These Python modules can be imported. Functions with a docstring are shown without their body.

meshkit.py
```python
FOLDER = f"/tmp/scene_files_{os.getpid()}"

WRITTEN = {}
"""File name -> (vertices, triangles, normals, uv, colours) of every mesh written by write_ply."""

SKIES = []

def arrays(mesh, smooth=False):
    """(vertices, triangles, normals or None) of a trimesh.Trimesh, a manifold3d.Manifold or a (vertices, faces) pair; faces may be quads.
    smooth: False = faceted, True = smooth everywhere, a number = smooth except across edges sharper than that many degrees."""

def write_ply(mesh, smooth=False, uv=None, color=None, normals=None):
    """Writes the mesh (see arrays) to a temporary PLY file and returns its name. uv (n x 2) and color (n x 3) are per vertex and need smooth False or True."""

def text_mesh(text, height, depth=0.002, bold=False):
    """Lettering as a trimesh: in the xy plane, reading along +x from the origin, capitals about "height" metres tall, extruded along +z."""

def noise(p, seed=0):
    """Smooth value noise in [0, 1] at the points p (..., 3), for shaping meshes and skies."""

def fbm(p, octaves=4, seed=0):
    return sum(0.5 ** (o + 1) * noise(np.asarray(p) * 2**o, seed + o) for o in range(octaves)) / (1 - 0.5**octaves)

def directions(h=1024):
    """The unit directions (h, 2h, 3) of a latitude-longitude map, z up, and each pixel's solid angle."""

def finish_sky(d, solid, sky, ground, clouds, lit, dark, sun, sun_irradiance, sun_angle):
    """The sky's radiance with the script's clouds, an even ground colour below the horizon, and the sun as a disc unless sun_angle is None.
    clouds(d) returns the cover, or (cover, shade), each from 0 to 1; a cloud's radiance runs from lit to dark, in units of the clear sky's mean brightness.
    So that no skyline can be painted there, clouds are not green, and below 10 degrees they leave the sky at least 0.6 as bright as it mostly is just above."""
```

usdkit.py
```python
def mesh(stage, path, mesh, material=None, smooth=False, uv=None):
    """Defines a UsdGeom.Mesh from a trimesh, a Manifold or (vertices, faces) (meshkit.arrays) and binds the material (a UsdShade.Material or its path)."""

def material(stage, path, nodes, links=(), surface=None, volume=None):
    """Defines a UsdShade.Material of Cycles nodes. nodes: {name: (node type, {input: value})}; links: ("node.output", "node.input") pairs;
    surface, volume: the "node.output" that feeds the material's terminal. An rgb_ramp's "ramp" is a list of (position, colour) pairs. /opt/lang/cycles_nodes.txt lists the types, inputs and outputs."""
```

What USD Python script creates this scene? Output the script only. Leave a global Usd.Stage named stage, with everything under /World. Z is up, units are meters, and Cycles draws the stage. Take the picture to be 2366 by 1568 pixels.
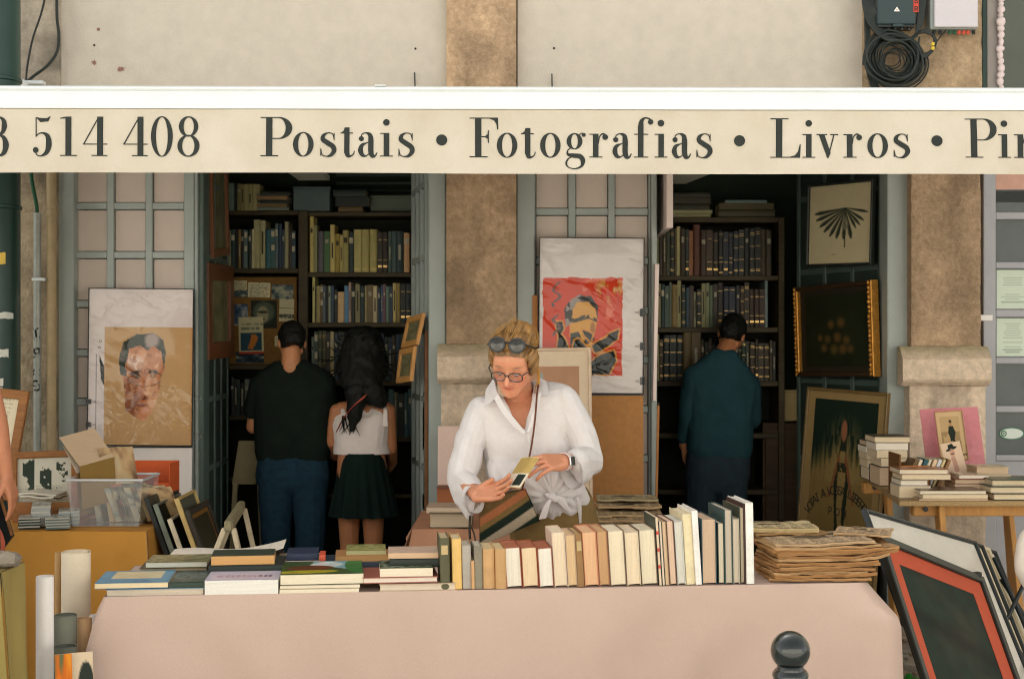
import math, random
import numpy as np, trimesh, shapely, usdkit, meshkit
from shapely.geometry import Polygon, Point, box as sbox, LineString
from shapely import affinity
from shapely.ops import unary_union
import manifold3d as m3
from pxr import Usd, UsdGeom, UsdLux, UsdShade, Sdf, Gf, Vt

stage = Usd.Stage.CreateInMemory()
UsdGeom.SetStageUpAxis(stage, "Z"); UsdGeom.SetStageMetersPerUnit(stage, 1.0)
UsdGeom.Xform.Define(stage, "/World"); UsdGeom.Scope.Define(stage, "/World/Looks")
stage.SetDefaultPrim(stage.GetPrimAtPath("/World"))
rng = np.random.default_rng(11); random.seed(11)

# ------------------------------------------------------------------ camera
CAMZ = 1.6
cam = UsdGeom.Camera.Define(stage, "/World/camera")
cam.CreateHorizontalApertureAttr(36.0); cam.CreateVerticalApertureAttr(36.0 * 678 / 1024)
cam.CreateFocalLengthAttr(50.0); cam.CreateClippingRangeAttr(Gf.Vec2f(0.05, 2000))
cam.CreateFStopAttr(5.6); cam.CreateFocusDistanceAttr(5.6)
cam.AddTranslateOp().Set(Gf.Vec3d(0, 0, CAMZ)); cam.AddRotateXOp().Set(90.0)
EXPOSURE = 1.36
cam.CreateExposureAttr(EXPOSURE)

# ------------------------------------------------------------------ light: clear bright day, high sun behind the building: the shop stands in open shade, the street before it is sunlit
SUN_TO = np.array([-0.22, 0.52, 0.84]); SUN_TO = SUN_TO / np.linalg.norm(SUN_TO)
SUN_EL = math.asin(SUN_TO[2]); SUN_ROT = math.atan2(SUN_TO[0], SUN_TO[1])
sun = UsdLux.DistantLight.Define(stage, "/World/sun")
sun.CreateIntensityAttr(1.1); sun.CreateAngleAttr(0.6); sun.CreateNormalizeAttr(True) if hasattr(sun, 'CreateNormalizeAttr') else None
sun.CreateColorAttr(Gf.Vec3f(1.0, 0.965, 0.915))
zax = SUN_TO; xax = np.cross([0, 0, 1.0], zax); xax /= np.linalg.norm(xax); yax = np.cross(zax, xax)
sun.AddTransformOp().Set(Gf.Matrix4d(*[float(v) for r in (list(xax) + [0], list(yax) + [0], list(zax) + [0], [0, 0, 0, 1]) for v in r]))
sky_mat = usdkit.material(stage, "/World/Looks/sky_look", {
    "tc": ("texture_coordinate", {}),
    "sky": ("sky_texture", {"sky_type": "single_scattering", "sun_disc": False, "sun_elevation": SUN_EL, "sun_rotation": SUN_ROT, "aerosol_density": 2.0}),
    "n": ("noise_texture", {"scale": 2.2, "detail": 6.0, "roughness": 0.6}),
    "r": ("rgb_ramp", {"ramp": [(0.25, (0.80,) * 3), (0.65, (0.98,) * 3)]}),
    "bw": ("rgb_to_bw", {}),
    "tint": ("mix", {"mix_type": "multiply", "fac": 1.0, "color2": (1.03, 1.0, 0.94)}),
    "mix": ("mix", {"mix_type": "mix"}),
    "bg": ("background_shader", {"strength": 0.15})},
    [("tc.generated", "n.vector"), ("n.fac", "r.fac"), ("sky.color", "bw.color"), ("bw.val", "tint.color1"),
     ("sky.color", "mix.color1"), ("tint.color", "mix.color2"), ("r.color", "mix.fac"), ("mix.color", "bg.color")], surface="bg.background")
dome = UsdLux.DomeLight.Define(stage, "/World/sky")
UsdShade.MaterialBindingAPI.Apply(dome.GetPrim()).Bind(sky_mat)
dome.GetPrim().SetCustomDataByKey("kind", "structure")

# ------------------------------------------------------------------ measuring: pixel of the photograph (2366 wide) at a depth -> a point of the place
KF, CU, CV = 3285.0, 1183.0, 784.0
def P(u, v, Y): return np.array([(u - CU) * Y / KF, Y, CAMZ + (CV - v) * Y / KF])
def X(u, Y): return (u - CU) * Y / KF
def Z(v, Y): return CAMZ + (CV - v) * Y / KF
def srgb(c):
    c = np.asarray(c, float) / 255.0
    return np.where(c <= 0.04045, c / 12.92, ((c + 0.055) / 1.055) ** 2.4)
def C(r, g, b, k=1.0): return tuple(float(x) for x in np.clip(srgb([r, g, b]) * k, 0, 0.95))

# ------------------------------------------------------------------ materials
MATS = {}
def M(name, col=(0.5, 0.5, 0.5), rough=0.6, var=0.10, scale=14.0, bump=0.0, bscale=160.0, bdist=0.004, spec=0.35, metallic=0.0, attr=False, sheen=0.0, transl=0.0, coat=0.0, stretch=None, dark=None, sub=0.0, grain=0.05, gscale=280.0):
    if name in MATS: return MATS[name]
    nodes = {"geo": ("geometry", {}), "p": ("principled_bsdf", {"roughness": rough, "specular_ior_level": spec, "metallic": metallic, "sheen_weight": sheen, "coat_weight": coat, "coat_roughness": 0.15})}
    links = []
    if sub: nodes["p"][1].update(subsurface_weight=sub, subsurface_scale=0.01)
    src = "geo.position"
    if stretch:
        nodes["map"] = ("mapping", {"scale": stretch}); links.append(("geo.position", "map.vector")); src = "map.vector"
    if var > 0:
        nodes["n"] = ("noise_texture", {"scale": scale, "detail": 5.0, "roughness": 0.62})
        lo, hi = 1 - 2.0 * var, 1.0
        d = dark or (lo, lo, lo)
        nodes["r"] = ("rgb_ramp", {"ramp": [(0.28, d), (0.72, (hi,) * 3)]})
        nodes["m"] = ("mix", {"mix_type": "multiply", "fac": 1.0, "color1": tuple(min(0.95, c * (1 + var * 0.8)) for c in col)})
        links += [(src, "n.vector"), ("n.fac", "r.fac"), ("r.color", "m.color2"), ("m.color", "p.base_color")]
        out = "m.color"
        if attr:
            nodes["a"] = ("attribute", {"attribute": "Cd"}); links.append(("a.color", "m.color1"))
        if grain > 0 and not metallic:
            nodes["gn"] = ("noise_texture", {"scale": gscale, "detail": 2.0, "roughness": 0.7}); nodes["gr"] = ("rgb_ramp", {"ramp": [(0.3, (1 - 2.2 * grain,) * 3), (0.7, (1.0,) * 3)]}); nodes["gm"] = ("mix", {"mix_type": "multiply", "fac": 1.0})
            links = [l for l in links if l != ("m.color", "p.base_color")] + [("geo.position", "gn.vector"), ("gn.fac", "gr.fac"), ("m.color", "gm.color1"), ("gr.color", "gm.color2"), ("gm.color", "p.base_color")]
            out = "gm.color"
    elif attr:
        nodes["a"] = ("attribute", {"attribute": "Cd"}); links.append(("a.color", "p.base_color")); out = "a.color"
    else:
        nodes["p"][1]["base_color"] = tuple(col); out = None
    if bump > 0:
        nodes["bn"] = ("noise_texture", {"scale": bscale, "detail": 4.0, "roughness": 0.6})
        nodes["b"] = ("bump", {"strength": bump, "distance": bdist})
        links += [(src, "bn.vector"), ("bn.fac", "b.height"), ("b.normal", "p.normal")]
    surf = "p.BSDF"
    if transl > 0:
        nodes["t"] = ("translucent_bsdf", {"color": tuple(col)}); nodes["mx"] = ("mix_closure", {"fac": transl})
        if out: links.append((out, "t.color"))
        links += [("p.BSDF", "mx.closure1"), ("t.BSDF", "mx.closure2")]; surf = "mx.closure"
    MATS[name] = usdkit.material(stage, "/World/Looks/" + name, nodes, links, surface=surf)
    return MATS[name]
def film(name, rough, f0=.05, tint=(1, 1, 1)):
    """thin clear sheet: see-through face on, mirror-like at grazing angles"""
    if name in MATS: return MATS[name]
    MATS[name] = usdkit.material(stage, "/World/Looks/" + name, {"lw": ("layer_weight", {"blend": .5}), "pw": ("math", {"math_type": "power", "value2": 4.0}), "ma": ("math", {"math_type": "multiply_add", "value2": 1 - f0, "value3": f0}), "t": ("transparent_bsdf", {"color": tint}), "g": ("glossy_bsdf", {"color": (1, 1, 1), "roughness": rough}), "mx": ("mix_closure", {})},
        [("lw.facing", "pw.value1"), ("pw.value", "ma.value1"), ("ma.value", "mx.fac"), ("t.BSDF", "mx.closure1"), ("g.BSDF", "mx.closure2")], surface="mx.closure")
    return MATS[name]

# ------------------------------------------------------------------ things, parts, sub-parts (written at the end, each Xform at its thing's base)
USED, THINGS = {}, []
def numbered(scope, name):
    k = (scope, name); n = USED.get(k, 0); USED[k] = n + 1
    return name if n == 0 else f"{name}_{n:03d}"
class Node:
    def __init__(s, name, parent=None, label=None, cat=None, group=None, kind=None, mesh=None, mat=None, smooth=False, color=None):
        s.name = numbered(parent.uid if parent else "", name); s.uid = (parent.uid if parent else "") + "/" + s.name
        s.label, s.cat, s.group, s.kind, s.mesh, s.mat, s.smooth, s.color, s.kids = label, cat, group, kind, mesh, mat, smooth, color, []
        (parent.kids if parent else THINGS).append(s)
    def part(s, name, mesh, mat, smooth=False, color=None, label=None, kind=None):
        return Node(name, s, mesh=mesh, mat=mat, smooth=smooth, color=color, label=label, kind=kind)
def thing(name, label, cat, group=None, kind=None, mesh=None, mat=None, smooth=False, color=None):
    return Node(name, None, label, cat, group, kind, mesh, mat, smooth, color)
def verts(mesh):
    if hasattr(mesh, "to_mesh"): return np.asarray(mesh.to_mesh().vert_properties[:, :3])
    return np.asarray(mesh[0] if isinstance(mesh, (tuple, list)) else mesh.vertices)
def bounds(n):
    b = []
    if n.mesh is not None:
        v = verts(n.mesh); b += [v.min(0), v.max(0)]
    for k in n.kids: b += bounds(k)
    return b
def write(n, path, base):
    full = f"{path}/{n.name}"
    if n.mesh is None:
        prim = UsdGeom.Xform.Define(stage, full).GetPrim()
    else:
        v, f, nn = meshkit.arrays(n.mesh, n.smooth)
        m = usdkit.mesh(stage, full, n.mesh, n.mat, n.smooth)
        pts = np.array(m.GetPointsAttr().Get(), dtype=float) - base
        m.GetPointsAttr().Set(Vt.Vec3fArray.FromNumpy(pts.astype(np.float32)))
        if n.color is not None:
            UsdGeom.PrimvarsAPI(m).CreatePrimvar("Cd", Sdf.ValueTypeNames.Color3fArray, "vertex").Set(Vt.Vec3fArray.FromNumpy(np.asarray(n.color, np.float32)))
        prim = m.GetPrim()
    for k in ("label", "group", "kind"):
        if getattr(n, k): prim.SetCustomDataByKey(k, getattr(n, k))
    if n.cat: prim.SetCustomDataByKey("category", n.cat)
    for c in n.kids: write(c, full, base)
    return prim
def flush():
    for t in THINGS:
        b = bounds(t)
        if not b: continue
        lo, hi = np.min(b, 0), np.max(b, 0)
        base = np.array([(lo[0] + hi[0]) / 2, (lo[1] + hi[1]) / 2, lo[2]])
        prim = write(t, "/World", base)
        UsdGeom.Xformable(prim).AddTranslateOp().Set(Gf.Vec3d(*[float(x) for x in base]))

# ------------------------------------------------------------------ shapes
def cat(*ms):
    ms = [x for m in ms for x in (m if isinstance(m, (list, tuple)) and not isinstance(m[0], np.ndarray) else [m])]
    vs, fs, n = [], [], 0
    for m in ms:
        vs.append(np.asarray(m.vertices)); fs.append(np.asarray(m.faces) + n); n += len(m.vertices)
    return trimesh.Trimesh(np.vstack(vs), np.vstack(fs), process=False)
_I3 = np.eye(3)
def obox(c, half, R=_I3, bevel=0.0):
    """box with centre c, half sizes, axes as the columns of R, chamfered edges"""
    h = np.asarray(half, float); b = min(bevel, h.min() * 0.9)
    s = np.array([[x, y, z] for x in (-1, 1) for y in (-1, 1) for z in (-1, 1)], float)
    if b <= 0:
        m = trimesh.creation.box(2 * h); v = np.asarray(m.vertices); f = np.asarray(m.faces)
    else:
        v = np.vstack([s * (h - np.array(e) * b) for e in ((0, 1, 1), (1, 0, 1), (1, 1, 0))])
        m = trimesh.convex.convex_hull(v); v, f = np.asarray(m.vertices), np.asarray(m.faces)
    return trimesh.Trimesh(v @ np.asarray(R).T + np.asarray(c), f, process=False)
def bx(x0, x1, y0, y1, z0, z1, bevel=0.0):
    return obox([(x0 + x1) / 2, (y0 + y1) / 2, (z0 + z1) / 2], [abs(x1 - x0) / 2, abs(y1 - y0) / 2, abs(z1 - z0) / 2], bevel=bevel)
def frame_of(a, b, up=(0, 0, 1)):
    t = np.asarray(b, float) - a; L = np.linalg.norm(t); t = t / L
    up = np.asarray(up, float)
    if abs(t @ up) > 0.95: up = np.array([0, 1.0, 0]) if abs(t[1]) < 0.9 else np.array([1.0, 0, 0])
    s = np.cross(up, t); s /= np.linalg.norm(s); w = np.cross(t, s)
    return t, s, w, L
def bar(a, b, w, h, bevel=0.003, up=(0, 0, 1)):
    """a bar from a to b, w wide sideways, h high"""
    a, b = np.asarray(a, float), np.asarray(b, float); t, s, n, L = frame_of(a, b, up)
    return obox((a + b) / 2, [L / 2, w / 2, h / 2], np.stack([t, s, n], 1), bevel)
def sweep(pts, r, n=8, caps=True, squash=1.0):
    p = np.asarray(pts, float); r = np.broadcast_to(np.asarray(r, float), (len(p),))
    t = np.gradient(p, axis=0); t /= np.linalg.norm(t, axis=1, keepdims=True) + 1e-12
    a = np.array([0, 0, 1.0]) if abs(t[0][2]) < 0.9 else np.array([1.0, 0, 0])
    A, vs = None, []
    ang = np.linspace(0, 2 * np.pi, n, endpoint=False)
    for i in range(len(p)):
        A = np.cross(np.cross(t[i], a if A is None else A), t[i]); A /= np.linalg.norm(A) + 1e-12; B = np.cross(t[i], A)
        vs.append(p[i] + r[i] * (np.cos(ang)[:, None] * A + squash * np.sin(ang)[:, None] * B))
    v = np.vstack(vs); f = []
    for i in range(len(p) - 1):
        for j in range(n):
            k = (j + 1) % n; q = [i * n + j, i * n + k, (i + 1) * n + k, (i + 1) * n + j]
            f += [[q[0], q[1], q[2]], [q[0], q[2], q[3]]]
    if caps:
        v = np.vstack([v, p[0], p[-1]]); a0, a1 = len(v) - 2, len(v) - 1
        for j in range(n):
            k = (j + 1) % n; f += [[a0, k, j], [a1, (len(p) - 1) * n + j, (len(p) - 1) * n + k]]
    return trimesh.Trimesh(v, np.array(f), process=False)
def spline(pts, n=40):
    p = np.asarray(pts, float); m = len(p)
    q = np.vstack([2 * p[0] - p[1], p, 2 * p[-1] - p[-2]]); out = []
    u = np.linspace(0, m - 1, n)
    for x in u:
        i = min(int(x), m - 2); t = x - i; a, b, c, d = q[i:i + 4]
        out.append(0.5 * (2 * b + (c - a) * t + (2 * a - 5 * b + 4 * c - d) * t * t + (3 * b - a - 3 * c + d) * t ** 3))
    return np.array(out)
def lathe(prof, c=(0, 0, 0), n=24):
    m = trimesh.creation.revolve(np.asarray(prof, float), sections=n); m.apply_translation(c); return m
def grid(fn, nu, nv, u=(0, 1), v=(0, 1)):
    """surface from fn(U, V) -> (..., 3)"""
    a, b = np.meshgrid(np.linspace(*u, nu), np.linspace(*v, nv), indexing="ij")
    p = fn(a, b).reshape(-1, 3); i = np.arange(nu * nv).reshape(nu, nv)
    f = np.stack([i[:-1, :-1], i[1:, :-1], i[1:, 1:], i[:-1, 1:]], -1).reshape(-1, 4)
    return trimesh.Trimesh(p, np.vstack([f[:, [0, 1, 2]], f[:, [0, 2, 3]]]), process=False)
def slab(fn, nu, nv, thick, u=(0, 1), v=(0, 1)):
    """closed sheet: the surface and its copy moved by thick (a vector), with sides"""
    g = grid(fn, nu, nv, u, v); p = np.asarray(g.vertices); f = np.asarray(g.faces); n = len(p)
    i = np.arange(n).reshape(nu, nv); rim = np.concatenate([i[:, 0], i[-1, 1:], i[-2::-1, -1], i[0, -2:0:-1]])
    k = np.roll(rim, -1); side = np.vstack([np.stack([rim, k, k + n], 1), np.stack([rim, k + n, rim + n], 1)])
    return trimesh.Trimesh(np.vstack([p, p + np.asarray(thick)]), np.vstack([f[:, ::-1], f + n, side[:, ::-1]]), process=False)
def extrude(poly, depth, T=np.eye(4)):
    ms = [trimesh.creation.extrude_polygon(g, depth, engine="earcut") for g in getattr(poly, "geoms", [poly]) if g.area > 1e-9]
    m = cat(*ms); m.apply_transform(T); return m
def T4(o, ex, ey, ez):
    t = np.eye(4); t[:3, 0], t[:3, 1], t[:3, 2], t[:3, 3] = ex, ey, ez, o; return t
def unit(v): v = np.asarray(v, float); return v / np.linalg.norm(v)
def hull(*balls, n=16):
    out = [m3.Manifold.sphere(float(r), n).translate([float(x) for x in p]) for p, r in balls]
    return m3.Manifold.batch_hull(out)
def tomesh(man):
    m = man.to_mesh(); return trimesh.Trimesh(m.vert_properties[:, :3].astype(float), m.tri_verts, process=False)
def flesh(parts, length=0.012, it=12):
    man = m3.Manifold.batch_boolean(parts, m3.OpType.Add).refine_to_length(length)
    t = tomesh(man); t.merge_vertices()
    trimesh.smoothing.filter_taubin(t, lamb=0.5, nu=0.52, iterations=it)
    return t
def crumple(t, amp, scale, seed=0, stretch=(1, 1, 1)):
    v = np.asarray(t.vertices); n = np.asarray(t.vertex_normals)
    d = meshkit.fbm(v * scale * np.asarray(stretch) + 100, 4, seed) - 0.5
    t.vertices = v + n * (amp * 2 * d)[:, None]; return t
# ------------------------------------------------------------------ lettering with thick stems and hairlines (capitals 1 high)
HL = 0.026
def rect(x0, y0, x1, y1): return sbox(x0, y0, x1, y1)
def oval(cx, cy, rx, ry, rot=0): return affinity.rotate(affinity.scale(Point(cx, cy).buffer(1, quad_segs=24), rx, ry), rot)
def vstroke(pts, w, n=48):
    p = spline(np.array(pts), n); ws = np.interp(np.linspace(0, 1, n), np.linspace(0, 1, len(w)), w) / 2
    c = [Point(*a).buffer(b, quad_segs=6) for a, b in zip(p, ws)]
    return unary_union([unary_union([c[i], c[i + 1]]).convex_hull for i in range(n - 1)])
def wedge(*pts): return Polygon(pts)
def stem(x, y0, y1, w=0.15): return rect(x, y0, x + w, y1)
XH = 0.61
def glyph(ch):
    U = unary_union
    if ch == "P":
        bowl = U([rect(.28, .44, .47, 1), oval(.47, .72, .33, .28)]).difference(U([rect(.28, .44 + HL, .45, 1 - HL), oval(.45, .72, .185, .28 - HL)]))
        bowl = bowl.intersection(rect(.28, 0, 2, 2))
        return U([stem(.14, 0, 1, .16), rect(0, 0, .45, HL), rect(0, 1 - HL, .4, 1), bowl]), .81
    if ch == "F":
        return U([stem(.14, 0, 1, .16), rect(0, 0, .46, HL), rect(0, 1 - HL, .72, 1), wedge((.72, 1), (.50, 1 - HL), (.62, .93), (.68, .84), (.70, .70), (.73, .70)),
                  rect(.28, .505, .47, .505 + HL), wedge((.49, .36), (.49, .68), (.47, .68), (.455, .58), (.39, .53), (.39, .505), (.455, .47), (.47, .36))]), .73
    if ch == "L":
        return U([stem(.14, 0, 1, .16), rect(0, 1 - HL, .46, 1), rect(0, 0, .75, HL), wedge((.75, 0), (.77, .34), (.745, .34), (.70, .16), (.62, .06), (.48, HL))]), .77
    if ch == "0":
        return oval(.275, .5, .275, .515).difference(oval(.275, .5, .15, .515 - HL)), .55
    if ch == "8":
        return U([oval(.28, .265, .28, .28).difference(oval(.275, .265, .155, .28 - HL * 1.2)), oval(.28, .755, .245, .26).difference(oval(.285, .755, .13, .26 - HL * 1.2))]), .56
    if ch == "1":
        return U([stem(.135, 0, 1, .15), rect(0, 0, .43, HL), wedge((.14, 1), (.135, .955), (0, .945), (0, .97))]), .43
    if ch == "4":
        return U([stem(.36, 0, 1, .15), rect(.22, 0, .62, HL), rect(0, .29, .62, .29 + HL), wedge((.39, 1), (.42, 1), (.035, .30), (0, .30)), wedge((.36, .94), (.40, 1), (.51, 1), (.51, .9), (.36, .9))]), .62
    if ch == "5":
        return U([rect(.075, .50, .075 + HL, .97), wedge((.075, .99), (.20, .86), (.40, .88), (.46, 1.02), (.43, 1.0), (.36, .96), (.22, .965)),
                  vstroke([(.085, .50), (.15, .565), (.26, .585), (.38, .51), (.415, .30), (.36, .10), (.21, .005), (.10, .04), (.065, .14)], [HL, HL, .04, .11, .155, .11, .03, HL, HL]), oval(.075, .155, .07, .075)]), .50
    if ch == "3":
        return U([vstroke([(.08, .84), (.13, .95), (.25, .99), (.36, .90), (.375, .76), (.33, .61), (.21, .535)], [HL, HL, .03, .10, .14, .09, HL]),
                  vstroke([(.21, .535), (.35, .48), (.41, .29), (.36, .09), (.22, .005), (.10, .04), (.065, .15)], [HL, .09, .155, .11, .03, HL, HL]), oval(.075, .165, .07, .075), oval(.10, .83, .065, .07)]), .50
    if ch == "o":
        return oval(.26, XH / 2, .26, XH / 2 + .01).difference(oval(.26, XH / 2, .13, XH / 2 + .01 - HL)), .52
    if ch == "s":
        return U([vstroke([(.36, .45), (.32, .57), (.20, .60), (.09, .53), (.08, .43), (.20, .34), (.33, .25), (.36, .14), (.28, .03), (.17, 0), (.06, .04), (.025, .17)],
                          [HL, HL, HL, .085, .12, .13, .13, .12, .08, HL, HL, HL]), rect(.352, .41, .372, .60), rect(.012, .01, .034, .20)]), .40
    if ch == "t":
        return U([stem(.10, .08, .72, .135), rect(0, XH - HL, .32, XH), vstroke([(.168, .13), (.19, .03), (.25, .005), (.33, .05), (.36, .13)], [.13, .11, .05, HL, HL]), wedge((.10, XH - .01), (.0, XH - HL), (.09, .66), (.11, .74), (.235, .74), (.235, XH))]), .37
    if ch == "i":
        return U([stem(.09, 0, XH - .01, .14), rect(0, 0, .32, HL), rect(0, XH - HL - .01, .15, XH - .01), Point(.155, .87).buffer(.083)]), .32
    if ch == "a":
        return U([vstroke([(.075, .45), (.10, .56), (.20, .60), (.30, .55), (.325, .42), (.325, .14), (.36, .02), (.43, .01), (.48, .09)], [HL, HL, .03, .10, .135, .135, .11, .04, HL]),
                  Point(.085, .45).buffer(.065), vstroke([(.325, .38), (.22, .345), (.10, .28), (.065, .15), (.12, .03), (.22, .02), (.325, .12)], [HL, HL, .09, .13, .09, HL, HL])]), .49
    if ch == "g":
        return U([oval(.225, .41, .20, .205).difference(oval(.225, .41, .085, .205 - HL)), vstroke([(.33, .55), (.40, .61), (.46, .60)], [HL, HL, HL]), Point(.46, .57).buffer(.05),
                  vstroke([(.12, .24), (.05, .17), (.06, .08), (.18, .05), (.36, .03), (.44, -.08), (.40, -.22), (.24, -.285), (.08, -.25), (.015, -.15), (.06, -.04), (.14, .01)],
                          [HL, .03, .06, .11, .12, .12, .06, HL, HL, .05, .04, HL])]), .49
    if ch == "r":
        return U([stem(.09, 0, XH - .01, .14), rect(0, 0, .33, HL), rect(0, XH - HL - .01, .15, XH - .01), vstroke([(.225, .36), (.26, .53), (.34, .60), (.41, .56)], [HL, HL, .04, .05]), Point(.40, .515).buffer(.072)]), .47
    if ch == "n":
        return U([stem(.09, 0, XH - .01, .14), rect(0, 0, .32, HL), rect(0, XH - HL - .01, .15, XH - .01), stem(.40, 0, .42, .14), rect(.32, 0, .64, HL),
                  vstroke([(.225, .36), (.28, .53), (.38, .60), (.45, .55), (.47, .42)], [HL, HL, .05, .11, .14])]), .64
    if ch == "f":
        return U([stem(.10, 0, .80, .14), rect(0, 0, .36, HL), rect(0, XH - HL - .01, .36, XH - .01), vstroke([(.17, .78), (.19, .92), (.28, 1.0), (.40, .97), (.43, .90)], [.14, .10, .035, .04, .05]), Point(.42, .90).buffer(.068)]), .47
    if ch == "v":
        return U([wedge((.055, XH - .015), (.20, XH - .015), (.36, .12), (.30, -.01), (.275, -.01)), wedge((.43, XH - .015), (.46, XH - .015), (.305, -.01), (.275, -.01)), rect(0, XH - HL - .01, .27, XH - .01), rect(.35, XH - HL - .01, .55, XH - .01)]), .55
    if ch == "•": return Point(.14, .43).buffer(.14), .28
    raise KeyError(ch)
# ================================================================== the ground and the building
def noisecol(base, pts, amp=0.06, scale=3.0, seed=0):
    d = (meshkit.fbm(pts * scale + 50, 4, seed) - 0.5) * 2
    return np.clip(np.asarray(base)[None, :] * (1 + amp * d[:, None]), 0, 1)
stone_col, plaster_col, frame_col, panel_col = C(192, 164, 134), C(209, 200, 186), C(164, 173, 168), C(214, 198, 186)
m_pave = M("pavement_stone", C(180, 176, 167), 0.75, 0.16, 5.0, 0.5, 60)
m_cobbles = [M("cobble_stone_" + w, C(*c), 0.6, 0.14, 18, 0.5, 90) for w, c in (("pale", (182, 172, 156)), ("grey", (160, 152, 140)), ("warm", (172, 158, 136)))]
gx = thing("ground", "pale limestone pavement in front of the bookshop", "pavement", kind="structure")
gx.part("pavement_bed", bx(-400, 400, -400, 400, -0.3, -0.012), m_pave)
r_ = np.random.default_rng(5)
for j in range(13):
    for i in range(14):
        x = 1.45 + i * 0.105 + (0.052 if j % 2 else 0) + r_.normal(0, .004); y = 6.62 + j * 0.105 + r_.normal(0, .004)
        s = .047 + r_.uniform(-.003, .002); a = r_.normal(0, .06); R = np.array([[math.cos(a), -math.sin(a), 0], [math.sin(a), math.cos(a), 0], [0, 0, 1]])
        gx.part("cobble", obox((x, y, -0.03 + r_.uniform(-.003, .003)), (s, s * r_.uniform(.9, 1.02), .032), R, .007), m_cobbles[r_.integers(3)])

bd = thing("bookshop_building", "bookshop front with two wide doorways between brown stone pilasters under pale plaster", "building")
YW = 8.10
m_plaster = M("plaster_wall", rough=0.85, var=0.06, scale=9, grain=.05, gscale=170, bump=0.55, bscale=70, bdist=0.006, attr=True, spec=0.15)
def plaster(x0, x1, z0, z1, spots, seed):
    g = slab(lambda a, b: np.stack([x0 + a * (x1 - x0), YW + 0 * a, z0 + b * (z1 - z0)], -1), 60, 60, (0, 0.38, 0))
    v = np.asarray(g.vertices); c = noisecol(plaster_col, v, .05, 1.4, seed)
    c *= (1 + .05 * (meshkit.fbm(v * np.array([9, 1, 1.2]), 3, seed + 3)[:, None] - .5))
    return g, c
for nm, x0, x1, sd in (("upper_wall", X(139, YW), X(1031, YW), 3), ("upper_wall", X(1196, YW), X(1994, YW), 8)):
    g, c = plaster(x0, x1, 2.72, 4.4, [], sd); bd.part(nm, g, m_plaster, color=c)
bd.part("upper_wall", bx(-4.5, 4.5, YW + .02, YW + .4, 4.405, 8.5), m_plaster, color=np.tile(plaster_col, (8, 1)))
bd.part("core_wall", bx(-4.5, 4.5, YW + .401, YW + .5, 2.905, 8.29), M("core_masonry", C(150, 140, 126), .9, .1, 6))
m_hole = M("drilled_hole", (0.012, 0.012, 0.01), 0.9, 0)
m_rust = M("rust_stain", C(150, 112, 96), 0.9, 0.25, 90)
for (u, v) in ((218, 105), (960, 113), (1280, 112)):
    h = trimesh.creation.cylinder(0.006, 0.004, sections=10); h.apply_transform(T4(P(u, v, YW - .0015), (1, 0, 0), (0, 0, 1), (0, 1, 0))); bd.part("drill_hole", h, m_hole)
for (u, v, r) in ((218, 145, .016), (279, 160, .020), (228, 68, .014)):
    a = np.linspace(0, 2 * np.pi, 26, endpoint=False); rr = r * (0.35 + 0.65 * np.abs(r_.normal(0, .6, 26)))
    h = extrude(Polygon(np.stack([rr * np.cos(a), rr * np.sin(a)], 1)).buffer(.001), .0015, T4(P(u, v, YW - .0016), (1, 0, 0), (0, 0, 1), (0, 1, 0))); bd.part("rust_stain", h, m_rust)
m_iron = M("dark_iron", (0.03, 0.035, 0.035), 0.5, 0.2, 40, spec=0.5)
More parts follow.
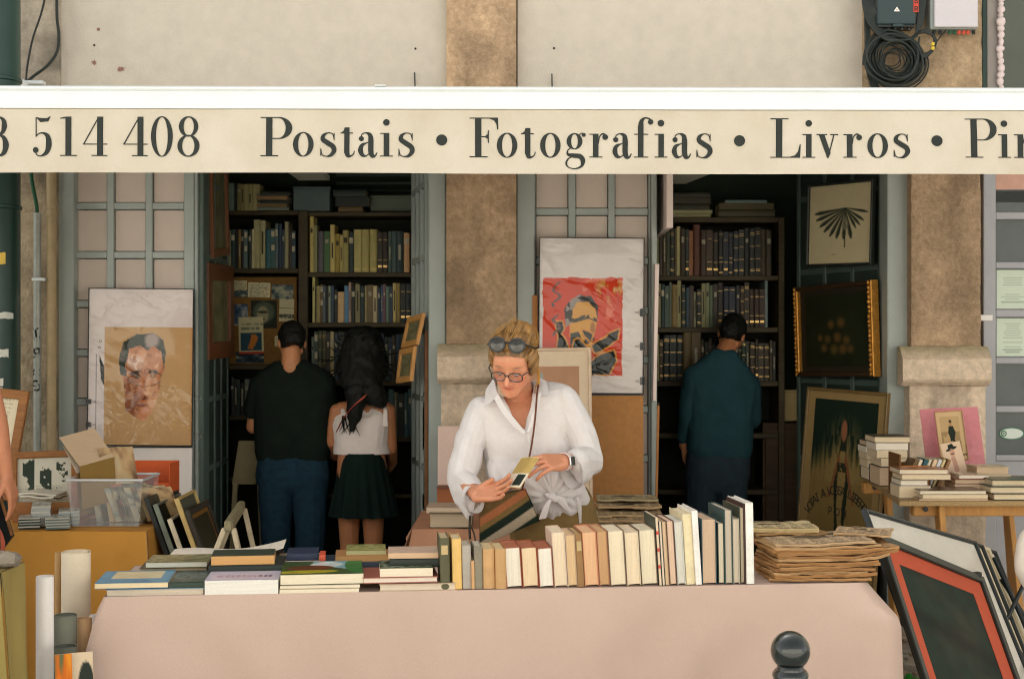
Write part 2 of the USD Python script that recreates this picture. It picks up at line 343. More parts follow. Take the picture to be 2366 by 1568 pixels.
for (u, v0, v1) in ((958, 168, 206), (1275, 171, 206)):
    p0, p1 = P(u, v0, YW - .02), P(u + 1, v1, YW - .02)
    bd.part("wall_hook", cat(sweep(np.array([p0, p1]), .004, 6), sweep(np.array([p1 + [-.02, 0, .006], p1 + [.02, 0, .006]]), .005, 6), sweep(np.array([(p0 + p1) / 2, (p0 + p1) / 2 + [0, .03, 0]]), .004, 6)), m_iron)

m_stone = M("brown_stone", rough=0.85, var=0.24, scale=30, grain=.06, gscale=120, bump=0.9, bscale=45, bdist=0.012, attr=True, spec=0.2, dark=(.62, .60, .56))
m_stone_pale = M("pale_stone", rough=0.85, var=0.17, scale=26, grain=.06, gscale=140, bump=0.8, bscale=45, bdist=0.010, attr=True, spec=0.2)
def stoneblock(u0, u1, z0, z1, Yf, depth, seed, base=stone_col, rough=.004):
    x0, x1 = X(u0, Yf), X(u1, Yf)
    def f(a, b):
        x = x0 + a * (x1 - x0); z = z0 + b * (z1 - z0); q = np.stack([x, 0 * x, z], -1)
        e = np.minimum(np.minimum(a, 1 - a) * (x1 - x0), np.minimum(b, 1 - b) * (z1 - z0))
        chip = (meshkit.fbm(q * 14, 3, seed + 5) - .35) * .03 * np.exp(-e / .012)
        return np.stack([x, Yf + (meshkit.fbm(q * 9, 4, seed) - .5) * rough * 2 + np.maximum(chip, 0), z], -1)
    g = slab(f, 30, max(12, int((z1 - z0) * 40)), (0, depth, 0)); v = np.asarray(g.vertices)
    c = noisecol(base, v, .28, 5.0, seed); c *= 1 + .34 * (meshkit.fbm(v * np.array([16, 3, 16]), 3, seed + 9)[:, None] - .5); c *= 1 + .7 * (meshkit.fbm(v * np.array([8, 1, 1.3]), 3, seed + 11)[:, None] - .5); c *= 1 - .30 * np.clip((meshkit.fbm(v * 3.1, 3, seed + 13)[:, None] - .56) * 8, 0, 1)
    return g, np.clip(c, 0, 1)
YP = 8.03
def pilaster(u0, u1, cap0, cap1, vcap, sh0, sh1, seed, top=4.4, utop=None, base=stone_col):
    zc = Z(vcap, YP - .04)
    g, c = stoneblock(u0, u1, zc + .001, 2.72 if utop else top, YP, .36, seed, base); bd.part("pilaster", g, m_stone, color=c)
    if utop:
        g, c = stoneblock(utop[0], utop[1], 2.722, top, YP + .03, .33, seed + 2, tuple(np.array(base) * np.array((1.02, 1.06, 1.05)))); bd.part("pilaster", g, m_stone, color=c)
    Yc = YP - .07; a, b = X(cap0, Yc), X(cap1, Yc); zt = zc; zf = Z(vcap + 27, Yc); zb = Z(vcap + 76, Yc); zu = Z(vcap + 92, Yc)
    prof = [(YP - .002, zt), (Yc + .006, zf), (Yc, zf - .006), (Yc, zb), (Yc + .012, zb - .014), (YP - .015, zu), (YP + .05, zu), (YP + .05, zt)]
    nx = 28; V, F = [], []
    for i in range(nx):
        for k, (y, z) in enumerate(prof):
            x = a + (b - a) * i / (nx - 1); q = np.array([[x, y, z]])
            V.append([x, y + (meshkit.fbm(q * 25, 3, seed)[0] - .5) * .010 * (k < 6), z + (meshkit.fbm(q * 20, 3, seed + 1)[0] - .5) * .012 * (k < 6)])
    n = len(prof)
    for i in range(nx - 1):
        for k in range(n):
            l = (k + 1) % n; F += [[i * n + k, (i + 1) * n + k, (i + 1) * n + l], [i * n + k, (i + 1) * n + l, i * n + l]]
    for e, s in ((0, 1), (nx - 1, -1)):
        F += [[e * n, e * n + k, e * n + k + 1][::s] for k in range(1, n - 1)]
    capm = trimesh.Trimesh(np.array(V), np.array(F), process=False); v = np.asarray(capm.vertices)
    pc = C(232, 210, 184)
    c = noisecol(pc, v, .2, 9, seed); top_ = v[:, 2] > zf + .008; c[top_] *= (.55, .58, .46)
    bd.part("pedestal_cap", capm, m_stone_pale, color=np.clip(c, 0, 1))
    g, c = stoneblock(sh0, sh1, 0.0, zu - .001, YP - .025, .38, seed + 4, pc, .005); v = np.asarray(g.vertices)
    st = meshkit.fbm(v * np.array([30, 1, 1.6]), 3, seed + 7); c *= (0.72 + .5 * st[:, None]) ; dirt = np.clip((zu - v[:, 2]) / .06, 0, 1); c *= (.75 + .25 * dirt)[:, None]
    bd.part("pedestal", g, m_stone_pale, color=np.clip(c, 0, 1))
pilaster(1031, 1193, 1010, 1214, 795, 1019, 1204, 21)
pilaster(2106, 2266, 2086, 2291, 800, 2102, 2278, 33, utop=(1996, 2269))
# left corner: rough wall and stone strip beside the green column
g, c = stoneblock(-170, 137, 2.72, 4.4, 8.06, .4, 51, C(188, 176, 158), .006); bd.part("corner_wall", g, m_stone_pale, color=c)
g, c = stoneblock(-170, 131, 0, 2.718, 8.05, .4, 57, C(176, 160, 134), .006); bd.part("corner_wall", g, m_stone, color=c)

m_frame = M("frame_paint", frame_col, 0.42, 0.07, 6, 0.12, 40, spec=0.5)
m_panel = M("panel_board", panel_col, 0.6, 0.05, 4, 0.08, 60)
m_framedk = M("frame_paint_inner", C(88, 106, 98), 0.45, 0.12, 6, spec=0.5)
YD = 8.15
def fr(u0, u1, y0, y1, z0=0.0, z1=2.719, m=None, name="door_frame", bev=.006, **k):
    return bd.part(name, bx(X(u0, y0), X(u1, y0), y0, y1, z0, z1, bev), m or m_frame, **k)
fr(133, 170.5, 8.09, 8.30)
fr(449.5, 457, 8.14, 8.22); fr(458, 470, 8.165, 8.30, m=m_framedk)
fr(990, 1030, 8.10, 8.30); fr(1194, 1236, 8.10, 8.30)
fr(1499, 1504, 8.135, 8.22); fr(1504.5, 1518, 8.11, 8.30)
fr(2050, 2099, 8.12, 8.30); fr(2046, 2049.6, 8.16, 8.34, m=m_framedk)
def leaf(cols, u_l, u_r, rails, Yf, name="door_leaf", solid_below=None):
    """glazed-looking leaf: stiles and rails standing proud of recessed flat panels"""
    ys, yb = Yf, Yf + .038; zs = [2.719] + [z for a, b in rails for z in (Z(a, Yf), Z(b, Yf))]
    edges = [u_l] + [e for a, b in cols for e in (a, b)] + [u_r]; bars = []
    for k in range(0, len(edges), 2):
        if edges[k + 1] - edges[k] > .5: bars.append(bx(X(edges[k], Yf), X(edges[k + 1], Yf), ys, yb, 0.01, 2.719, .004))
    for (a, b) in cols:
        for (va, vb) in rails: bars.append(bx(X(a, Yf) + .0005, X(b, Yf) - .0005, ys + .001, yb - .002, Z(vb, Yf), Z(va, Yf), .004))
        bars.append(bx(X(a, Yf) + .0005, X(b, Yf) - .0005, ys + .001, yb - .002, 0.01, .16, .004))
    lf = bd.part(name, cat(*bars), m_frame)
    for (a, b) in cols:
        x0, x1 = X(a, Yf), X(b, Yf); top = 2.719
        for (va, vb) in list(rails) + [(None, None)]:
            bot = Z(va, Yf) if va else .16; mx = .004
            rp = sbox(x0 + mx, bot + mx, x1 - mx, top - mx).buffer(-.006).buffer(.006, quad_segs=3)
            lf.part("panel", extrude(rp, .010, T4((0, ys + .026, 0), (1, 0, 0), (0, 0, 1), (0, 1, 0))), m_panel)
            lf.part("panel_gap", bx(x0 - .002, x1 + .002, ys + .034, ys + .0375, bot - .002, top + .002 - .003), m_framedk) if va and a == cols[0][0] and False else None
            top = Z(vb, Yf) if vb else top
rails1 = [(468 + 113 * k, 484 + 113 * k) for k in range(7)]
leaf([(173, 247), (263, 336), (352, 425)], 171, 449, rails1, YD)
rails2 = [(481 + 114 * k, 497 + 114 * k) for k in range(7)]
leaf([(1238, 1313), (1330, 1405), (1421, 1498)], 1236.5, 1498.5, rails2, YD)

# inner leaves that stand open into the shop
def open_leaf(hu, hY, fu, fY, name, m, cols=3, vr=(430, 600, 770, 930, 1090), z1=2.70):
    a = P(hu, 784, hY); b = P(fu, 784, fY); t = unit([b[0] - a[0], b[1] - a[1], 0]); L = np.linalg.norm((b - a)[:2]); n = np.array([-t[1], t[0], 0]); R = np.stack([t, n, [0, 0, 1]], 1)
    def bb(s0, s1, z0, z1, th, off=0): return obox(np.array([a[0], a[1], 0]) + t * (s0 + s1) / 2 + n * off + [0, 0, (z0 + z1) / 2], [(s1 - s0) / 2, th / 2, (z1 - z0) / 2], R, .003)
    w = .035; bars = [bb(i * (L - w) / cols, i * (L - w) / cols + w, .02, z1, .04) for i in range(cols + 1)]
    zz = [z1 - w] + [Z(v, hY) for v in vr] + [.02]
    for i in range(cols):
        for z in zz: bars.append(bb(i * (L - w) / cols + w, (i + 1) * (L - w) / cols, z, z + w, .036))
    lf = bd.part(name, cat(*bars), m)
    return lf, a, t, n, L, bb, zz
m_glass_in = film("dusty_glass", 0.12, .08, (.75, .80, .76))
lf, a, t, n, L, bb, zz = open_leaf(990, 8.31, 957, 8.95, "open_door_leaf", m_frame)
for i in range(3): lf.part("pane", bb(i * (L - .035) / 3 + .035, (i + 1) * (L - .035) / 3, .06, 2.66, .004), m_glass_in)
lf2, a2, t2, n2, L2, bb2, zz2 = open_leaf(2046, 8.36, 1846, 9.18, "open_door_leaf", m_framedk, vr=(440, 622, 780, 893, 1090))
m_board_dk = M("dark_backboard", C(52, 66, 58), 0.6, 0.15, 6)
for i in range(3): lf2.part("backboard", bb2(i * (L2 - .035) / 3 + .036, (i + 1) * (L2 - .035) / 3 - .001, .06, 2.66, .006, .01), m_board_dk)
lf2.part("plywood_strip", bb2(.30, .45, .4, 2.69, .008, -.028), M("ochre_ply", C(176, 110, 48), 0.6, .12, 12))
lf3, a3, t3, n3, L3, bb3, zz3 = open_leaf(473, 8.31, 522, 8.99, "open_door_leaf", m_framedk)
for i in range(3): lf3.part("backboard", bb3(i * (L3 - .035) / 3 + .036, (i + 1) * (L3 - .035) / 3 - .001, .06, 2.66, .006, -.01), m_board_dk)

# the room
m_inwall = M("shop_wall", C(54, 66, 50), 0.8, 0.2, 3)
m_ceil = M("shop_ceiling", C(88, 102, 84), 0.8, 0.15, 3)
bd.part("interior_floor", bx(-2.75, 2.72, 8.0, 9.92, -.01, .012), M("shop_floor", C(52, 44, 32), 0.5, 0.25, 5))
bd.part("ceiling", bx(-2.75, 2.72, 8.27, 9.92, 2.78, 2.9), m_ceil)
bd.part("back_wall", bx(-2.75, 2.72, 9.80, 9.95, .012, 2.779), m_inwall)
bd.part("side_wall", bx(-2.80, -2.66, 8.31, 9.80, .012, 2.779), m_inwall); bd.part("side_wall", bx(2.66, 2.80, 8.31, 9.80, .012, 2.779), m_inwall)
bd.part("roof", bx(-4.5, 4.5, 8.5, 12, 8.3, 8.6), m_ceil)
for nm_, xa, xb in (("left", -24, -4.52), ("right", 4.52, 24)):
    q_ = thing("neighbouring_building", "plain plastered building wall continuing the street to the %s of the bookshop" % nm_, "building"); q_.part("wall", bx(xa, xb, 8.2, 14, 0, 8.9), M("neighbour_plaster", C(206, 198, 184), .85, .06, 3)); q_.part("cornice", bx(xa + .01, xb - .01, 8.02, 8.199, 8.5, 8.8, .02), M("neighbour_plaster"))
ow = thing("opposite_wall", "long pale sunlit wall across the street behind the viewer", "wall"); ow.part("wall", bx(-26, 26, -11.5, -11, 0, 6.5), M("opposite_plaster", C(224, 222, 214), .85, .08, 1.5)); ow.part("coping", bx(-26, 26, -11.55, -10.9, 6.502, 6.7, .03), m_pave)
for k, (v0, v1) in enumerate(((402, 416), (424, 431), (441, 446), (452, 458))):
    z = Z(v0, 9.72); bd.part("ceiling_pipe", sweep(np.array([[-1.2, 9.70 - .0 * k, z], [-.5, 9.70, z]]), .5 * (v1 - v0) * 9.7 / KF, 8), m_ceil)
for (u0, v, w, Y1, Y0, tilt, lab) in ((690, 417, 72, 9.0, 8.35, 0, "flat pale ceiling light panel in the left doorway of the shop"), (1512, 425, 72, 9.15, 8.35, .12, "flat pale ceiling light panel in the right doorway behind a hanging board")):
    z = Z(v, Y1); x0 = X(u0, Y1); w_ = w * Y1 / KF
    lt = thing("ceiling_light", lab, "ceiling light", "light panels on the shop ceiling")
    v8 = np.array([[x0, Y1, z], [x0 + w_, Y1, z], [x0 + w_ + tilt, Y0, z], [x0 + tilt, Y0, z]]); v8 = np.vstack([v8, v8 + [0, 0, .03]])
    lt.part("diffuser", trimesh.convex.convex_hull(v8), M("lamp_diffuser", C(236, 236, 220), 0.4, 0.03)); ctr = v8.mean(0)
    lt.part("housing", obox(ctr + [0, 0, .09], (.05, abs(Y1 - Y0) / 2 * .8, .075)), m_ceil)

# the neighbouring shop front on the right edge
nb = thing("neighbouring_shop_front", "grey metal shop door with square panes at the right edge", "shop front")
m_nbf = M("grey_metal_paint", C(160, 160, 164), 0.4, 0.05, 5, spec=0.5); YN = 8.12
m_nbglass = M("dark_pane_glass", C(72, 80, 80), 0.10, 0.14, 5, spec=0.4)
nb.part("door_frame", bx(X(2272, YN), X(2301, YN), YN, YN + .1, 0, 2.719, .004), m_nbf)
nb.part("door_frame", bx(X(2440, YN), X(2520, YN), YN, YN + .1, 0, 2.719, .004), m_nbf)
nrails = [(490, 507), (605, 620), (715, 732), (825, 840), (937, 952), (1050, 1064)]
top = 2.719
for k, (va, vb) in enumerate(nrails):
    nb.part("rail", bx(X(2301, YN) + .0005, X(2440, YN) - .0005, YN + .002, YN + .06, Z(vb, YN), Z(va, YN), .004), m_nbf)
    pn = nb.part("pane", bx(X(2301, YN), X(2440, YN), YN + .03, YN + .036, Z(va, YN), top), m_nbglass)
    top = Z(vb, YN)
def notice_print(seed):
    def f(s, t):
        im = np.broadcast_to(np.array((206, 218, 200), float), s.shape + (3,)).copy(); row = np.floor(t * 16); on = ((t * 16) % 1 < .4) * (np.abs(s - .5) < .18 + .2 * meshkit.noise(np.stack([row * 3.1, 0 * s + seed, 0 * s], -1))) * (t > .1) * (t < .9) * (meshkit.noise(np.stack([row * 1.7, 0 * s + seed, 0 * s + 4], -1)) > .35)
        return im - 44 * (on * 1.0)[..., None]
    return f
for k, (va, vb) in enumerate(((623, 713), (735, 823))):
    g = grid(lambda a, b: np.stack([X(2306, YN) + a * (X(2380, YN) - X(2306, YN)), YN + .0275 + 0 * a, Z(va, YN) + b * (Z(vb, YN) - Z(va, YN))], -1), 40, 50); a_, b_ = np.meshgrid(np.linspace(0, 1, 40), np.linspace(0, 1, 50), indexing="ij")
    nb.part("notice", g, M("notice_paper", rough=.6, var=.02, attr=True), color=srgb(notice_print(k)(a_, b_)).reshape(-1, 3))
m_ovg, m_ovw = M("sign_green", C(40, 110, 74), .4, .04), M("sign_white", C(214, 224, 214), .4, .03)
def ovp(rx, ry, dy, u=2337, v=1001): return extrude(affinity.scale(Point(0, 0).buffer(1, quad_segs=16), rx, ry), .001, T4(P(u, v, YN + .027 - dy), (1, 0, 0), (0, 0, 1), (0, 1, 0)))
og_ = nb.part("oval_sign", ovp(.072, .036, .0), m_ovg); og_.part("white_field", ovp(.066, .030, .0014), m_ovw); og_.part("round_mark", ovp(.017, .017, .0028, 2319), m_ovg); og_.part("round_mark_hole", ovp(.010, .010, .0042, 2319), m_ovw); og_.part("mark_dot", ovp(.005, .005, .0056, 2319), m_ovg)
m_pk = M("pink_poster_paper", C(206, 160, 140), .6, .08)
nb.part("poster_scrap", bx(X(2304, YN), X(2380, YN), YN + .026, YN + .0275, Z(437, YN), Z(380, YN)), m_pk); nb.part("poster_scrap_print", bx(X(2303, YN), X(2372, YN), YN + .0245, YN + .0258, Z(466, YN), Z(440, YN)), M("dark_print", C(30, 38, 36), .5, .2, 40))
nb.part("door_panel", bx(X(2301, YN), X(2440, YN), YN + .012, YN + .05, .02, Z(1064, YN) - .001, .003), m_nbf)
nb.part("lock_plate", bx(X(2264, YN), X(2292, YN), YN - .012, YN - .001, Z(741, YN), Z(727, YN), .003), M("white_lock", C(225, 220, 214), 0.4, 0))
m_nbw = M("grey_render", C(158, 150, 144), 0.8, 0.06, 8, 0.3, 70); m_nbd = M("dark_grey_render", C(88, 92, 84), 0.7, 0.06, 6)
nb.part("upper_wall", bx(X(2281, 8.08), X(2312, 8.08), 8.08, 8.4, 2.722, 4.4), m_nbw); nb.part("upper_wall", bx(X(2316, 8.05), X(2366, 8.05) + 1.8, 8.05, 8.4, 2.722, 4.4), m_nbd)
nb.part("joint_strip", bx(X(2270, 8.06), X(2280, 8.06), 8.06, 8.3, 2.722, 4.4), M("dark_joint", C(42, 62, 56), 0.6, .1))
m_foam = M("foam_filler", C(226, 208, 206), 0.8, 0.08, 30)
v = -30
while v < 240:
    h = r_.uniform(9, 20); w = r_.uniform(5.5, 10)
    s = trimesh.creation.icosphere(2, 1.0); s.apply_transform(np.diag([w * 8.05 / KF * 1.1, .018, h * .62 * 8.05 / KF, 1])); s.apply_translation(P(2312 + r_.normal(0, 1), v + h / 2, 8.055)); crumple(s, .004, 60, int(v) + 50)
    nb.part("foam_blob", s, m_foam, smooth=True); v += h

# ================================================================== awning
aw = thing("shop_awning", "long cream awning with black lettering on its valance across the whole shopfront", "awning")
YA = 5.80; tilt = -(5.0 / 2300) * YA / KF * KF / YA
def zt(v, u): return CAMZ + (CV - (v + (u - 40) * 5 / 2300)) * YA / KF
m_fabric = M("awning_fabric", C(229, 221, 206), 0.7, 0.07, 3.2, 0.25, 500, .001, transl=0.12, grain=.05, dark=(.86, .835, .78))
m_bar = M("awning_bar", C(230, 236, 236), 0.35, 0.04, 4, spec=0.5)
x0, x1 = -2.75, 2.75; uL, uR = CU + x0 * KF / YA, CU + x1 * KF / YA
def wav(x, t): return .014 * np.sin(x * 2.1 + .6) * t + .006 * np.sin(x * 5.3 + 1.1 + 1.2 * t) * t + .004 * (meshkit.fbm(np.stack([x * 4, t * 1.5, 0 * x], -1), 3, 4) - .5) * 2
def vpt(a, b):
    x = x0 + a * (x1 - x0); u = CU + x * KF / YA; z = zt(252, u) + b * (zt(398.5, u) - zt(252, u))
    return np.stack([x, YA + wav(x, b), z], -1)
bars = []
prof = [(0, 198.5), (-.012, 199.5), (-.022, 203), (-.024, 207), (-.018, 210.5), (-.014, 212), (-.016, 222), (-.0165, 238), (-.013, 251), (.02, 251.5), (.05, 236), (.055, 206), (.03, 199)]
V = [[x, YA + y, zt(v, CU + x * KF / YA)] for x in (x0, x1) for y, v in prof]; n = len(prof)
F = [f for k in range(n) for f in ([k, (k + 1) % n, n + (k + 1) % n], [k, n + (k + 1) % n, n + k])] + [[0, k + 1, k] for k in range(1, n - 1)] + [[n, n + k, n + k + 1] for k in range(1, n - 1)]
aw.part("front_bar", trimesh.Trimesh(np.array(V), np.array(F)[:, ::-1], process=False), m_bar, smooth=40)
aw.part("bar_clip", bx(X(866, YA), X(892, YA), YA - .02, YA + .02, zt(199, 880), zt(196, 880), .002), m_bar)
va = aw.part("valance", slab(vpt, 260, 14, (0, .0016, 0)), m_fabric, smooth=True)
m_ink = M("black_lettering", C(38, 44, 40), 0.65, 0.12, 30)
GL = [("3", -24), ("5", 76), ("1", 140), ("4", 193), ("4", 286), ("0", 350), ("8", 411), ("P", 603), ("o", 678), ("s", 740), ("t", 787), ("a", 828), ("i", 879), ("s", 920), ("•", 1008), ("F", 1085), ("o", 1148), ("t", 1204), ("o", 1248), ("g", 1307), ("r", 1362), ("a", 1415), ("f", 1465), ("i", 1513), ("a", 1552), ("s", 1608), ("•", 1696), ("L", 1780), ("i", 1854), ("v", 1886), ("r", 1948), ("o", 2003), ("s", 2062), ("•", 2150), ("P", 2228), ("i", 2304), ("n", 2341)]
CAPU = 91.0
for ch, u in GL:
    poly, w = glyph(ch); s = CAPU * YA / KF
    poly = affinity.scale(poly, s, s, origin=(0, 0)).segmentize(.02)
    g = extrude(poly, .0012, np.eye(4)); p = np.asarray(g.vertices).copy()
    xx = X(u, YA) + p[:, 0]; uu = CU + xx * KF / YA; zz_ = zt(361, uu) + p[:, 1]; b = (zt(252, uu) - zz_) / (zt(252, uu) - zt(398.5, uu))
    g.vertices = np.stack([xx, YA + wav(xx, b) - .0028 + p[:, 2], zz_], 1); g.faces = np.asarray(g.faces)[:, ::-1]
    va.part("letter", g, m_ink)
aw.part("canopy", slab(lambda a, b: np.stack([x0 + a * (x1 - x0), YA + .05 + b * (8.09 - YA - .05), zt(215, CU + (x0 + a * (x1 - x0)) * KF / YA) + b * .30 - .05 * np.sin(b * np.pi)], -1), 12, 12, (0, 0, .0016)), m_fabric, smooth=True)
m_alu = M("white_arm", C(225, 225, 220), 0.4, 0)
for sx in (-1, 1):
    el = np.array([sx * 1.1, 6.95, 2.52]); aw.part("folding_arm", cat(bar((sx * 2.3, 8.04, 2.80), el, .04, .05), bar(el, (sx * 2.35, 5.87, 2.52), .035, .045)), m_alu)
br = thing("wall_bracket", "small white metal bracket on the left corner wall just above the awning", "bracket")
br.part("plate", bx(X(54, 8.0), X(102, 8.0), 7.98, 8.04, Z(196, 8.0), Z(187, 8.0), .004), m_bar); br.part("arm", bx(X(56, 7.98), X(66, 7.98), 7.90, 7.979, Z(215, 8.0), Z(190, 8.0), .004), m_bar)
# ================================================================== prints, sheets and books
def prnt(o, ex, ey, nx, ny, fn):
    """flat printed sheet: o is its top left corner, ex runs to the right, ey downwards; fn(s, t) -> 0..255 colours. Returns mesh, colours"""
    o, ex, ey = (np.asarray(q, float) for q in (o, ex, ey))
    g = grid(lambda a, b: o + a[..., None] * ex + b[..., None] * ey, nx, ny)
    a, b = np.meshgrid(np.linspace(0, 1, nx), np.linspace(0, 1, ny), indexing="ij")
    return g, srgb(np.clip(fn(a, b), 0, 255)).reshape(-1, 3)
def full(s, c): return np.broadcast_to(np.array(c, float), s.shape + (3,)).copy()
def lay(img, mask, c):
    m = np.clip(mask, 0, 1)[..., None]; return img * (1 - m) + np.asarray(c, float) * m
def soft(d, w=.01): return np.clip(.5 - d / w, 0, 1)
def ellm(s, t, cx, cy, rx, ry, rot=0, w=.06):
    a = math.radians(rot); x, y = s - cx, t - cy; x, y = x * math.cos(a) + y * math.sin(a), -x * math.sin(a) + y * math.cos(a)
    return soft(np.sqrt((x / rx) ** 2 + (y / ry) ** 2) - 1, w)
def polym(s, t, pts):
    return shapely.contains_xy(Polygon(pts), s.ravel(), t.ravel()).reshape(s.shape).astype(float)
def nz(s, t, sc, seed=0, oct=4): return meshkit.fbm(np.stack([s * sc, t * sc, 0 * s + 3.3], -1), oct, seed)
def lines(s, t, n, seed=0, ink=.5):
    row = np.floor(t * n).astype(int); inrow = ((t * n) % 1 < .55)
    gap = meshkit.noise(np.stack([s * 60, row * 7.3, 0 * s], -1), seed); end = meshkit.noise(np.stack([0 * s, row * 3.7, 0 * s + 2], -1), seed + 1)
    return inrow * (gap > .38) * (s < .62 + .6 * end) * ink
def newsprint(seed, base=(206, 178, 140)):
    def f(s, t):
        im = full(s, base); im *= (1 + .14 * (nz(s, t, 6, seed) - .5))[..., None]
        edge = np.minimum(np.minimum(s, 1 - s), np.minimum(t, 1 - t)); im *= (1 - .14 * np.exp(-edge / .04))[..., None]
        col = (s * 5) % 1; inc = (col > .06) * (s > .04) * (s < .96)
        body = lines(col, t, 60, seed, .42) * inc * (t > .3); im = lay(im, body, (70, 60, 48))
        r = np.random.default_rng(seed)
        for k in range(3):
            x, y, w, h = r.uniform(.05, .6), r.uniform(.05, .7), r.uniform(.15, .4), r.uniform(.08, .2)
            im = lay(im, polym(s, t, [(x, y), (x + w, y), (x + w, y + h), (x, y + h)]) * (.45 + .5 * nz(s, t, 16, seed + k)), (66, 58, 46))
        im = lay(im, lines(s, (t - .04) / .12, 1, seed + 9, .8) * (t > .05) * (t < .14), (50, 44, 38)); return im
    return f
m_print = M("printed_paper", rough=0.55, grain=.03, var=0.03, scale=20, attr=True, spec=0.10)
m_gloss = M("glossy_print", rough=0.28, var=0.03, scale=20, attr=True, spec=0.5)
m_pv = M("pages_upright", C(236, 218, 190), 0.85, 0.10, 1.0, stretch=(420, 6, 6), spec=.1)
m_ph = M("pages_flat", C(236, 222, 198), 0.85, 0.10, 1.0, stretch=(6, 6, 420), spec=.1)
def cov(rgb, gloss=.5): return M("cover_%d_%d_%d" % tuple(rgb), C(*rgb), gloss, 0.10, 22, 0.15, 250, spec=.4)
def pag(rgb, flat): return M(("pagesf_" if flat else "pagesu_") + "%d_%d_%d" % tuple(rgb), C(*rgb), 0.85, 0.10, 1.0, stretch=(6, 6, 420) if flat else (420, 6, 6), spec=.1)
def book_local(t, d, h, hard=True, bulge=.25, sag=0.004):
    """thickness along x, spine at y = 0, fore-edge at y = d, height along z"""
    bt = .0026 if hard else .0011; ov = .0035 if hard else .0
    bt = min(bt, t * .22)
    sp = bulge * t * .5 if hard else .0
    q = np.linspace(0, np.pi, 7); outer = [(t / 2 - t / 2 * np.cos(a), -sp * np.sin(a)) for a in q]
    inner = [(t / 2 - (t / 2 - bt) * np.cos(a), bt - sp * np.sin(a)) for a in q]
    c = Polygon([(0, d)] + outer + [(t, d), (t - bt, d)] + inner[::-1] + [(bt, d)])
    cover = extrude(c, h)
    e = .15 * t if hard else .02 * t; m = np.linspace(0, 1, 5)
    fore = [(t - bt - (t - 2 * bt) * k, d - ov - e * 4 * k * (1 - k) * .5 - .0004) for k in m]
    pg = extrude(Polygon(inner + fore).buffer(-.00025), h - 2 * ov - .0005, T4((0, 0, ov + .00025), (1, 0, 0), (0, 1, 0), (0, 0, 1)))
    return cover, pg
def put(mesh, T): m = mesh.copy(); m.apply_transform(T); return m
def book(T, t, d, h, cover, pages, label, group, hard=True, flat=False, bulge=.25, name="book"):
    b = thing(name, label, "book", group); c, p = book_local(t, d, h, hard, bulge)
    b.part("cover", put(c, T), cov(cover)); b.part("pages", put(p, T), pag(pages, flat)); return b
ORD = ["first", "second", "third", "fourth", "fifth", "sixth", "seventh", "eighth", "ninth", "tenth", "eleventh", "twelfth", "thirteenth", "fourteenth", "fifteenth", "sixteenth", "seventeenth", "eighteenth", "nineteenth", "twentieth"]
ORD += ["twenty-" + o for o in ORD[:9]] + ["thirtieth"] + ["thirty-" + o for o in ORD[:9]]

# ================================================================== front table under the pink cloth
FA, FD, FN, FL, FDEP, FZ = np.array([-1.355, 4.72, 0]), unit([2.605, .28, 0]), unit([-.28, 2.605, 0]), 2.62, .66, .7465
EZ = np.array([0, 0, 1.0])
def TF(u, e=0.0):
    """point of the table line e metres behind its front edge that stands at column u"""
    k = (u - CU) / KF; o = FA + FN * e
    s = (k * o[1] - o[0]) / (FD[0] - k * FD[1]); return o + FD * s
ft = thing("front_table", "long book table under a plain pink-beige cloth in the foreground", "table")
m_cloth = M("pink_cloth", C(203, 177, 162), 0.9, 0.025, 5, 0.35, 700, .001, spec=.1, sheen=.1, grain=.06, gscale=330)
def perim():
    """points around the top with outward directions, corner weight and arc length"""
    rad = .03; out = []
    cs = [(0, 0), (FL, 0), (FL, FDEP), (0, FDEP)]
    for k in range(4):
        x0, y0 = cs[k]; x1, y1 = cs[(k + 1) % 4]; L = math.hypot(x1 - x0, y1 - y0); n = int(L / .03)
        for i in range(n): 
            f = i / n; out.append((x0 + (x1 - x0) * f, y0 + (y1 - y0) * f, k, min(f, 1 - f) * L, (f < .5)))
    return out
per = perim(); rows = 22; V = []
nrm = [np.array([0, -1.0]), np.array([1.0, 0]), np.array([0, 1.0]), np.array([-1.0, 0])]
arc = 0; H = .70
for j in range(rows):
    t = j / (rows - 1)
    for i, (x, y, k, dc, first) in enumerate(per):
        n0 = nrm[k]; other = nrm[(k - 1) % 4] if first else nrm[(k + 1) % 4]
        w = math.exp(-(dc / (.07 if (k == 1 or (k == 0 and x > FL / 2)) else .13)) ** 1.4); o = n0 + other * w; o = o / np.linalg.norm(o)
        sa = x if k in (0, 2) else y
        f = t * H
        fold = .016 * math.sin(sa * 5.2 + k + 1.5 * f) * min(1, f / .3) + .008 * math.sin(sa * 23 + 2 * k + f * 2) * min(1, f / .4) + .010 * (meshkit.fbm(np.array([[sa * 5, f * 2, k]]), 3, 7)[0] - .5) * 2 * min(1, f / .2)
        fold += .013 * math.sin((sa + f * .9) * 15) * (1 / (1 + math.exp(-(sa - 1.75) * 6))) * min(1, f / .25) * (k == 0) + .010 * math.sin((sa - f * .7) * 19 + 1) * (1 / (1 + math.exp((sa - .55) * 8))) * min(1, f / .2) * (k == 0)
        right = (k == 1) or (k == 0 and x > FL / 2)
        flare = (.115 * min(1, f / .11) + .01 * f if right else .012 * min(1, f / .04) + .30 * f) * w + .004 * min(1, f / .02) + .03 * f
        off = flare + fold * (1 - .95 * w) + 0
        p = FA + FD * (x + o[0] * off) + FN * (y + o[1] * off); z = FZ - .006 * min(1, f / .01) - f + .0 * w
        V.append([p[0], p[1], max(z, .04)])
n = len(per); F = []
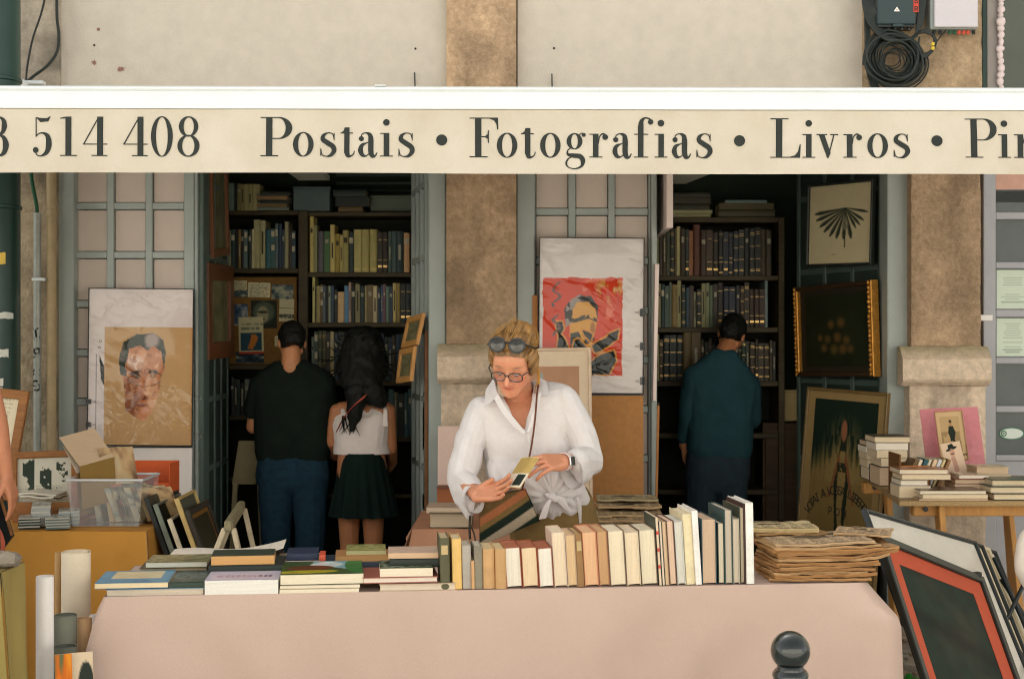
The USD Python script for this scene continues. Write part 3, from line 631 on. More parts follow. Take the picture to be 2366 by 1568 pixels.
for j in range(rows - 1):
    for i in range(n):
        k = (i + 1) % n; F += [[j * n + i, (j + 1) * n + i, (j + 1) * n + k], [j * n + i, (j + 1) * n + k, j * n + k]]
sk = trimesh.Trimesh(np.array(V), np.array(F), process=False)
topn = slab(lambda a, b: FA + a[..., None] * FL * FD + b[..., None] * FDEP * FN + (FZ - .001 + .0012 * (meshkit.fbm(np.stack([a * 9, b * 4, 0 * a], -1), 3, 2) - .5))[..., None] * EZ, 60, 16, (0, 0, -.004))
ft.part("table_board", obox(FA + FD * FL / 2 + FN * FDEP / 2 + EZ * (FZ - .022), (FL / 2 - .008, FDEP / 2 - .008, .0145), np.stack([FD, FN, EZ], 1), .003), M("plain_board", C(150, 120, 84), .6, .1))
for a in (.1, FL - .1):
    for b in (.08, FDEP - .08):
        p = FA + FD * a + FN * b; ft.part("leg", bar(p + EZ * 0.0, p + EZ * (FZ - .037), .035, .035), M("plain_board"))
tc = thing("table_cloth", "plain pink-beige cloth hanging to the ground over the front book table", "tablecloth")
tc.part("top_sheet", topn, m_cloth, smooth=40); tc.part("hanging_skirt", sk, m_cloth, smooth=True)

# ------------------------------------------------------------------ upright row on the front table
UP = [  # uL, uR, vTop, vBot, spine or fore-edge, cover, pages, depth, words
 (1018, 1040, 1243, 1362, "S", (86, 84, 56), (200, 180, 140), .16, "olive-spined old book"),
 (1046, 1068, 1240, 1356, "S", (232, 190, 112), (220, 200, 160), .15, "bright yellow-spined book"),
 (1069, 1090, 1255, 1355, "S", (176, 168, 156), (200, 190, 170), .15, "light grey-spined book"),
 (1090, 1097, 1290, 1355, "S", (205, 160, 110), (220, 200, 160), .12, "short thin tan booklet"),
 (1097, 1116, 1256, 1355, "S", (136, 128, 108), (200, 190, 170), .15, "grey-brown spined book"),
 (1116, 1145, 1262, 1354, "S", (206, 162, 110), (220, 196, 150), .17, "tan paperback with rounded spine"),
 (1145, 1171, 1262, 1354, "S", (198, 156, 104), (220, 196, 150), .17, "slightly darker tan paperback with rounded spine"),
 (1171, 1208, 1261, 1354, "F", (158, 76, 44), (244, 232, 214), .18, "white-paged book in a red-brown cover"),
 (1209, 1246, 1262, 1354, "F", (164, 84, 48), (242, 216, 178), .18, "cream-paged book in a red-brown cover"),
 (1247, 1281, 1263, 1354, "F", (150, 82, 54), (244, 234, 218), .18, "white-paged book, last of three in red-brown covers"),
 (1282, 1312, 1226, 1353, "F", (226, 200, 178), (240, 220, 190), .17, "tall cream book with a faint red band on top"),
 (1313, 1335, 1233, 1353, "F", (214, 186, 160), (232, 200, 156), .17, "cream book beside the tall cream one"),
 (1336, 1351, 1230, 1353, "S", (150, 112, 66), (200, 170, 120), .19, "brown-spined book"),
 (1352, 1385, 1227, 1353, "F", (206, 132, 96), (236, 190, 148), .19, "peach-paged book in a salmon cover"),
 (1386, 1410, 1226, 1353, "F", (184, 128, 96), (214, 172, 126), .19, "tan-paged book in a dull pink cover"),
 (1411, 1449, 1225, 1353, "F", (118, 96, 76), (240, 224, 194), .18, "wide cream-paged book in a dark cover"),
 (1450, 1482, 1229, 1353, "F", (222, 206, 176), (240, 220, 188), .18, "cream-paged book with a torn edge"),
 (1483, 1521, 1225, 1353, "F", (122, 100, 80), (242, 228, 198), .18, "widest cream-paged book of the row"),
 (1523, 1530, 1196, 1353, "F", (62, 70, 58), (230, 206, 176), .20, "thin booklet with red corner marks"),
 (1531, 1537, 1206, 1353, "F", (80, 90, 76), (232, 212, 190), .19, "thin green-covered booklet"),
 (1538, 1547, 1206, 1352, "S", (222, 190, 152), (230, 210, 180), .19, "thin tan-spined book"),
 (1548, 1565, 1203, 1352, "F", (96, 66, 54), (236, 204, 176), .19, "pink-paged book in a dark brown cover"),
 (1566, 1585, 1205, 1352, "F", (214, 214, 206), (226, 222, 208), .18, "pale grey-paged book"),
 (1586, 1607, 1189, 1352, "S", (234, 218, 176), (236, 220, 190), .21, "tall ivory-spined book"),
 (1608, 1622, 1181, 1352, "S", (240, 236, 228), (240, 230, 214), .22, "tall white-spined book with printed top"),
 (1623, 1657, 1200, 1351, "F", (52, 78, 84), (214, 184, 156), .21, "wide beige-paged book in a dark blue cover"),
 (1660, 1675, 1209, 1350, "F", (40, 62, 54), (236, 222, 196), .20, "cream-paged book in a dark green cover"),
 (1676, 1694, 1178, 1350, "F", (56, 80, 78), (206, 192, 172), .23, "grey-paged book in a dark teal cover"),
 (1695, 1710, 1198, 1349, "F", (190, 180, 160), (214, 200, 178), .20, "beige-paged book with ragged edge"),
 (1711, 1722, 1173, 1349, "F", (74, 78, 62), (214, 198, 170), .23, "tall narrow book in an olive cover"),
 (1725, 1743, 1161, 1348, "S", (244, 240, 230), (240, 232, 220), .24, "tallest white-spined book, with a dark maroon board"),
]
UPW = len(UP)
for i, (ul, ur, vt, vb, kind, cc, pc, dep, words) in enumerate(UP):
    e = .012 + (.004 * ((i * 7) % 3)); pl = TF(ul, e); pr = TF(ur, e); t = np.linalg.norm(pr - pl) * .985
    h = (vb - vt) * pl[1] / KF * 1.0; lean = math.radians(-3.6 if 7 <= i <= 24 else -1.2 if i < 7 else -1.0)
    ez = unit(EZ + FD * math.tan(lean)); ex = np.cross(FN, ez); 
    lift = max(0, -t * ex[2])
    o = pl + EZ * (FZ + .001 + lift)
    hard = not (words.endswith("paperback with rounded spine") or "booklet" in words)
    if kind == "S": T = T4(o, ex, FN, ez)
    else: T = T4(o + ex * t + FN * dep, -ex, -FN, ez)
    b = book(T, t, dep, h, cc, pc, f"{words}, {ORD[i]} in the upright row", "upright books on the front table", hard or "paperback" in words, False, .5 if "rounded" in words else .25)
    if i in (7, 8, 9):   # stained top edges
        b.part("stained_edge", put(bx(.003, t - .003, .006, dep - .01, h - .0034, h - .0026), T), cov((176, 98, 62)))
    if "maroon" in words: b.part("board", put(bx(-.006, -.0005, .002, dep - .004, 0, h - .004), T), cov((62, 34, 30)), label="dark maroon board along the left side")
    if "red corner" in words:
        for zz in (.25, .5, .75): b.part("red_mark", put(bx(.001, t - .001, dep - .0004, dep + .0008, h * zz, h * zz + .012), T), cov((206, 70, 52)))
    if kind == "S" and t > .02 and i in (0, 12): b.part("spine_label", put(bx(t * .15, t * .85, -.5 * .25 * t - .0016, -.5 * .25 * t - .0008, h * .68, h * .86), T), cov((196, 170, 120)))

# ------------------------------------------------------------------ flat piles on the front table
def flatbook(u0, u1, v1, v0, e, dep, cover, pages, label, turn=0.0, hard=True, fore=True, z=None, pr=None, group="books lying flat on the front table", curl=0, spine_front=False):
    """front edge from u0 to u1, its top at row v1 and its foot at v0"""
    a, b = TF(u0, e), TF(u1, e); w = np.linalg.norm(b - a); z0 = Z(v0, a[1]) if z is None else z; th = (v0 - v1) * a[1] / KF
    c, s = math.cos(turn), math.sin(turn); ex = FD * c + FN * s; ey = -FD * s + FN * c
    if spine_front: T = T4(a + EZ * z0, EZ, ey, ex)                               # spine towards the viewer
    else: T = T4(a + EZ * z0 + ey * dep, EZ, -ey, ex)                             # fore-edge towards the viewer
    bk = book(T, th, dep, w, cover, pages, label, group, hard, True)
    if pr is not None:
        o = a + EZ * (z0 + th + .0009) + ey * dep * .985 + ex * w * .012
        g, col = prnt(o, ex * w * .976, -ey * dep * .97, 60, 50, pr); bk.part("cover_print", g, m_gloss, color=col)
    return bk, z0 + th
def cov_border(bc, ic, x=.16, y=.14, seed=0):
    def f(s, t):
        im = full(s, bc); im = lay(im, (s > x) * (s < 1 - x * .8) * (t > y * .5) * (t < 1 - y * 2.2), ic); im *= (1 + .25 * (nz(s, t, 9, seed) - .5))[..., None]
        return lay(im, lines((s - .15) / .7, (t - .82) / .1, 1, seed, .6) * (t > .82) * (t < .93) * (s > .15), (70, 80, 140))
    return f
def cov_photo(cols, sc=4, seed=0):
    def f(s, t):
        n = nz(s, t, sc, seed); x = np.clip((n - .3) / .4, 0, .999) * (len(cols) - 1); i = x.astype(int); fr_ = (x - i)[..., None]; c = np.array(cols, float)
        return c[i] * (1 - fr_) + c[i + 1] * fr_
    return f
def cov_landscape(s, t):
    im = full(s, (62, 82, 40)); n = nz(s, t, 7, 3)
    im = lay(im, (t < .62 + .2 * (n - .5)) * ellm(s, t, .72, .1, .34, .55), (150, 190, 196)); im = lay(im, ellm(s, t, .55, .3, .2, .25, 20), (222, 232, 226))
    im = lay(im, ellm(s, t, .95, .4, .16, .6), (60, 120, 60)); im = lay(im, ellm(s, t, .35, .55, .3, .2, -8), (108, 62, 34)); im = lay(im, ellm(s, t, .3, .85, .4, .12, -6), (190, 176, 52))
    return im * (1 + .4 * (n - .5))[..., None]
def cov_lilac(s, t):
    im = full(s, (206, 198, 214)); im *= (1 + .05 * (nz(s, t, 9, 1) - .5))[..., None]
    m = (t > .45) * (t < .72) * (((s * 13) % 1) > .2) * (s > .12) * (s < .9) * (nz(s, t, 22, 5) > .42); im = lay(im, m * .7, (150, 110, 150)); return lay(im, m * (s > .72) * .8, (70, 66, 120))
flatbook(244, 472, 1361, 1379, .012, .25, (120, 150, 172), (218, 204, 184), "thin pale blue hardback lying at the left end of the pink table")
flatbook(219, 388, 1347, 1360, .006, .25, (96, 150, 178), (238, 216, 176), "blue-bordered picture book on top at the left corner of the pink table", turn=.02, hard=False, pr=cov_border((84, 146, 178), (226, 206, 160)))
flatbook(390, 472, 1345, 1360, .016, .25, (42, 60, 48), (60, 72, 58), "dark green book between the blue picture book and the thick white book", pr=cov_photo([(34, 48, 40), (54, 72, 60), (96, 110, 108), (40, 54, 44)], 9, 4), spine_front=True)
flatbook(473, 643, 1340, 1376, .004, .18, (204, 196, 212), (238, 234, 224), "thick white-paged book with lilac cover lying on the pink table", turn=-.015, hard=False, pr=cov_lilac)
flatbook(322, 480, 1312, 1345, .27, .17, (96, 84, 60), (190, 170, 140), "brown book carrying the grey-green book at the left")
flatbook(337, 478, 1299, 1311, .262, .18, (150, 150, 112), (206, 204, 190), "grey-green magazine lying behind the blue picture book", hard=False, pr=cov_photo([(86, 92, 62), (120, 122, 84), (170, 160, 112), (96, 98, 66)], 6, 8))
flatbook(482, 655, 1307, 1338, .20, .22, (30, 42, 36), (46, 54, 44), "black book lying under the tan paperback behind the lilac book", spine_front=True)
flatbook(488, 634, 1284, 1306, .205, .15, (52, 62, 46), (222, 172, 112), "tan-paged paperback lying on top of the black book", turn=.03, hard=False)
flatbook(392, 652, 1291, 1328, .44, .18, (60, 52, 38), (120, 100, 70), "flat dark box file under the white album at the back of the table", spine_front=True)
# the album with a lifted corner
a, b = TF(388, .43), TF(655, .43); za = Z(1286, a[1])
alb = thing("open_album", "large white album sheet with a lifted right corner behind the tan paperback", "album")
alb.part("sheet", slab(lambda p, q: a + p[..., None] * (b - a) + q[..., None] * FN * .2 + (za + .030 * p ** 6 + .004 * np.sin(p * 9))[..., None] * EZ, 30, 6, (0, 0, -.006)), pag((238, 226, 208), True), smooth=40)
flatbook(646, 830, 1361, 1374, .004, .26, (214, 196, 166), (238, 226, 200), "lowest cream magazine of the landscape-topped pile", hard=False)
flatbook(647, 832, 1352, 1360, .006, .26, (204, 190, 166), (236, 222, 196), "middle cream magazine of the landscape-topped pile", hard=False)
flatbook(648, 840, 1327, 1351, .004, .28, (60, 84, 44), (236, 224, 198), "thick magazine with a green landscape photograph on its cover", turn=.02, hard=False, pr=cov_landscape)
flatbook(876, 1054, 1349, 1366, .004, .20, (200, 176, 150), (222, 206, 184), "pale lowest book of the pile left of the upright row")
flatbook(838, 1013, 1334, 1348, .002, .22, (150, 84, 70), (238, 222, 204), "white-paged book with a reddish cover second in its pile", turn=.015)
flatbook(878, 1000, 1312, 1333, .012, .17, (50, 66, 44), (240, 226, 200), "small thick book with a dark green photograph cover", hard=False, pr=cov_photo([(30, 46, 34), (60, 80, 52), (176, 178, 160), (44, 60, 40)], 6, 12))
flatbook(900, 1014, 1291, 1311, .06, .15, (34, 44, 34), (60, 64, 46), "dark book wedged under the pink-grey paperback", spine_front=True, pr=cov_photo([(30, 42, 32), (90, 100, 60), (34, 44, 34)], 9, 2))
flatbook(897, 1013, 1277, 1290, .06, .155, (208, 178, 156), (220, 184, 148), "pink-grey paperback on top of the pile left of the upright row", hard=False, turn=-.02)
flatbook(735, 900, 1300, 1330, .34, .2, (42, 58, 72), (60, 74, 84), "dark blue book behind the landscape magazine", spine_front=True)
flatbook(775, 900, 1284, 1299, .36, .16, (186, 134, 84), (206, 160, 104), "thin orange-tan book on the dark blue book", hard=False)
flatbook(800, 892, 1271, 1283, .385, .15, (150, 146, 84), (190, 188, 140), "yellow-green booklet at the back under the pink-grey paperback's level", hard=False, pr=cov_photo([(120, 128, 66), (176, 170, 100), (206, 198, 140)], 8, 21))
flatbook(640, 738, 1297, 1330, .32, .2, (222, 198, 170), (226, 204, 176), "cream box-like book at the back between the two piles", hard=False)
flatbook(662, 735, 1279, 1296, .34, .16, (40, 52, 78), (60, 66, 80), "navy blue book at the back of the table below the jeans", spine_front=True)
flatbook(738, 752, 1281, 1299, .30, .10, (206, 84, 52), (214, 160, 120), "tiny orange booklet at the back of the table", spine_front=True)

# ------------------------------------------------------------------ newspapers at the right end
def newspaper(c, w, d, z, th, turn, seed, label, group, curl=0.0, tone=(206, 174, 132), droop=0.0, lift=0.0, base=None):
    cc, ss = math.cos(turn), math.sin(turn); ex = np.array([cc, ss, 0.]); ey = np.array([-ss, cc, 0.])
    def f(a, b):
        e = .010 * (meshkit.fbm(np.stack([a * 5, b * 3, 0 * a + seed], -1), 3, seed) - .5)
        x = (a - .5) * w + .012 * (meshkit.fbm(np.stack([b * 6, 0 * a + seed, 0 * a], -1), 3, 1) - .5) * (np.abs(a - .5) > .4); y = (b - .5) * d + .02 * (meshkit.fbm(np.stack([a * 7, 0 * a + seed, 0 * a + 4], -1), 3, 2) - .5) * (b < .1)
        zz = z + e + curl * np.clip((a - .55) / .45, 0, 1) ** 2 - droop * np.clip((.2 - b) / .2, 0, 1) ** 2 + lift * np.sin(np.pi * a) * .5
        return np.asarray(c)[:2].tolist()[0] * 0 + np.stack([c[0] + ex[0] * x + ey[0] * y, c[1] + ex[1] * x + ey[1] * y, zz], -1)
    n = thing("newspaper", label, "newspaper", group)
    n.part("folded_sheets", slab(f, 34, 26, (0, 0, -th)), M("newsprint_%d_%d_%d" % tuple(tone), C(*tone), .9, .18, 1.0, stretch=(9, 9, 330), spec=.1), smooth=35)
    # three thin leaves fanning at the front edge, then the printed page
    for k in range(2):
        def fl(a, b, k=k): q = f(a, b * .25 - .012 * (k + 1) * (0.4 + .6 * meshkit.noise(np.stack([a * 8, 0 * a + k, 0 * a + seed], -1), 3))); q[..., 2] -= th * (.3 + .35 * k); return q
        n.part("leaf", slab(fl, 20, 4, (0, 0, -.0009)), M("newsprint_%d_%d_%d" % tuple(tone)))
    a, b = np.meshgrid(np.linspace(.01, .99, 70), np.linspace(.01, .99, 60), indexing="ij")
    g = grid(lambda a, b: f(a, b) + np.array([0, 0, .0011]), 70, 60, (.012, .988), (.012, .988))
    n.part("printed_page", g, m_print, color=srgb(np.clip(newsprint(seed, tuple(min(255, q + 14) for q in tone))(a, 1 - b), 0, 255)).reshape(-1, 3)); return n
pc0 = TF(1880, .20); ang0 = math.atan2(FD[1], FD[0]); zz0 = FZ + .002; rr = np.random.default_rng(3)
spec = [(.36, .30, 1874, .17, 0), (.37, .29, 1880, .17, 1), (.34, .30, 1868, .18, 2), (.36, .30, 1876, .17, 3), (.38, .29, 1882, .17, 4), (.37, .30, 1884, .17, 5), (.40, .29, 1898, .17, 6), (.43, .29, 1908, .17, 7), (.44, .28, 1906, .17, 8), (.40, .30, 1885, .17, 9), (.39, .30, 1880, .17, 10), (.36, .29, 1878, .175, 11)]
for i, (w, d, u, e, k) in enumerate(spec):
    th = .0085 + rr.uniform(0, .003); zz0 += th + .001
    top = i == len(spec) - 1; curl = .02 if i in (6, 7, 8) else .004
    lab = "uppermost browned newspaper of the front pile at the table's right end" if top else ("yellowed newspaper jutting out to the right of its pile, %s of three" % ("lowest", "middle", "upper")[i - 6] if i in (6, 7, 8) else "yellowed folded newspaper, %s from the bottom of the front newspaper pile" % ORD[i])
    newspaper(TF(u, e), w, d, zz0, th, ang0 + rr.normal(0, .035), 40 + k, lab, "newspapers at the right end of the front table", curl=curl if not top else .008, tone=[(196, 152, 104), (186, 140, 92), (206, 168, 122), (176, 132, 88)][i % 4] if not top else (204, 174, 136))
    zz0 += .0004
zt1 = zz0
newspaper(TF(1800, .33), .26, .20, zt1 + .028, .016, ang0 - .1, 71, "cream newspaper with a green picture on the back of the pile", "newspapers at the right end of the front table", tone=(208, 186, 140))
newspaper(TF(1805, .33), .27, .21, zt1 + .010, .008, ang0 + .05, 72, "tan newspaper just below the cream one with the green picture", "newspapers at the right end of the front table", tone=(190, 152, 104))
newspaper(TF(1995, .24), .20, .20, zt1 + .013, .008, ang0 - .42, 73, "folded newspaper turned askew at the pile's right with a red mark", "newspapers at the right end of the front table", tone=(206, 174, 134), lift=.004)
# ================================================================== people
def rotm(pitch=0, yaw=0, roll=0):
    """pitch > 0 looks down, yaw > 0 turns the face towards +x, roll > 0 tips the crown towards +x"""
    p, y, r = (math.radians(q) for q in (pitch, yaw, roll))
    Rx = np.array([[1, 0, 0], [0, math.cos(p), -math.sin(p)], [0, math.sin(p), math.cos(p)]])
    Rz = np.array([[math.cos(y), -math.sin(y), 0], [math.sin(y), math.cos(y), 0], [0, 0, 1]])
    Ry = np.array([[math.cos(r), 0, math.sin(r)], [0, 1, 0], [-math.sin(r), 0, math.cos(r)]])
    return Ry @ Rz @ Rx
def ell(c, r, n=32):
    return m3.Manifold.sphere(1.0, n).scale([float(x) for x in r]).translate([float(x) for x in c])
def moved(man, R, c):
    A = np.hstack([R, np.asarray(c, float)[:, None]]); return man.transform(A.tolist())
def head_man():
    H = hull; parts = [ell((0, .018, .028), (.074, .094, .088)),
        H(((0, -.060, .045), .030), ((.036, -.050, .040), .026), ((-.036, -.050, .040), .026), ((.044, -.052, -.012), .024), ((-.044, -.052, -.012), .024), ((0, -.066, -.03), .026), ((.05, .0, 0), .024), ((-.05, .0, 0), .024)),
        H(((.044, -.052, -.012), .022), ((-.044, -.052, -.012), .022), ((0, -.074, -.094), .018), ((.018, -.068, -.092), .014), ((-.018, -.068, -.092), .014), ((.05, -.005, -.052), .018), ((-.05, -.005, -.052), .018), ((0, -.078, -.05), .016)),
        H(((0, -.084, .008), .009), ((0, -.108, -.034), .0105)), H(((0, -.104, -.036), .009), ((.013, -.094, -.037), .0075), ((-.013, -.094, -.037), .0075), ((0, -.08, -.03), .012)),
        H(((.024, -.082, .022), .007), ((.046, -.070, .020), .007)), H(((-.024, -.082, .022), .007), ((-.046, -.070, .020), .007))]
    for s in (-1, 1): parts.append(ell((s * .077, .012, -.008), (.010, .020, .031)))
    return parts
def eyes_parts(th, R, c, sc, irid=(60, 90, 110)):
    w = M("eye_white", C(232, 226, 218), .25, 0); ir = M("iris_%d" % irid[0], C(*irid), .2, 0)
    for s in (-1, 1):
        e = trimesh.creation.icosphere(2, .0125); e.apply_translation((s * .031, -.0725, .002)); e.vertices = (np.asarray(e.vertices) * sc) @ R.T + c; n = th.part("eyeball", e, w, smooth=True)
        l = trimesh.creation.icosphere(2, .0136); l.apply_translation((s * .031, -.0722, .0062)); l.vertices = (np.asarray(l.vertices) * sc) @ R.T + c; n.part("eyelid", l, M("eyelid_skin", C(206, 134, 100), .5, .05), smooth=True)
        q = trimesh.creation.icosphere(2, .0062); q.apply_translation((s * .031, -.0785, -.005)); q.vertices = (np.asarray(q.vertices) * sc) @ R.T + c; n.part("iris", q, ir, smooth=True)
def hand(w, f, s, nr, curls, sc=1.0, thumb=(.5, .7, .3), spread=1.0):
    """wrist, direction of the fingers, direction of the thumb side, direction the palm faces, bend of each finger's joints in degrees"""
    w, f = np.asarray(w, float), unit(f); s = unit(np.asarray(s) - f * (np.asarray(s) @ f)); nr = unit(np.cross(f, s)) * (1 if np.cross(f, s) @ np.asarray(nr) > 0 else -1)
    P_ = lambda a, b, c: w + sc * (f * a + s * b + nr * c)
    ks = [P_(.088 - .004 * abs(i - 1), .030 - .021 * i, -.002) for i in range(4)]
    out = [hull((P_(0, .016, 0), .021 * sc), (P_(0, -.014, 0), .021 * sc), (ks[0], .0125 * sc), (ks[3], .0115 * sc), (P_(.03, .022, .006), .016 * sc), (P_(.03, -.026, .006), .015 * sc)), hull(*[(k, .0115 * sc) for k in ks])]
    for i, (L, k) in enumerate(zip(((.042, .027, .022), (.047, .030, .023), (.043, .028, .022), (.034, .022, .020)), ks)):
        d0 = unit(f + s * (.10 - .07 * i) * spread); a, p, r = 0, k, .0098
        for j, l in enumerate(L):
            a += math.radians(curls[i][j] if np.ndim(curls[i]) else curls[i]); d = d0 * math.cos(a) + nr * math.sin(a); q = p + d * l * sc
            out.append(hull((p, r * sc), (q, (r - .0009) * sc), n=12)); p, r = q, r - .0009
    p = P_(.022, .026, .006); d = unit(f * thumb[0] + s * thumb[1] + nr * thumb[2]); q = p + d * .040 * sc; d2 = unit(d + f * .5 + nr * .25); e = q + d2 * .030 * sc
    out += [hull((P_(.012, .014, .006), .017 * sc), (p, .014 * sc), (q, .011 * sc)), hull((q, .011 * sc), (e, .0088 * sc), n=12)]
    return out
def limb(*pr): return [hull(pr[i], pr[i + 1]) for i in range(len(pr) - 1)]
def legs(hipL, hipR, yk=0, foot=.24, rt=.085, spread=0, fy=1):
    """thigh, knee, calf, ankle and foot for both legs from the hips down to the floor; fy = -1: feet point towards the camera"""
    out = []
    for h, s in ((hipL, -1), (hipR, 1)):
        kx = h + np.array([s * spread * .5, -.02 * fy * -1, -h[2] * .47]); an = np.array([h[0] + s * spread, h[1], .075])
        out += limb((h, rt), (kx, .055), (an + [0, 0, .16] + (kx - an) * .12, .052), (an, .036))
        out += [hull((an + [0, .0, -.03], .036), (np.array([an[0], an[1] + fy * .15, .028]), .026), (np.array([an[0] + s * .01, an[1] + fy * .12, .03]), .030), (np.array([an[0], an[1] - fy * .03, .035]), .03))]
    return out
def skin(name, rgb): return M(name, C(*rgb), 0.48, 0.07, 30, 0.10, 160, spec=.4, sub=.12)
def hairmesh(parts, length, cut=None, amp=.006, freq=60, seed=0, axis=(1, .25, .2), it=6):
    man = m3.Manifold.batch_boolean(parts, m3.OpType.Add)
    if cut: man = man - m3.Manifold.batch_boolean(cut, m3.OpType.Add)
    t = tomesh(man.refine_to_length(length)); t.merge_vertices(); trimesh.smoothing.filter_taubin(t, lamb=.5, nu=.52, iterations=it)
    return t
def strandcol(v, hi, lo, sc=(90, 26, 20), seed=0, roots=None):
    n = meshkit.fbm(v * np.asarray(sc) + 9, 3, seed); n2 = meshkit.fbm(v * 14, 3, seed + 4); x = np.clip((n * .65 + n2 * .5 - .38) / .4, 0, 1)[:, None]
    return np.asarray(hi) * x + np.asarray(lo) * (1 - x)

# ------------------------------------------------------------------ the woman reading behind the table
W = lambda u, v, Y: P(u, v, Y)
wm = thing("person", "person in loose white shirt, sunglasses on blond hair, bowed over a small booklet", "person")
Rh = rotm(30, -14, 4); hc = W(1186, 838, 5.72); hs = 1.06
sk = [moved(p.scale([hs] * 3), Rh, hc) for p in head_man()]
nb0 = W(1203, 925, 5.86)
sk += limb((hc + Rh @ np.array([0, .03, -.05]) * hs, .052), (nb0, .056)) 
chest = [hull((W(1140, 965, 5.82), .060), (W(1275, 945, 5.84), .060), (nb0 + [0, 0, -.02], .06), (W(1180, 1030, 5.80), .095), (W(1250, 1025, 5.82), .095)),
         hull((W(1180, 1030, 5.80), .095), (W(1250, 1025, 5.82), .095), (W(1240, 1130, 5.84), .095), (W(1300, 1128, 5.85), .095)),
         hull((W(1240, 1130, 5.84), .095), (W(1300, 1128, 5.85), .095), (W(1245, 1215, 5.86), .105), (W(1312, 1215, 5.87), .105))]
sk += chest
wl, wr = W(1102, 1141, 5.53), W(1300, 1066, 5.60)
elL, elR = W(1064, 1105, 5.68), W(1362, 1062, 5.76)
sk += limb((W(1118, 960, 5.80), .050), (elL, .034), (wl, .027)) + limb((W(1300, 935, 5.83), .055), (elR, .034), (wr, .029))
hL = hand(wl, W(1190, 1124, 5.44) - wl, (0.15, 0.55, .85), (0, .2, 1), [(12, 14, 10), (10, 16, 12), (8, 18, 14), (6, 22, 16)], 1.0, thumb=(.9, .12, .30))
hR = hand(wr, W(1222, 1070, 5.49) - wr, (-.1, .75, .55), (.1, .8, -.6), [(14, 22, 16), (22, 24, 16), (26, 24, 16), (30, 26, 18)], 1.0, thumb=(.6, .35, .7))
sk += hL + hR
sk += legs(W(1258, 1225, 5.86), W(1312, 1225, 5.87), fy=-1, rt=.092)
body = flesh(sk, .0075, 5)
v = np.asarray(body.vertices); lc = (v - hc) @ Rh / hs
scol = np.tile(np.array(C(222, 152, 116)), (len(v), 1))
isface = (np.linalg.norm(v - hc, axis=1) < .16)
def blob(c, r): return np.exp(-((lc - np.array(c)) ** 2 / np.array(r) ** 2).sum(1))[:, None] * isface[:, None]
for c_, r_2, col, k in (((0, -.1, -.037), (.014, .02, .012), C(214, 122, 96), .6), ((.045, -.07, -.03), (.02, .03, .02), C(222, 124, 100), .5), ((-.045, -.07, -.03), (.02, .03, .02), C(222, 124, 100), .5), ((0, -.085, -.060), (.021, .02, .0055), C(190, 92, 82), .95),
                        ((.033, -.078, .026), (.020, .02, .0045), C(130, 92, 60), .75), ((-.033, -.078, .026), (.020, .02, .0045), C(130, 92, 60), .75), ((.031, -.085, .003), (.016, .02, .006), C(120, 76, 60), .6), ((-.031, -.085, .003), (.016, .02, .006), C(120, 76, 60), .6)):
    m_ = np.clip(blob(c_, r_2) * 1.3, 0, 1) * k; scol = scol * (1 - m_) + np.array(col) * m_
m_skw = M("skin_fair", rough=.45, grain=.04, var=.06, scale=40, attr=True, spec=.4, sub=.15)
wm.part("body", body, m_skw, smooth=True, color=scol)
eyes_parts(wm, Rh, hc, hs)
# hair: swept up and back, volume on the crown, loose wisps
hp = [ell((0, .022, .034), (.085, .102, .096)), ell((.012, .05, .085), (.066, .072, .058)), ell((-.016, -.015, .098), (.060, .055, .034)), ell((.030, -.01, .100), (.050, .055, .034)), ell((.0, .115, .03), (.045, .04, .05)), ell((.076, .0, .02), (.022, .05, .06)), ell((-.072, .0, .03), (.02, .045, .05))]
hcut = [ell((0, -.115, -.050), (.078, .072, .125)), ell((.0, -.105, .01), (.064, .045, .055))] + [m3.Manifold.cube([.4, .4, .2], True).translate([0, 0, -.16])]
ht = hairmesh([moved(p.scale([hs] * 3), Rh, hc) for p in hp], .0065, [moved(p.scale([hs] * 3), Rh, hc) for p in hcut], it=8)
hv = (np.asarray(ht.vertices) - hc) @ Rh / hs
ang = np.arctan2(hv[:, 0], hv[:, 2] + .03); rid = np.sin(ang * 26 + 7 * meshkit.fbm(hv * 20, 3, 1) + hv[:, 1] * 30) * .5 + np.sin(ang * 61 + 9 * meshkit.fbm(hv * 16, 3, 2)) * .3
lump = meshkit.fbm(hv * np.array([30, 14, 22]), 3, 5) - .5
ht.vertices = np.asarray(ht.vertices) + np.asarray(ht.vertex_normals) * (.0030 * rid + .011 * lump)[:, None]
t_ = np.clip(.5 + .42 * rid + 1.1 * lump, 0, 1)[:, None]; front = np.clip((-.03 - hv[:, 1]) / .05, 0, 1)[:, None] * np.clip((.12 - hv[:, 2]) / .06, 0, 1)[:, None]
hcol = np.array(C(194, 144, 82)) * t_ + np.array(C(98, 70, 36)) * (1 - t_); hcol = hcol * (1 - .7 * front) + np.array(C(96, 72, 40)) * .7 * front
m_blond = M("blond_hair", rough=.42, var=.12, scale=120, attr=True, spec=.5, stretch=(2.0, .5, .5))
hn = wm.part("hair", ht, m_blond, smooth=True, color=hcol)
wisps = []; rw = np.random.default_rng(8)
HF = lambda x, y, z: hc + Rh @ (np.array([x, y, z]) * hs)
for k in range(70):
    a0 = rw.uniform(-1.5, 1.5); r0 = .085 + rw.uniform(0, .006); y0 = rw.uniform(-.06, .02)
    p0 = HF(math.sin(a0) * r0, y0, .034 + math.cos(a0) * (.098)); p1 = HF(math.sin(a0 + rw.normal(0, .15)) * (r0 + .004), y0 + .05, .036 + math.cos(a0) * .101); p2 = HF(math.sin(a0) * r0 * .8, y0 + .11, .05 + math.cos(a0) * .09)
    wisps.append(sweep(spline([p0, p1, p2], 8), [.0009] * 7 + [.0003], 4, False))
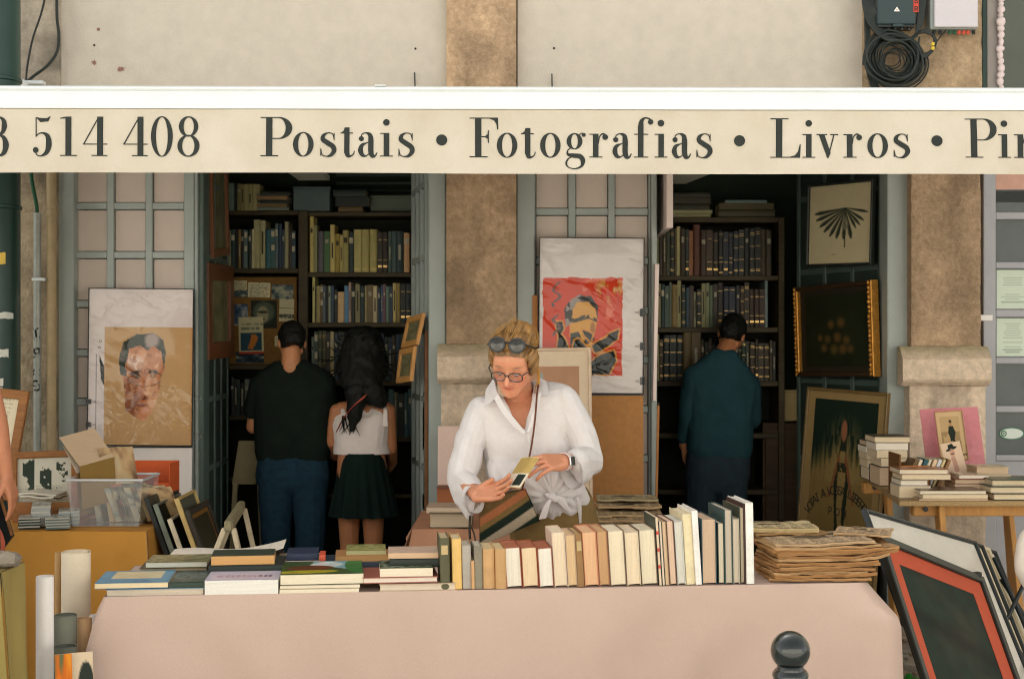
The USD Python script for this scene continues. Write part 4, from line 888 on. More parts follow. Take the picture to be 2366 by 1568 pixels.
for k in range(10):
    x = .082 + rw.uniform(-.006, .008); p0 = HF(x, .01, .03); p1 = HF(x + .012, .004, -.05); p2 = HF(x + rw.uniform(-.01, .01), .0, -.115 - rw.uniform(0, .03)); wisps.append(sweep(spline([p0, p1, p2], 8), [.0016] * 6 + [.001, .0005], 4, False))
hn.part("loose_strands", cat(*wisps), M("blond_strand", C(200, 152, 84), .45, .1, 60), kind="stuff")
m_frame_dk = M("dark_spectacle", (0.015, 0.017, 0.017), .25, 0, spec=.6)
def ring(cx, cz, rx, rz, y, n=22, pw=2.6):
    a = np.linspace(0, 2 * np.pi, n + 1); c, s = np.cos(a), np.sin(a)
    return [HF(cx + rx * np.sign(q) * abs(q) ** (2 / pw), y + .05 * (abs(cx) * .2), cz + rz * np.sign(w_) * abs(w_) ** (2 / pw)) for q, w_ in zip(c, s)]
gl = wm.part("spectacles", cat(*[sweep(np.array(ring(s * .033, -.004, .027, .018, -.100)), .0022, 6, False) for s in (-1, 1)], sweep(np.array([HF(-.008, -.102, .002), HF(0, -.106, .005), HF(.008, -.102, .002)]), .0022, 6),
     *[sweep(np.array([HF(s * .060, -.097, .006), HF(s * .080, -.06, .006), HF(s * .082, .01, .008)]), .0024, 6) for s in (-1, 1)]), m_frame_dk, smooth=40)
m_lens = film("spectacle_lens", .03, .16, (.95, .94, .95))
for s in (-1, 1):
    rp = np.array(ring(s * .033, -.004, .0265, .0175, -.100)[:-1]); c_ = rp.mean(0) + Rh @ np.array([0, -.003, 0]); n = len(rp)
    gl.part("lens", trimesh.Trimesh(np.vstack([rp, c_]), [[i, (i + 1) % n, n] for i in range(n)], process=False), m_lens)
def HS(x, y, z): return hc + Rh @ (np.array([x, y, z]) * hs)
sgc = []; m_sgl = film("sunglass_lens", .05, .08, (.10, .13, .13))
sg = Node("sunglasses", wm)
def ring2(cx, cy, cz, rx, ry, n=22): # lies on the slope of the crown
    a = np.linspace(0, 2 * np.pi, n + 1); fr_ = unit([0, .55, .83]); 
    return [HS(cx, cy, cz) + Rh @ (np.array([math.cos(q) * rx, 0, 0]) + fr_ * math.sin(q) * ry) * hs for q in a]
fm = []
for s in (-1, 1):
    r2 = np.array(ring2(s * .038 + .002, -.076, .120, .029, .026)); fm.append(sweep(r2, .0042, 8, False)); rp = r2[:-1]; c_ = rp.mean(0) + Rh @ np.array([0, -.004, .003]); n = len(rp)
    sg.part("dark_lens", trimesh.Trimesh(np.vstack([rp, c_]), [[i, (i + 1) % n, n] for i in range(n)], process=False), m_sgl)
fm.append(sweep(np.array([HS(-.008, -.072, .128), HS(.002, -.076, .131), HS(.012, -.072, .128)]), .004, 8)); fm += [sweep(np.array([HS(s * .066 + .002, -.070, .124), HS(s * .088 + .002, -.03, .09), HS(s * .09, .04, .05)]), .0036, 8) for s in (-1, 1)]
sg.part("frame", cat(*fm), m_frame_dk, smooth=40)

# shirt: loose, open at the neck, sleeves rolled, tied at the waist
m_shirt = M("white_linen", C(244, 239, 237), .85, .03, 30, .35, 600, .001, spec=.12, sheen=.1, transl=.10)
sh = [hull((W(1118, 958, 5.80), .072), (W(1298, 925, 5.83), .072), (W(1166, 1015, 5.80), .105), (W(1258, 1008, 5.82), .105), (W(1150, 935, 5.85), .05), (W(1245, 905, 5.87), .05)),
      hull((W(1166, 1015, 5.80), .105), (W(1258, 1008, 5.82), .105), (W(1168, 1085, 5.79), .080), (W(1283, 1100, 5.84), .108), (W(1235, 1100, 5.81), .105)),
      hull((W(1285, 1100, 5.82), .112), (W(1238, 1100, 5.79), .11), (W(1255, 1150, 5.82), .112), (W(1306, 1150, 5.84), .100)),
      hull((W(1152, 1075, 5.74), .05), (W(1152, 1112, 5.68), .028), (W(1200, 1085, 5.76), .07))]
sh += limb((W(1112, 955, 5.80), .068), (W(1084, 1030, 5.73), .062), (elL + [.004, 0, 0], .062)) + [hull((elL + [.004, 0, 0], .060), (W(1098, 1132, 5.57), .034), (W(1087, 1168, 5.60), .022), (W(1072, 1150, 5.66), .04)), hull((W(1087, 1172, 5.60), .02), (W(1083, 1192, 5.61), .009), (W(1075, 1160, 5.64), .03))]
sh += limb((W(1302, 925, 5.82), .068), (W(1342, 1000, 5.78), .061), (elR + [.0, 0, .0], .062)) + [hull((elR, .060), (W(1336, 1062, 5.66), .052), (W(1345, 1092, 5.68), .035))]
sman = m3.Manifold.batch_boolean(sh, m3.OpType.Add)
vcut = []
vv = [W(1140, 880, 5.6), W(1238, 880, 5.6), W(1214, 997, 5.6), W(1196, 985, 5.6)]
vcut.append(m3.Manifold.hull_points(np.array([p + [0, dy, 0] for p in vv for dy in (-.3, .235)]).tolist()))
vcut.append(hull((hc + [0, .02, .05], .085), (W(1190, 905, 5.84), .078)))
cuffL = [hull((wl, .034), (wl + unit(wl - elL) * .2, .05))]; 
for cc_, el_ in ((wl, elL), (wr, elR)):
    d = unit(cc_ - el_); base_ = cc_ - d * .022; b0 = hull((base_, .036), (base_ + d * .3, .06)); vcut.append(b0)
sm_ = sman - m3.Manifold.batch_boolean(vcut, m3.OpType.Add)
st = tomesh(sm_.refine_to_length(.008)); st.merge_vertices(); trimesh.smoothing.filter_taubin(st, lamb=.5, nu=.52, iterations=5)
sv = np.asarray(st.vertices); sn = np.asarray(st.vertex_normals)
fold = meshkit.fbm(sv * np.array([9, 6, 4.5]) + 3, 4, 12) - .5; q = sv @ np.array([.75, .2, .62]); rid = np.abs(np.sin(q * 34 + 5 * meshkit.fbm(sv * 6, 3, 3))) - .6
low = np.clip((W(0, 1060, 5.75)[2] - sv[:, 2]) / .12, 0, 1)
knot = W(1276, 1148, 5.69); dk = sv - knot; rad = np.arctan2(dk[:, 2], dk[:, 0]); near = np.exp(-(np.linalg.norm(dk, axis=1) / .13) ** 2)
st.vertices = sv + sn * (.022 * fold + .0085 * rid * (.55 + low) + .007 * near * np.sin(rad * 15 + 2 * fold))[:, None]
shn = wm.part("shirt", st, m_shirt, smooth=True)
# collar leaves, placket, cuffs, knot and tails
def ribbon(pts, w, side, th=.003, n=24):
    c = spline(pts, n); ws = np.interp(np.linspace(0, 1, n), np.linspace(0, 1, len(w)), w); sd = np.array([unit(x) for x in np.asarray([np.interp(np.linspace(0, 1, n), np.linspace(0, 1, len(side)), np.asarray(side)[:, k]) for k in range(3)]).T])
    def f(a, b): i = np.clip(np.rint(a * (n - 1)).astype(int), 0, n - 1); return c[i] + sd[i] * (ws[i] * b)[..., None] + np.array([0, -1, 0]) * (.004 * np.sin(b * np.pi))[..., None]
    return slab(f, n, 6, (0, -th, 0))
def leaf_(A, B, C_, D, n_=10, puff=.006): A, B, C_, D = [np.asarray(q, float) for q in (A, B, C_, D)]; return slab(lambda a, b: (1 - a[..., None]) * ((1 - b[..., None]) * A + b[..., None] * D) + a[..., None] * ((1 - b[..., None]) * B + b[..., None] * C_) + np.array([0, -1, .3]) * (puff * np.sin(np.pi * a) * np.sin(np.pi * b))[..., None], n_, n_, (0, .0035, 0))
shn.part("collar", leaf_(W(1141, 872, 5.80), W(1152, 914, 5.690), W(1118, 942, 5.685), W(1122, 900, 5.775)), m_shirt, smooth=True)
shn.part("collar", leaf_(W(1241, 868, 5.83), W(1238, 910, 5.715), W(1270, 912, 5.70), W(1262, 880, 5.80)), m_shirt, smooth=True)
shn.part("collar_stand", ribbon([W(1150, 866, 5.88), W(1146, 884, 5.80), W(1152, 912, 5.71)], [.02, .022, .02], [(-.4, -.1, .9)] * 3, .003), m_shirt, smooth=True)
shn.part("front_edge", ribbon([W(1151, 910, 5.695), W(1172, 945, 5.672), W(1196, 975, 5.662), W(1215, 999, 5.662)], [.024, .026, .024, .014], [(-.75, 0, -.65)] * 4, .004), m_shirt, smooth=True)
shn.part("front_edge", ribbon([W(1240, 906, 5.71), W(1232, 945, 5.685), W(1223, 975, 5.672), W(1217, 999, 5.662)], [.02, .022, .02, .012], [(.95, 0, .1)] * 4, .004), m_shirt, smooth=True)
shn.part("placket", ribbon([W(1214, 998, 5.668), W(1226, 1040, 5.675), W(1245, 1095, 5.680), W(1268, 1140, 5.70)], [.022] * 4, [(1, 0, -.2)] * 4, .002), m_shirt, smooth=True)
m_btn = M("shirt_button", C(206, 192, 180), .3, 0)
for (u, v) in ((1243, 1106), (1232, 1062)):
    b_ = trimesh.creation.icosphere(1, .0055); b_.apply_translation(W(u, v, 5.672)); shn.part("button", b_, m_btn)
def cuff(c, d, r0, r1, L, squ):
    d = unit(d); a = unit(np.cross(d, [0, 1, .3])); b = np.cross(d, a); A = np.linspace(0, 2 * np.pi, 30)
    def f(p, q): ang = p * 2 * np.pi; r = r0 + (r1 - r0) * q + .002 * np.sin(ang * 5 + q * 3); return c + d * (q[..., None] * L) + (np.cos(ang) * r)[..., None] * a + (np.sin(ang) * r * squ)[..., None] * b
    g = grid(f, 30, 6); g2 = grid(lambda p, q: f(p, q) + 0 * p[..., None], 30, 6); g2.vertices = np.asarray(g.vertices) + np.asarray(g.vertex_normals) * .003
    return cat(g, g2)
shn.part("cuff", cuff(W(1338, 1082, 5.68), unit(wr - elR) * .8 + np.array([-.1, 0, -.25]), .062, .068, .050, .8), m_shirt, smooth=True)
shn.part("cuff", cuff(W(1088, 1150, 5.585), unit(wl - elL) * .7 + np.array([.1, 0, .1]), .052, .056, .03, .75), m_shirt, smooth=True)
kn = flesh([hull((knot + [0, -.012, .004], .018), (knot + [.012, -.014, -.006], .015)), hull((knot + [-.02, -.006, .01], .010), (knot + [.0, -.014, 0], .014))], .004, 5); crumple(kn, .003, 60, 3); shn.part("knot", kn, m_shirt, smooth=True)
shn.part("tail", ribbon([knot + [0, -.02, -.004], W(1270, 1168, 5.66), W(1262, 1196, 5.665)], [.016, .026, .030], [(-1, 0, -.15)] * 3, .004), m_shirt, smooth=True)
shn.part("tail", ribbon([knot + [.01, -.015, -.004], W(1296, 1166, 5.685), W(1314, 1183, 5.70)], [.018, .036, .012], [(.5, 0, .9)] * 3, .004), m_shirt, smooth=True)
shn.part("tail", ribbon([W(1326, 1148, 5.74), W(1334, 1172, 5.75), W(1338, 1208, 5.76)], [.02, .018, .010], [(.9, 0, .3)] * 3, .004), m_shirt, smooth=True)
m_olive = M("olive_shorts", C(134, 108, 62), .85, .10, 20, .3, 400, .001)
so = flesh([hull((W(1246, 1172, 5.86), .118), (W(1308, 1172, 5.87), .118), (W(1246, 1225, 5.86), .125), (W(1318, 1225, 5.87), .125)), *limb((W(1252, 1228, 5.86), .115), (W(1250, 1330, 5.85), .108)), *limb((W(1316, 1228, 5.87), .115), (W(1322, 1330, 5.86), .108))], .014, 6)
crumple(so, .006, 9, 4); wm.part("shorts", so, m_olive, smooth=True)
strap = spline([W(1246, 880, 5.80), W(1241, 908, 5.690), W(1237, 960, 5.672), W(1231, 1010, 5.662), W(1224, 1050, 5.645), W(1214, 1095, 5.62), W(1205, 1140, 5.66)], 40)
m_brown = M("braided_strap", C(110, 60, 34), .6, .25, 120)
watch = Node("wristwatch", wm); wd = unit(wr - elR); wc = wr - wd * .012
wa = unit(np.cross(wd, [0, 0, 1])); wb = np.cross(wd, wa)
watch.part("band", cat(*[sweep(np.array([wc + wd * o + .034 * (wa * math.cos(q) + wb * math.sin(q)) for q in np.linspace(0, 2 * np.pi, 24)]), .004, 6, False) for o in (-.006, 0, .006)]), M("watch_band", C(226, 206, 198), .5, .03), smooth=True)
nv = unit([0.05, -1, .1]); nv = unit(nv - wd * (nv @ wd)); wu = np.cross(wd, nv); Rw = np.stack([wd, wu, nv], 1)
watch.part("case", obox(wc + nv * .036, (.0165, .019, .0045), Rw, .004), M("watch_case", C(200, 200, 200), .3, 0, metallic=.6)); watch.part("screen", obox(wc + nv * .0415, (.0135, .0165, .0012), Rw, .001), M("watch_screen", (.008, .012, .012), .1, 0, spec=.6))
m_shoe = M("canvas_shoe", C(200, 196, 188), .7, .08)
for hx, s in ((W(1258, 1225, 5.86), -1), (W(1312, 1225, 5.87), 1)):
    an = np.array([hx[0], hx[1], .075]); wm.part("shoe", flesh([hull((an + [0, 0, -.035], .045), (np.array([an[0], an[1] - .15, .032]), .036), (np.array([an[0], an[1] + .03, .036]), .036))], .015, 4), m_shoe, smooth=True)
# the booklet in the hands
bkl = thing("booklet", "small open booklet with yellow page and dark photograph in the reader's hands", "booklet")
b0, b1, b2, b3 = W(1161, 1127, 5.475), W(1205, 1057, 5.49), W(1228, 1064, 5.43), W(1202, 1127, 5.42)
bkl.part("pages", slab(lambda a, b: b0 + a[..., None] * (b1 - b0) + b[..., None] * (b3 - b0) + np.array([0, -1, .3]) * (.012 * np.sin(np.pi * b))[..., None], 16, 12, (0, .008, -.002)), pag((226, 206, 150), True), smooth=40)
def bk_print(s, t): im = full(s, (228, 216, 196)); im = lay(im, (s > .46), (184, 156, 94)); im = lay(im, (s > .06) * (s < .42) * (t > .40) * (t < .9), (42, 52, 44)); return im * (1 + .2 * (nz(s, t, 12, 3) - .5))[..., None]
g = grid(lambda a, b: b0 + a[..., None] * (b1 - b0) + b[..., None] * (b3 - b0) + np.array([0, -1, .3]) * (.012 * np.sin(np.pi * b))[..., None] + np.array([0, -.001, .0006]), 30, 24, (.02, .98), (.02, .98)); aa, bb_ = np.meshgrid(np.linspace(0, 1, 30), np.linspace(0, 1, 24), indexing="ij")
bkl.part("printed_spread", g, m_print, color=srgb(bk_print(aa, bb_)).reshape(-1, 3))
cb = [W(1163, 1128, 5.485), W(1176, 1132, 5.46), W(1200, 1128, 5.44), W(1213, 1092, 5.455)]
bkl.part("cover", slab(lambda a, b: (1 - a[..., None]) * ((1 - b[..., None]) * (b0 + [0, .012, -.004]) + b[..., None] * (b3 + [0, .012, -.008])) + a[..., None] * ((1 - b[..., None]) * (b1 + [0, .012, -.004]) + b[..., None] * (b2 + [-.012, .014, -.012])), 8, 8, (0, .002, 0)), cov((196, 150, 132)))
# the striped bag
bg = thing("shoulder_bag", "striped shoulder bag in terracotta, olive, dark green and cream at the reader's hip", "bag")
q0, q1, q2, q3 = W(1108, 1150, 5.60), W(1214, 1130, 5.64), W(1247, 1203, 5.66), W(1128, 1262, 5.60)
def bagf(a, b): p = (1 - a[..., None]) * ((1 - b[..., None]) * q0 + b[..., None] * (q3 + (q0 - q3) * .0 + np.array([-.035, 0, 0]))) + a[..., None] * ((1 - b[..., None]) * q1 + b[..., None] * q2); return p + np.array([0, -1, 0]) * (.022 * np.sin(np.pi * a) * np.sin(np.pi * (b * .9 + .05)))[..., None] + np.array([0, 1, 0]) * (.006 * (meshkit.fbm(np.stack([a * 4, b * 4, 0 * a], -1), 3, 2)))[..., None]
stripes = [(-.2, (104, 82, 50)), (.050, (112, 90, 56)), (.054, (176, 112, 74)), (.079, (172, 108, 70)), (.082, (128, 104, 62)), (.100, (134, 110, 66)), (.103, (38, 50, 40)), (.131, (36, 48, 38)), (.134, (190, 174, 148)), (.168, (184, 168, 142)), (.172, (36, 48, 38)), (.5, (36, 48, 38))]
gb = slab(bagf, 44, 44, (0, .05, 0)); vb_ = np.asarray(gb.vertices); n1 = np.array([.54, 0, -.84]); dd = (vb_ - W(1112, 1158, 5.6)) @ n1
xs = [s_[0] for s_ in stripes]; bc_ = np.stack([np.interp(dd, xs, [s_[1][k] for s_ in stripes]) for k in range(3)], 1)
bg.part("woven_body", gb, M("woven_fabric", rough=.9, var=.14, scale=160, bump=.6, bscale=350, bdist=.002, attr=True, spec=.1), smooth=True, color=srgb(bc_))
bg.part("strap", sweep(strap, .0075, 8, True, .5), m_brown, smooth=True)
bg.part("drawcord", sweep(spline([W(1087, 1190, 5.585), W(1085, 1215, 5.575), W(1086, 1245, 5.57)], 10), .0048, 6), M("dark_cord", C(52, 46, 34), .7, .1)); bg.part("drawcord", sweep(spline([W(1090, 1218, 5.575), W(1096, 1235, 5.57), W(1100, 1258, 5.57)], 10), .003, 6), M("dark_cord"))

# ------------------------------------------------------------------ people in the doorways, seen from behind
def cloth(parts, mat, length=.016, it=6, amp=.008, sc=8, seed=0, cut=None):
    man = m3.Manifold.batch_boolean(parts, m3.OpType.Add)
    if cut: man = man - m3.Manifold.batch_boolean(cut, m3.OpType.Add)
    t = tomesh(man.refine_to_length(length)); t.merge_vertices(); trimesh.smoothing.filter_taubin(t, lamb=.5, nu=.52, iterations=it); return crumple(t, amp, sc, seed, (1.3, 1.3, .7))
m_tan = skin("skin_tan", (198, 136, 94)); m_tan2 = skin("skin_brown", (186, 124, 84))
m_darkhair = M("dark_hair", (0.008, 0.009, 0.007), .6, .3, 90, spec=.2, stretch=(1, 1, .25))
# man in the black T-shirt
YB = 8.56; B = lambda u, v, dy=0: P(u, v, YB + dy)
mb = thing("person", "person in black T-shirt and blue jeans standing in the left doorway with back turned", "person")
Rb = rotm(22, 180 + 18, 0); hb = B(674, 792, .03)
sk = [moved(p, Rb, hb) for p in head_man()] + limb((hb + [0, -.02, -.05], .056), (B(672, 850, -.01), .060))
sk += [hull((B(620, 885), .06), (B(730, 878), .06), (B(650, 960), .10), (B(700, 960), .10)), hull((B(650, 960), .10), (B(700, 960), .10), (B(645, 1060), .11), (B(705, 1060), .11))]
wl_, wr_ = B(640, 985, .34), B(705, 985, .36)
sk += limb((B(604, 892), .055), (B(586, 985, .03), .044), (wl_, .030)) + limb((B(748, 885), .055), (B(757, 985, .05), .044), (wr_, .030))
sk += hand(wl_, (.4, .7, .2), (0, -.2, 1), (1, 0, 0), [20, 24, 26, 28]) + hand(wr_, (-.4, .7, .2), (0, -.2, 1), (-1, 0, 0), [20, 24, 26, 28]) + legs(B(640, 1085), B(712, 1085), rt=.09, spread=.02)
mb.part("body", flesh(sk, .011, 4), m_tan, smooth=True)
hp = [ell((0, .026, .034), (.084, .100, .096)), ell((0, .07, .0), (.07, .06, .065))]
mb.part("hair", crumple(hairmesh([moved(p, Rb, hb) for p in hp], .009, [moved(ell((0, -.11, -.06), (.085, .09, .12)), Rb, hb), moved(m3.Manifold.cube([.4, .4, .2], True).translate([0, 0, -.145]), Rb, hb)]), .006, 60, 3), m_darkhair, smooth=True)
m_black = M("black_cotton", (0.008, 0.014, 0.010), .9, .2, 12, .3, 300, .001, spec=.15)
tee = [hull((B(606, 890), .072), (B(746, 882), .072), (B(640, 850, -.01), .045), (B(702, 848, -.01), .045), (B(632, 960), .118), (B(722, 958), .118)), hull((B(632, 960), .118), (B(722, 958), .118), (B(636, 1040), .125), (B(718, 1040), .125))]
tee += limb((B(604, 892), .074), (B(590, 945, .02), .072)) + limb((B(748, 886), .074), (B(755, 940, .02), .068))
mb.part("shirt", cloth(tee, m_black, seed=5, cut=[hull((B(672, 832, -.02), .062), (hb, .08))]), m_black, smooth=True)
m_jean = M("blue_denim", C(32, 58, 74), .9, .2, 26, .4, 300, .002, spec=.15)
jl = [hull((B(640, 1058), .118), (B(714, 1058), .118), (B(638, 1100), .12), (B(716, 1100), .12))] + limb((B(640, 1095), .112), (B(637, 1250), .090), (np.array([B(640, 0)[0], YB, .10]), .075)) + limb((B(714, 1095), .112), (B(716, 1250), .090), (np.array([B(714, 0)[0], YB, .10]), .075))
jt = cloth(jl, m_jean, amp=.012, sc=9, seed=2); mb.part("jeans", jt, m_jean, smooth=True)
for s in (640, 714): x = B(s, 0)[0]; mb.part("shoe", flesh([hull((np.array([x, YB - .03, .06]), .05), (np.array([x, YB + .16, .05]), .042))], .02, 3), m_black, smooth=True)
# woman with the white tank top
YG = 8.50; G_ = lambda u, v, dy=0: P(u, v, YG + dy)
wg = thing("person", "person with big dark hair, white tank top and dark pleated skirt in left doorway", "person")
Rg = rotm(24, 180 - 8, 0); hg = G_(840, 812, .05)
sk = [moved(p.scale([.96] * 3), Rg, hg) for p in head_man()] + limb((hg + [0, -.02, -.05], .048), (G_(838, 905), .052))
sk += [hull((G_(790, 945), .046), (G_(886, 940), .046), (G_(812, 990), .085), (G_(860, 988), .085)), hull((G_(812, 990), .085), (G_(860, 988), .085), (G_(815, 1050), .09), (G_(855, 1050), .09)), hull((G_(815, 1050), .09), (G_(855, 1050), .09), (G_(812, 1120), .092), (G_(864, 1120), .092))]
wlg, wrg = G_(772, 1052, .18), G_(908, 1068, .20)
sk += limb((G_(779, 950), .046), (G_(767, 1020, .02), .038), (G_(772, 1052, .16), .030)) + limb((G_(896, 948), .046), (G_(903, 1035, .02), .039), (wrg, .027))
sk += hand(wlg, (.5, .8, .1), (0, -.1, 1), (1, 0, 0), [20, 24, 26, 28], .92) + hand(wrg, (-.3, .8, -.3), (0, .3, 1), (-1, 0, 0), [20, 24, 26, 28], .92) + legs(G_(806, 1130), G_(862, 1130), rt=.078)
wg.part("body", flesh(sk, .011, 4), m_tan2, smooth=True)
hh = [m3.Manifold.batch_hull([ell(hg + np.array([0, -.02, .04]), (.125, .115, .115)), ell(hg + np.array([.0, -.06, -.09]), (.162, .10, .11)), ell(G_(836, 880, -.07), (.132, .085, .08))]), hull((G_(826, 905, -.10), .070), (G_(822, 955, -.125), .040), (G_(814, 990, -.125), .016)), hull((G_(860, 905, -.09), .08), (G_(880, 925, -.10), .04))]
hht = hairmesh(hh, .012); crumple(hht, .020, 9, 9); crumple(hht, .012, 34, 4, (1, 1, .5)); hw = wg.part("hair", hht, m_darkhair, smooth=True)
lk = []; rl = np.random.default_rng(4)
for k in range(60):
    a0 = rl.uniform(0, 2 * np.pi); c_ = np.array([hg[0] + rl.normal(0, .02), YG - .06, hg[2] - .05]); r0 = rl.uniform(.12, .175); p0 = c_ + np.array([math.cos(a0) * r0, -.02, math.sin(a0) * r0 * .9]); p1 = p0 + np.array([math.cos(a0) * .03 + rl.normal(0, .015), rl.normal(0, .02), math.sin(a0) * .03]); p2 = p1 + rl.normal(0, .018, 3); lk.append(sweep(spline([p0, p1, p2], 7), [.004, .004, .0035, .003, .0025, .002, .001], 4, False))
for k in range(12):
    p0 = G_(806 + rl.uniform(-14, 14), 960, -.14); lk.append(sweep(spline([p0, p0 + [rl.normal(0, .01), -.005, -.05], p0 + [rl.normal(0, .02), 0, -.09 - rl.uniform(0, .03)]], 7), [.005, .005, .004, .004, .003, .002, .001], 4, False))
hw.part("loose_strands", cat(*lk), m_darkhair, kind="stuff")
m_tank = M("white_rib_cotton", C(236, 224, 218), .85, .04, 30, .3, 500, .001, spec=.1)
tk = [hull((G_(806, 980), .098), (G_(864, 975), .098), (G_(812, 1040), .100), (G_(858, 1040), .100)), hull((G_(806, 1035), .094), (G_(864, 1035), .094), (G_(808, 1050), .098), (G_(866, 1050), .098))]
tkm = cloth(tk, m_tank, .012, 5, .005, 10, 3, cut=[hull((G_(845, 940, -.12), .075), (G_(838, 900, -.12), .12)), m3.Manifold.cube([1, 1, .3], True).translate([float(x) for x in G_(840, 1048) - [0, 0, .15]])])
tn = wg.part("tank_top", tkm, m_tank, smooth=True)
for pts in ([G_(884, 985, -.085), G_(886, 945, -.055), G_(884, 930, 0)], [G_(790, 985, -.085), G_(788, 950, -.055), G_(790, 935, 0)]): tn.part("strap", ribbon([np.array(p) for p in pts], [.03, .022, .02], [(1, 0, 0)] * 3, .003), m_tank, smooth=True)
m_skirt = M("dark_green_cotton", C(20, 36, 32), .9, .15, 18, .3, 300, .001, spec=.12)
def skf(a, b):
    ang = a * 2 * np.pi; w = .125 + b * .078 + .012 * np.sin(ang * 17) * b; d_ = .120 + b * .055 + .012 * np.sin(ang * 17) * b
    c = G_(838, 1046); return np.stack([c[0] + w * np.cos(ang) + .006 * b, YG + d_ * np.sin(ang), c[2] - b * (Z(1046, YG) - Z(1190, YG)) + .004 * np.sin(ang * 17) * b], -1)
wg.part("skirt", slab(skf, 140, 10, (0, 0, .003)), m_skirt, smooth=50)
cb_ = thing("crossbody_strap", "orange woven bag strap running diagonally across the back of the white tank top", "bag strap")
cb_.part("band", ribbon([G_(842, 918, -.190), G_(815, 940, -.175), G_(792, 968, -.135), G_(777, 998, -.090)], [.030] * 4, [(.6, 0, .8)] * 4, .004), M("orange_strap", C(190, 92, 66), .8, .2, 90), smooth=True)
cb_.part("edge_braid", sweep(spline([G_(842, 918, -.196), G_(815, 940, -.181), G_(792, 968, -.141), G_(777, 998, -.096)], 20), .003, 5), M("orange_braid", C(150, 60, 46), .8, .2, 90))
# man in the teal shirt
YT = 8.88; T_ = lambda u, v, dy=0: P(u, v, YT + dy)
mt = thing("person", "person in loose teal shirt and dark trousers standing in the dark right doorway", "person")
Rt = rotm(38, 180 - 20, 12); htp = T_(1690, 775, .10)
sk = [moved(p, Rt, htp) for p in head_man()] + limb((htp + [-.02, -.02, -.05], .056), (T_(1672, 822, .02), .062))
sk += [hull((T_(1612, 865), .06), (T_(1722, 880, .03), .06), (T_(1640, 960), .10), (T_(1690, 960), .10)), hull((T_(1640, 960), .10), (T_(1690, 960), .10), (T_(1630, 1070), .11), (T_(1690, 1070), .11))]
wt = T_(1580, 1030, .06); sk += limb((T_(1603, 868), .055), (T_(1588, 955), .045), (wt, .030)) + hand(wt, (.1, .3, -1), (.1, 1, .2), (1, 0, 0), [15, 18, 20, 22]) + limb((T_(1730, 885, .04), .055), (T_(1738, 970, .10), .045), (T_(1700, 985, .36), .03)) + hand(T_(1700, 985, .36), (-.5, .8, .1), (0, 0, 1), (-1, 0, 0), [20, 22, 24, 26]) + legs(T_(1622, 1090), T_(1688, 1090), rt=.09)
mt.part("body", flesh(sk, .012, 4), m_tan2, smooth=True)
hp = [ell((0, .026, .036), (.086, .104, .098)), ell((0, .08, -.01), (.072, .055, .075))]
mt.part("hair", crumple(hairmesh([moved(p, Rt, htp) for p in hp], .009, [moved(ell((0, -.11, -.06), (.085, .09, .12)), Rt, htp)]), .008, 50, 6), m_darkhair, smooth=True)
m_teal = M("teal_chambray", C(38, 68, 76), .85, .10, 12, .3, 350, .001, spec=.12)
ts = [hull((T_(1612, 868), .075), (T_(1724, 885, .03), .075), (T_(1655, 822), .045), (T_(1688, 824), .045), (T_(1634, 960), .122), (T_(1694, 960), .122)), hull((T_(1634, 960), .122), (T_(1694, 960), .122), (T_(1632, 1032), .128), (T_(1694, 1036), .122))]
ts += limb((T_(1605, 868), .076), (T_(1590, 955), .064), (T_(1582, 1010, .05), .046)) + limb((T_(1730, 888, .04), .074), (T_(1738, 968, .10), .062), (T_(1712, 982, .28), .045))
mt.part("shirt", cloth(ts, m_teal, amp=.012, sc=9, seed=7), m_teal, smooth=True)
m_trou = M("dark_trousers", C(34, 50, 60), .9, .15, 20)
tl = [hull((T_(1628, 1060), .118), (T_(1690, 1060), .118), (T_(1626, 1100), .118), (T_(1688, 1100), .118))] + limb((T_(1622, 1095), .108), (T_(1618, 1220), .085), (np.array([T_(1622, 0)[0], YT, .10]), .07)) + limb((T_(1688, 1095), .108), (T_(1692, 1220), .085), (np.array([T_(1690, 0)[0], YT, .10]), .07))
mt.part("trousers", cloth(tl, m_trou, seed=8), m_trou, smooth=True)
# person cut by the left edge: a bare arm
YL = 5.95; L_ = lambda u, v, dy=0: P(u, v, YL + dy)
pl_ = thing("person", "person cut off by the left picture edge, only a bare hanging arm and hand showing", "person")
hl = L_(-120, 720); Rl = rotm(20, 150, 0)
sk = [moved(p, Rl, hl) for p in head_man()] + limb((hl + [0, .02, -.05], .05), (L_(-120, 800), .055)) + [hull((L_(-160, 850), .055), (L_(-55, 850), .055), (L_(-140, 950), .09), (L_(-85, 950), .09)), hull((L_(-140, 950), .09), (L_(-85, 950), .09), (L_(-145, 1090), .10), (L_(-85, 1090), .10))]
wl3 = L_(16, 1105, .02); sk += limb((L_(-38, 862), .055), (L_(-12, 965), .050), (L_(-6, 985), .046), (L_(6, 1050, .01), .036), (wl3, .027)) + hand(wl3, (.22, .25, -1), (-.1, -1, -.2), (-1, 0, 0), [14, 18, 20, 24]) + limb((L_(-175, 862), .05), (L_(-190, 980), .045), (L_(-190, 1090), .03)) + hand(L_(-190, 1090), (0, 0, -1), (0, -1, 0), (1, 0, 0), [14, 18, 20, 24]) + legs(L_(-145, 1110), L_(-85, 1110))
pl_.part("body", flesh(sk, .010, 5), skin("skin_rosy", (206, 138, 102)), smooth=True)
m_grey = M("grey_cotton", C(150, 150, 146), .9, .08, 14)
pl_.part("top", cloth([hull((L_(-160, 856), .066), (L_(-62, 856), .062), (L_(-140, 950), .11), (L_(-90, 950), .11)), hull((L_(-140, 950), .11), (L_(-90, 950), .11), (L_(-145, 1080), .12), (L_(-92, 1080), .12))], m_grey), m_grey, smooth=True)
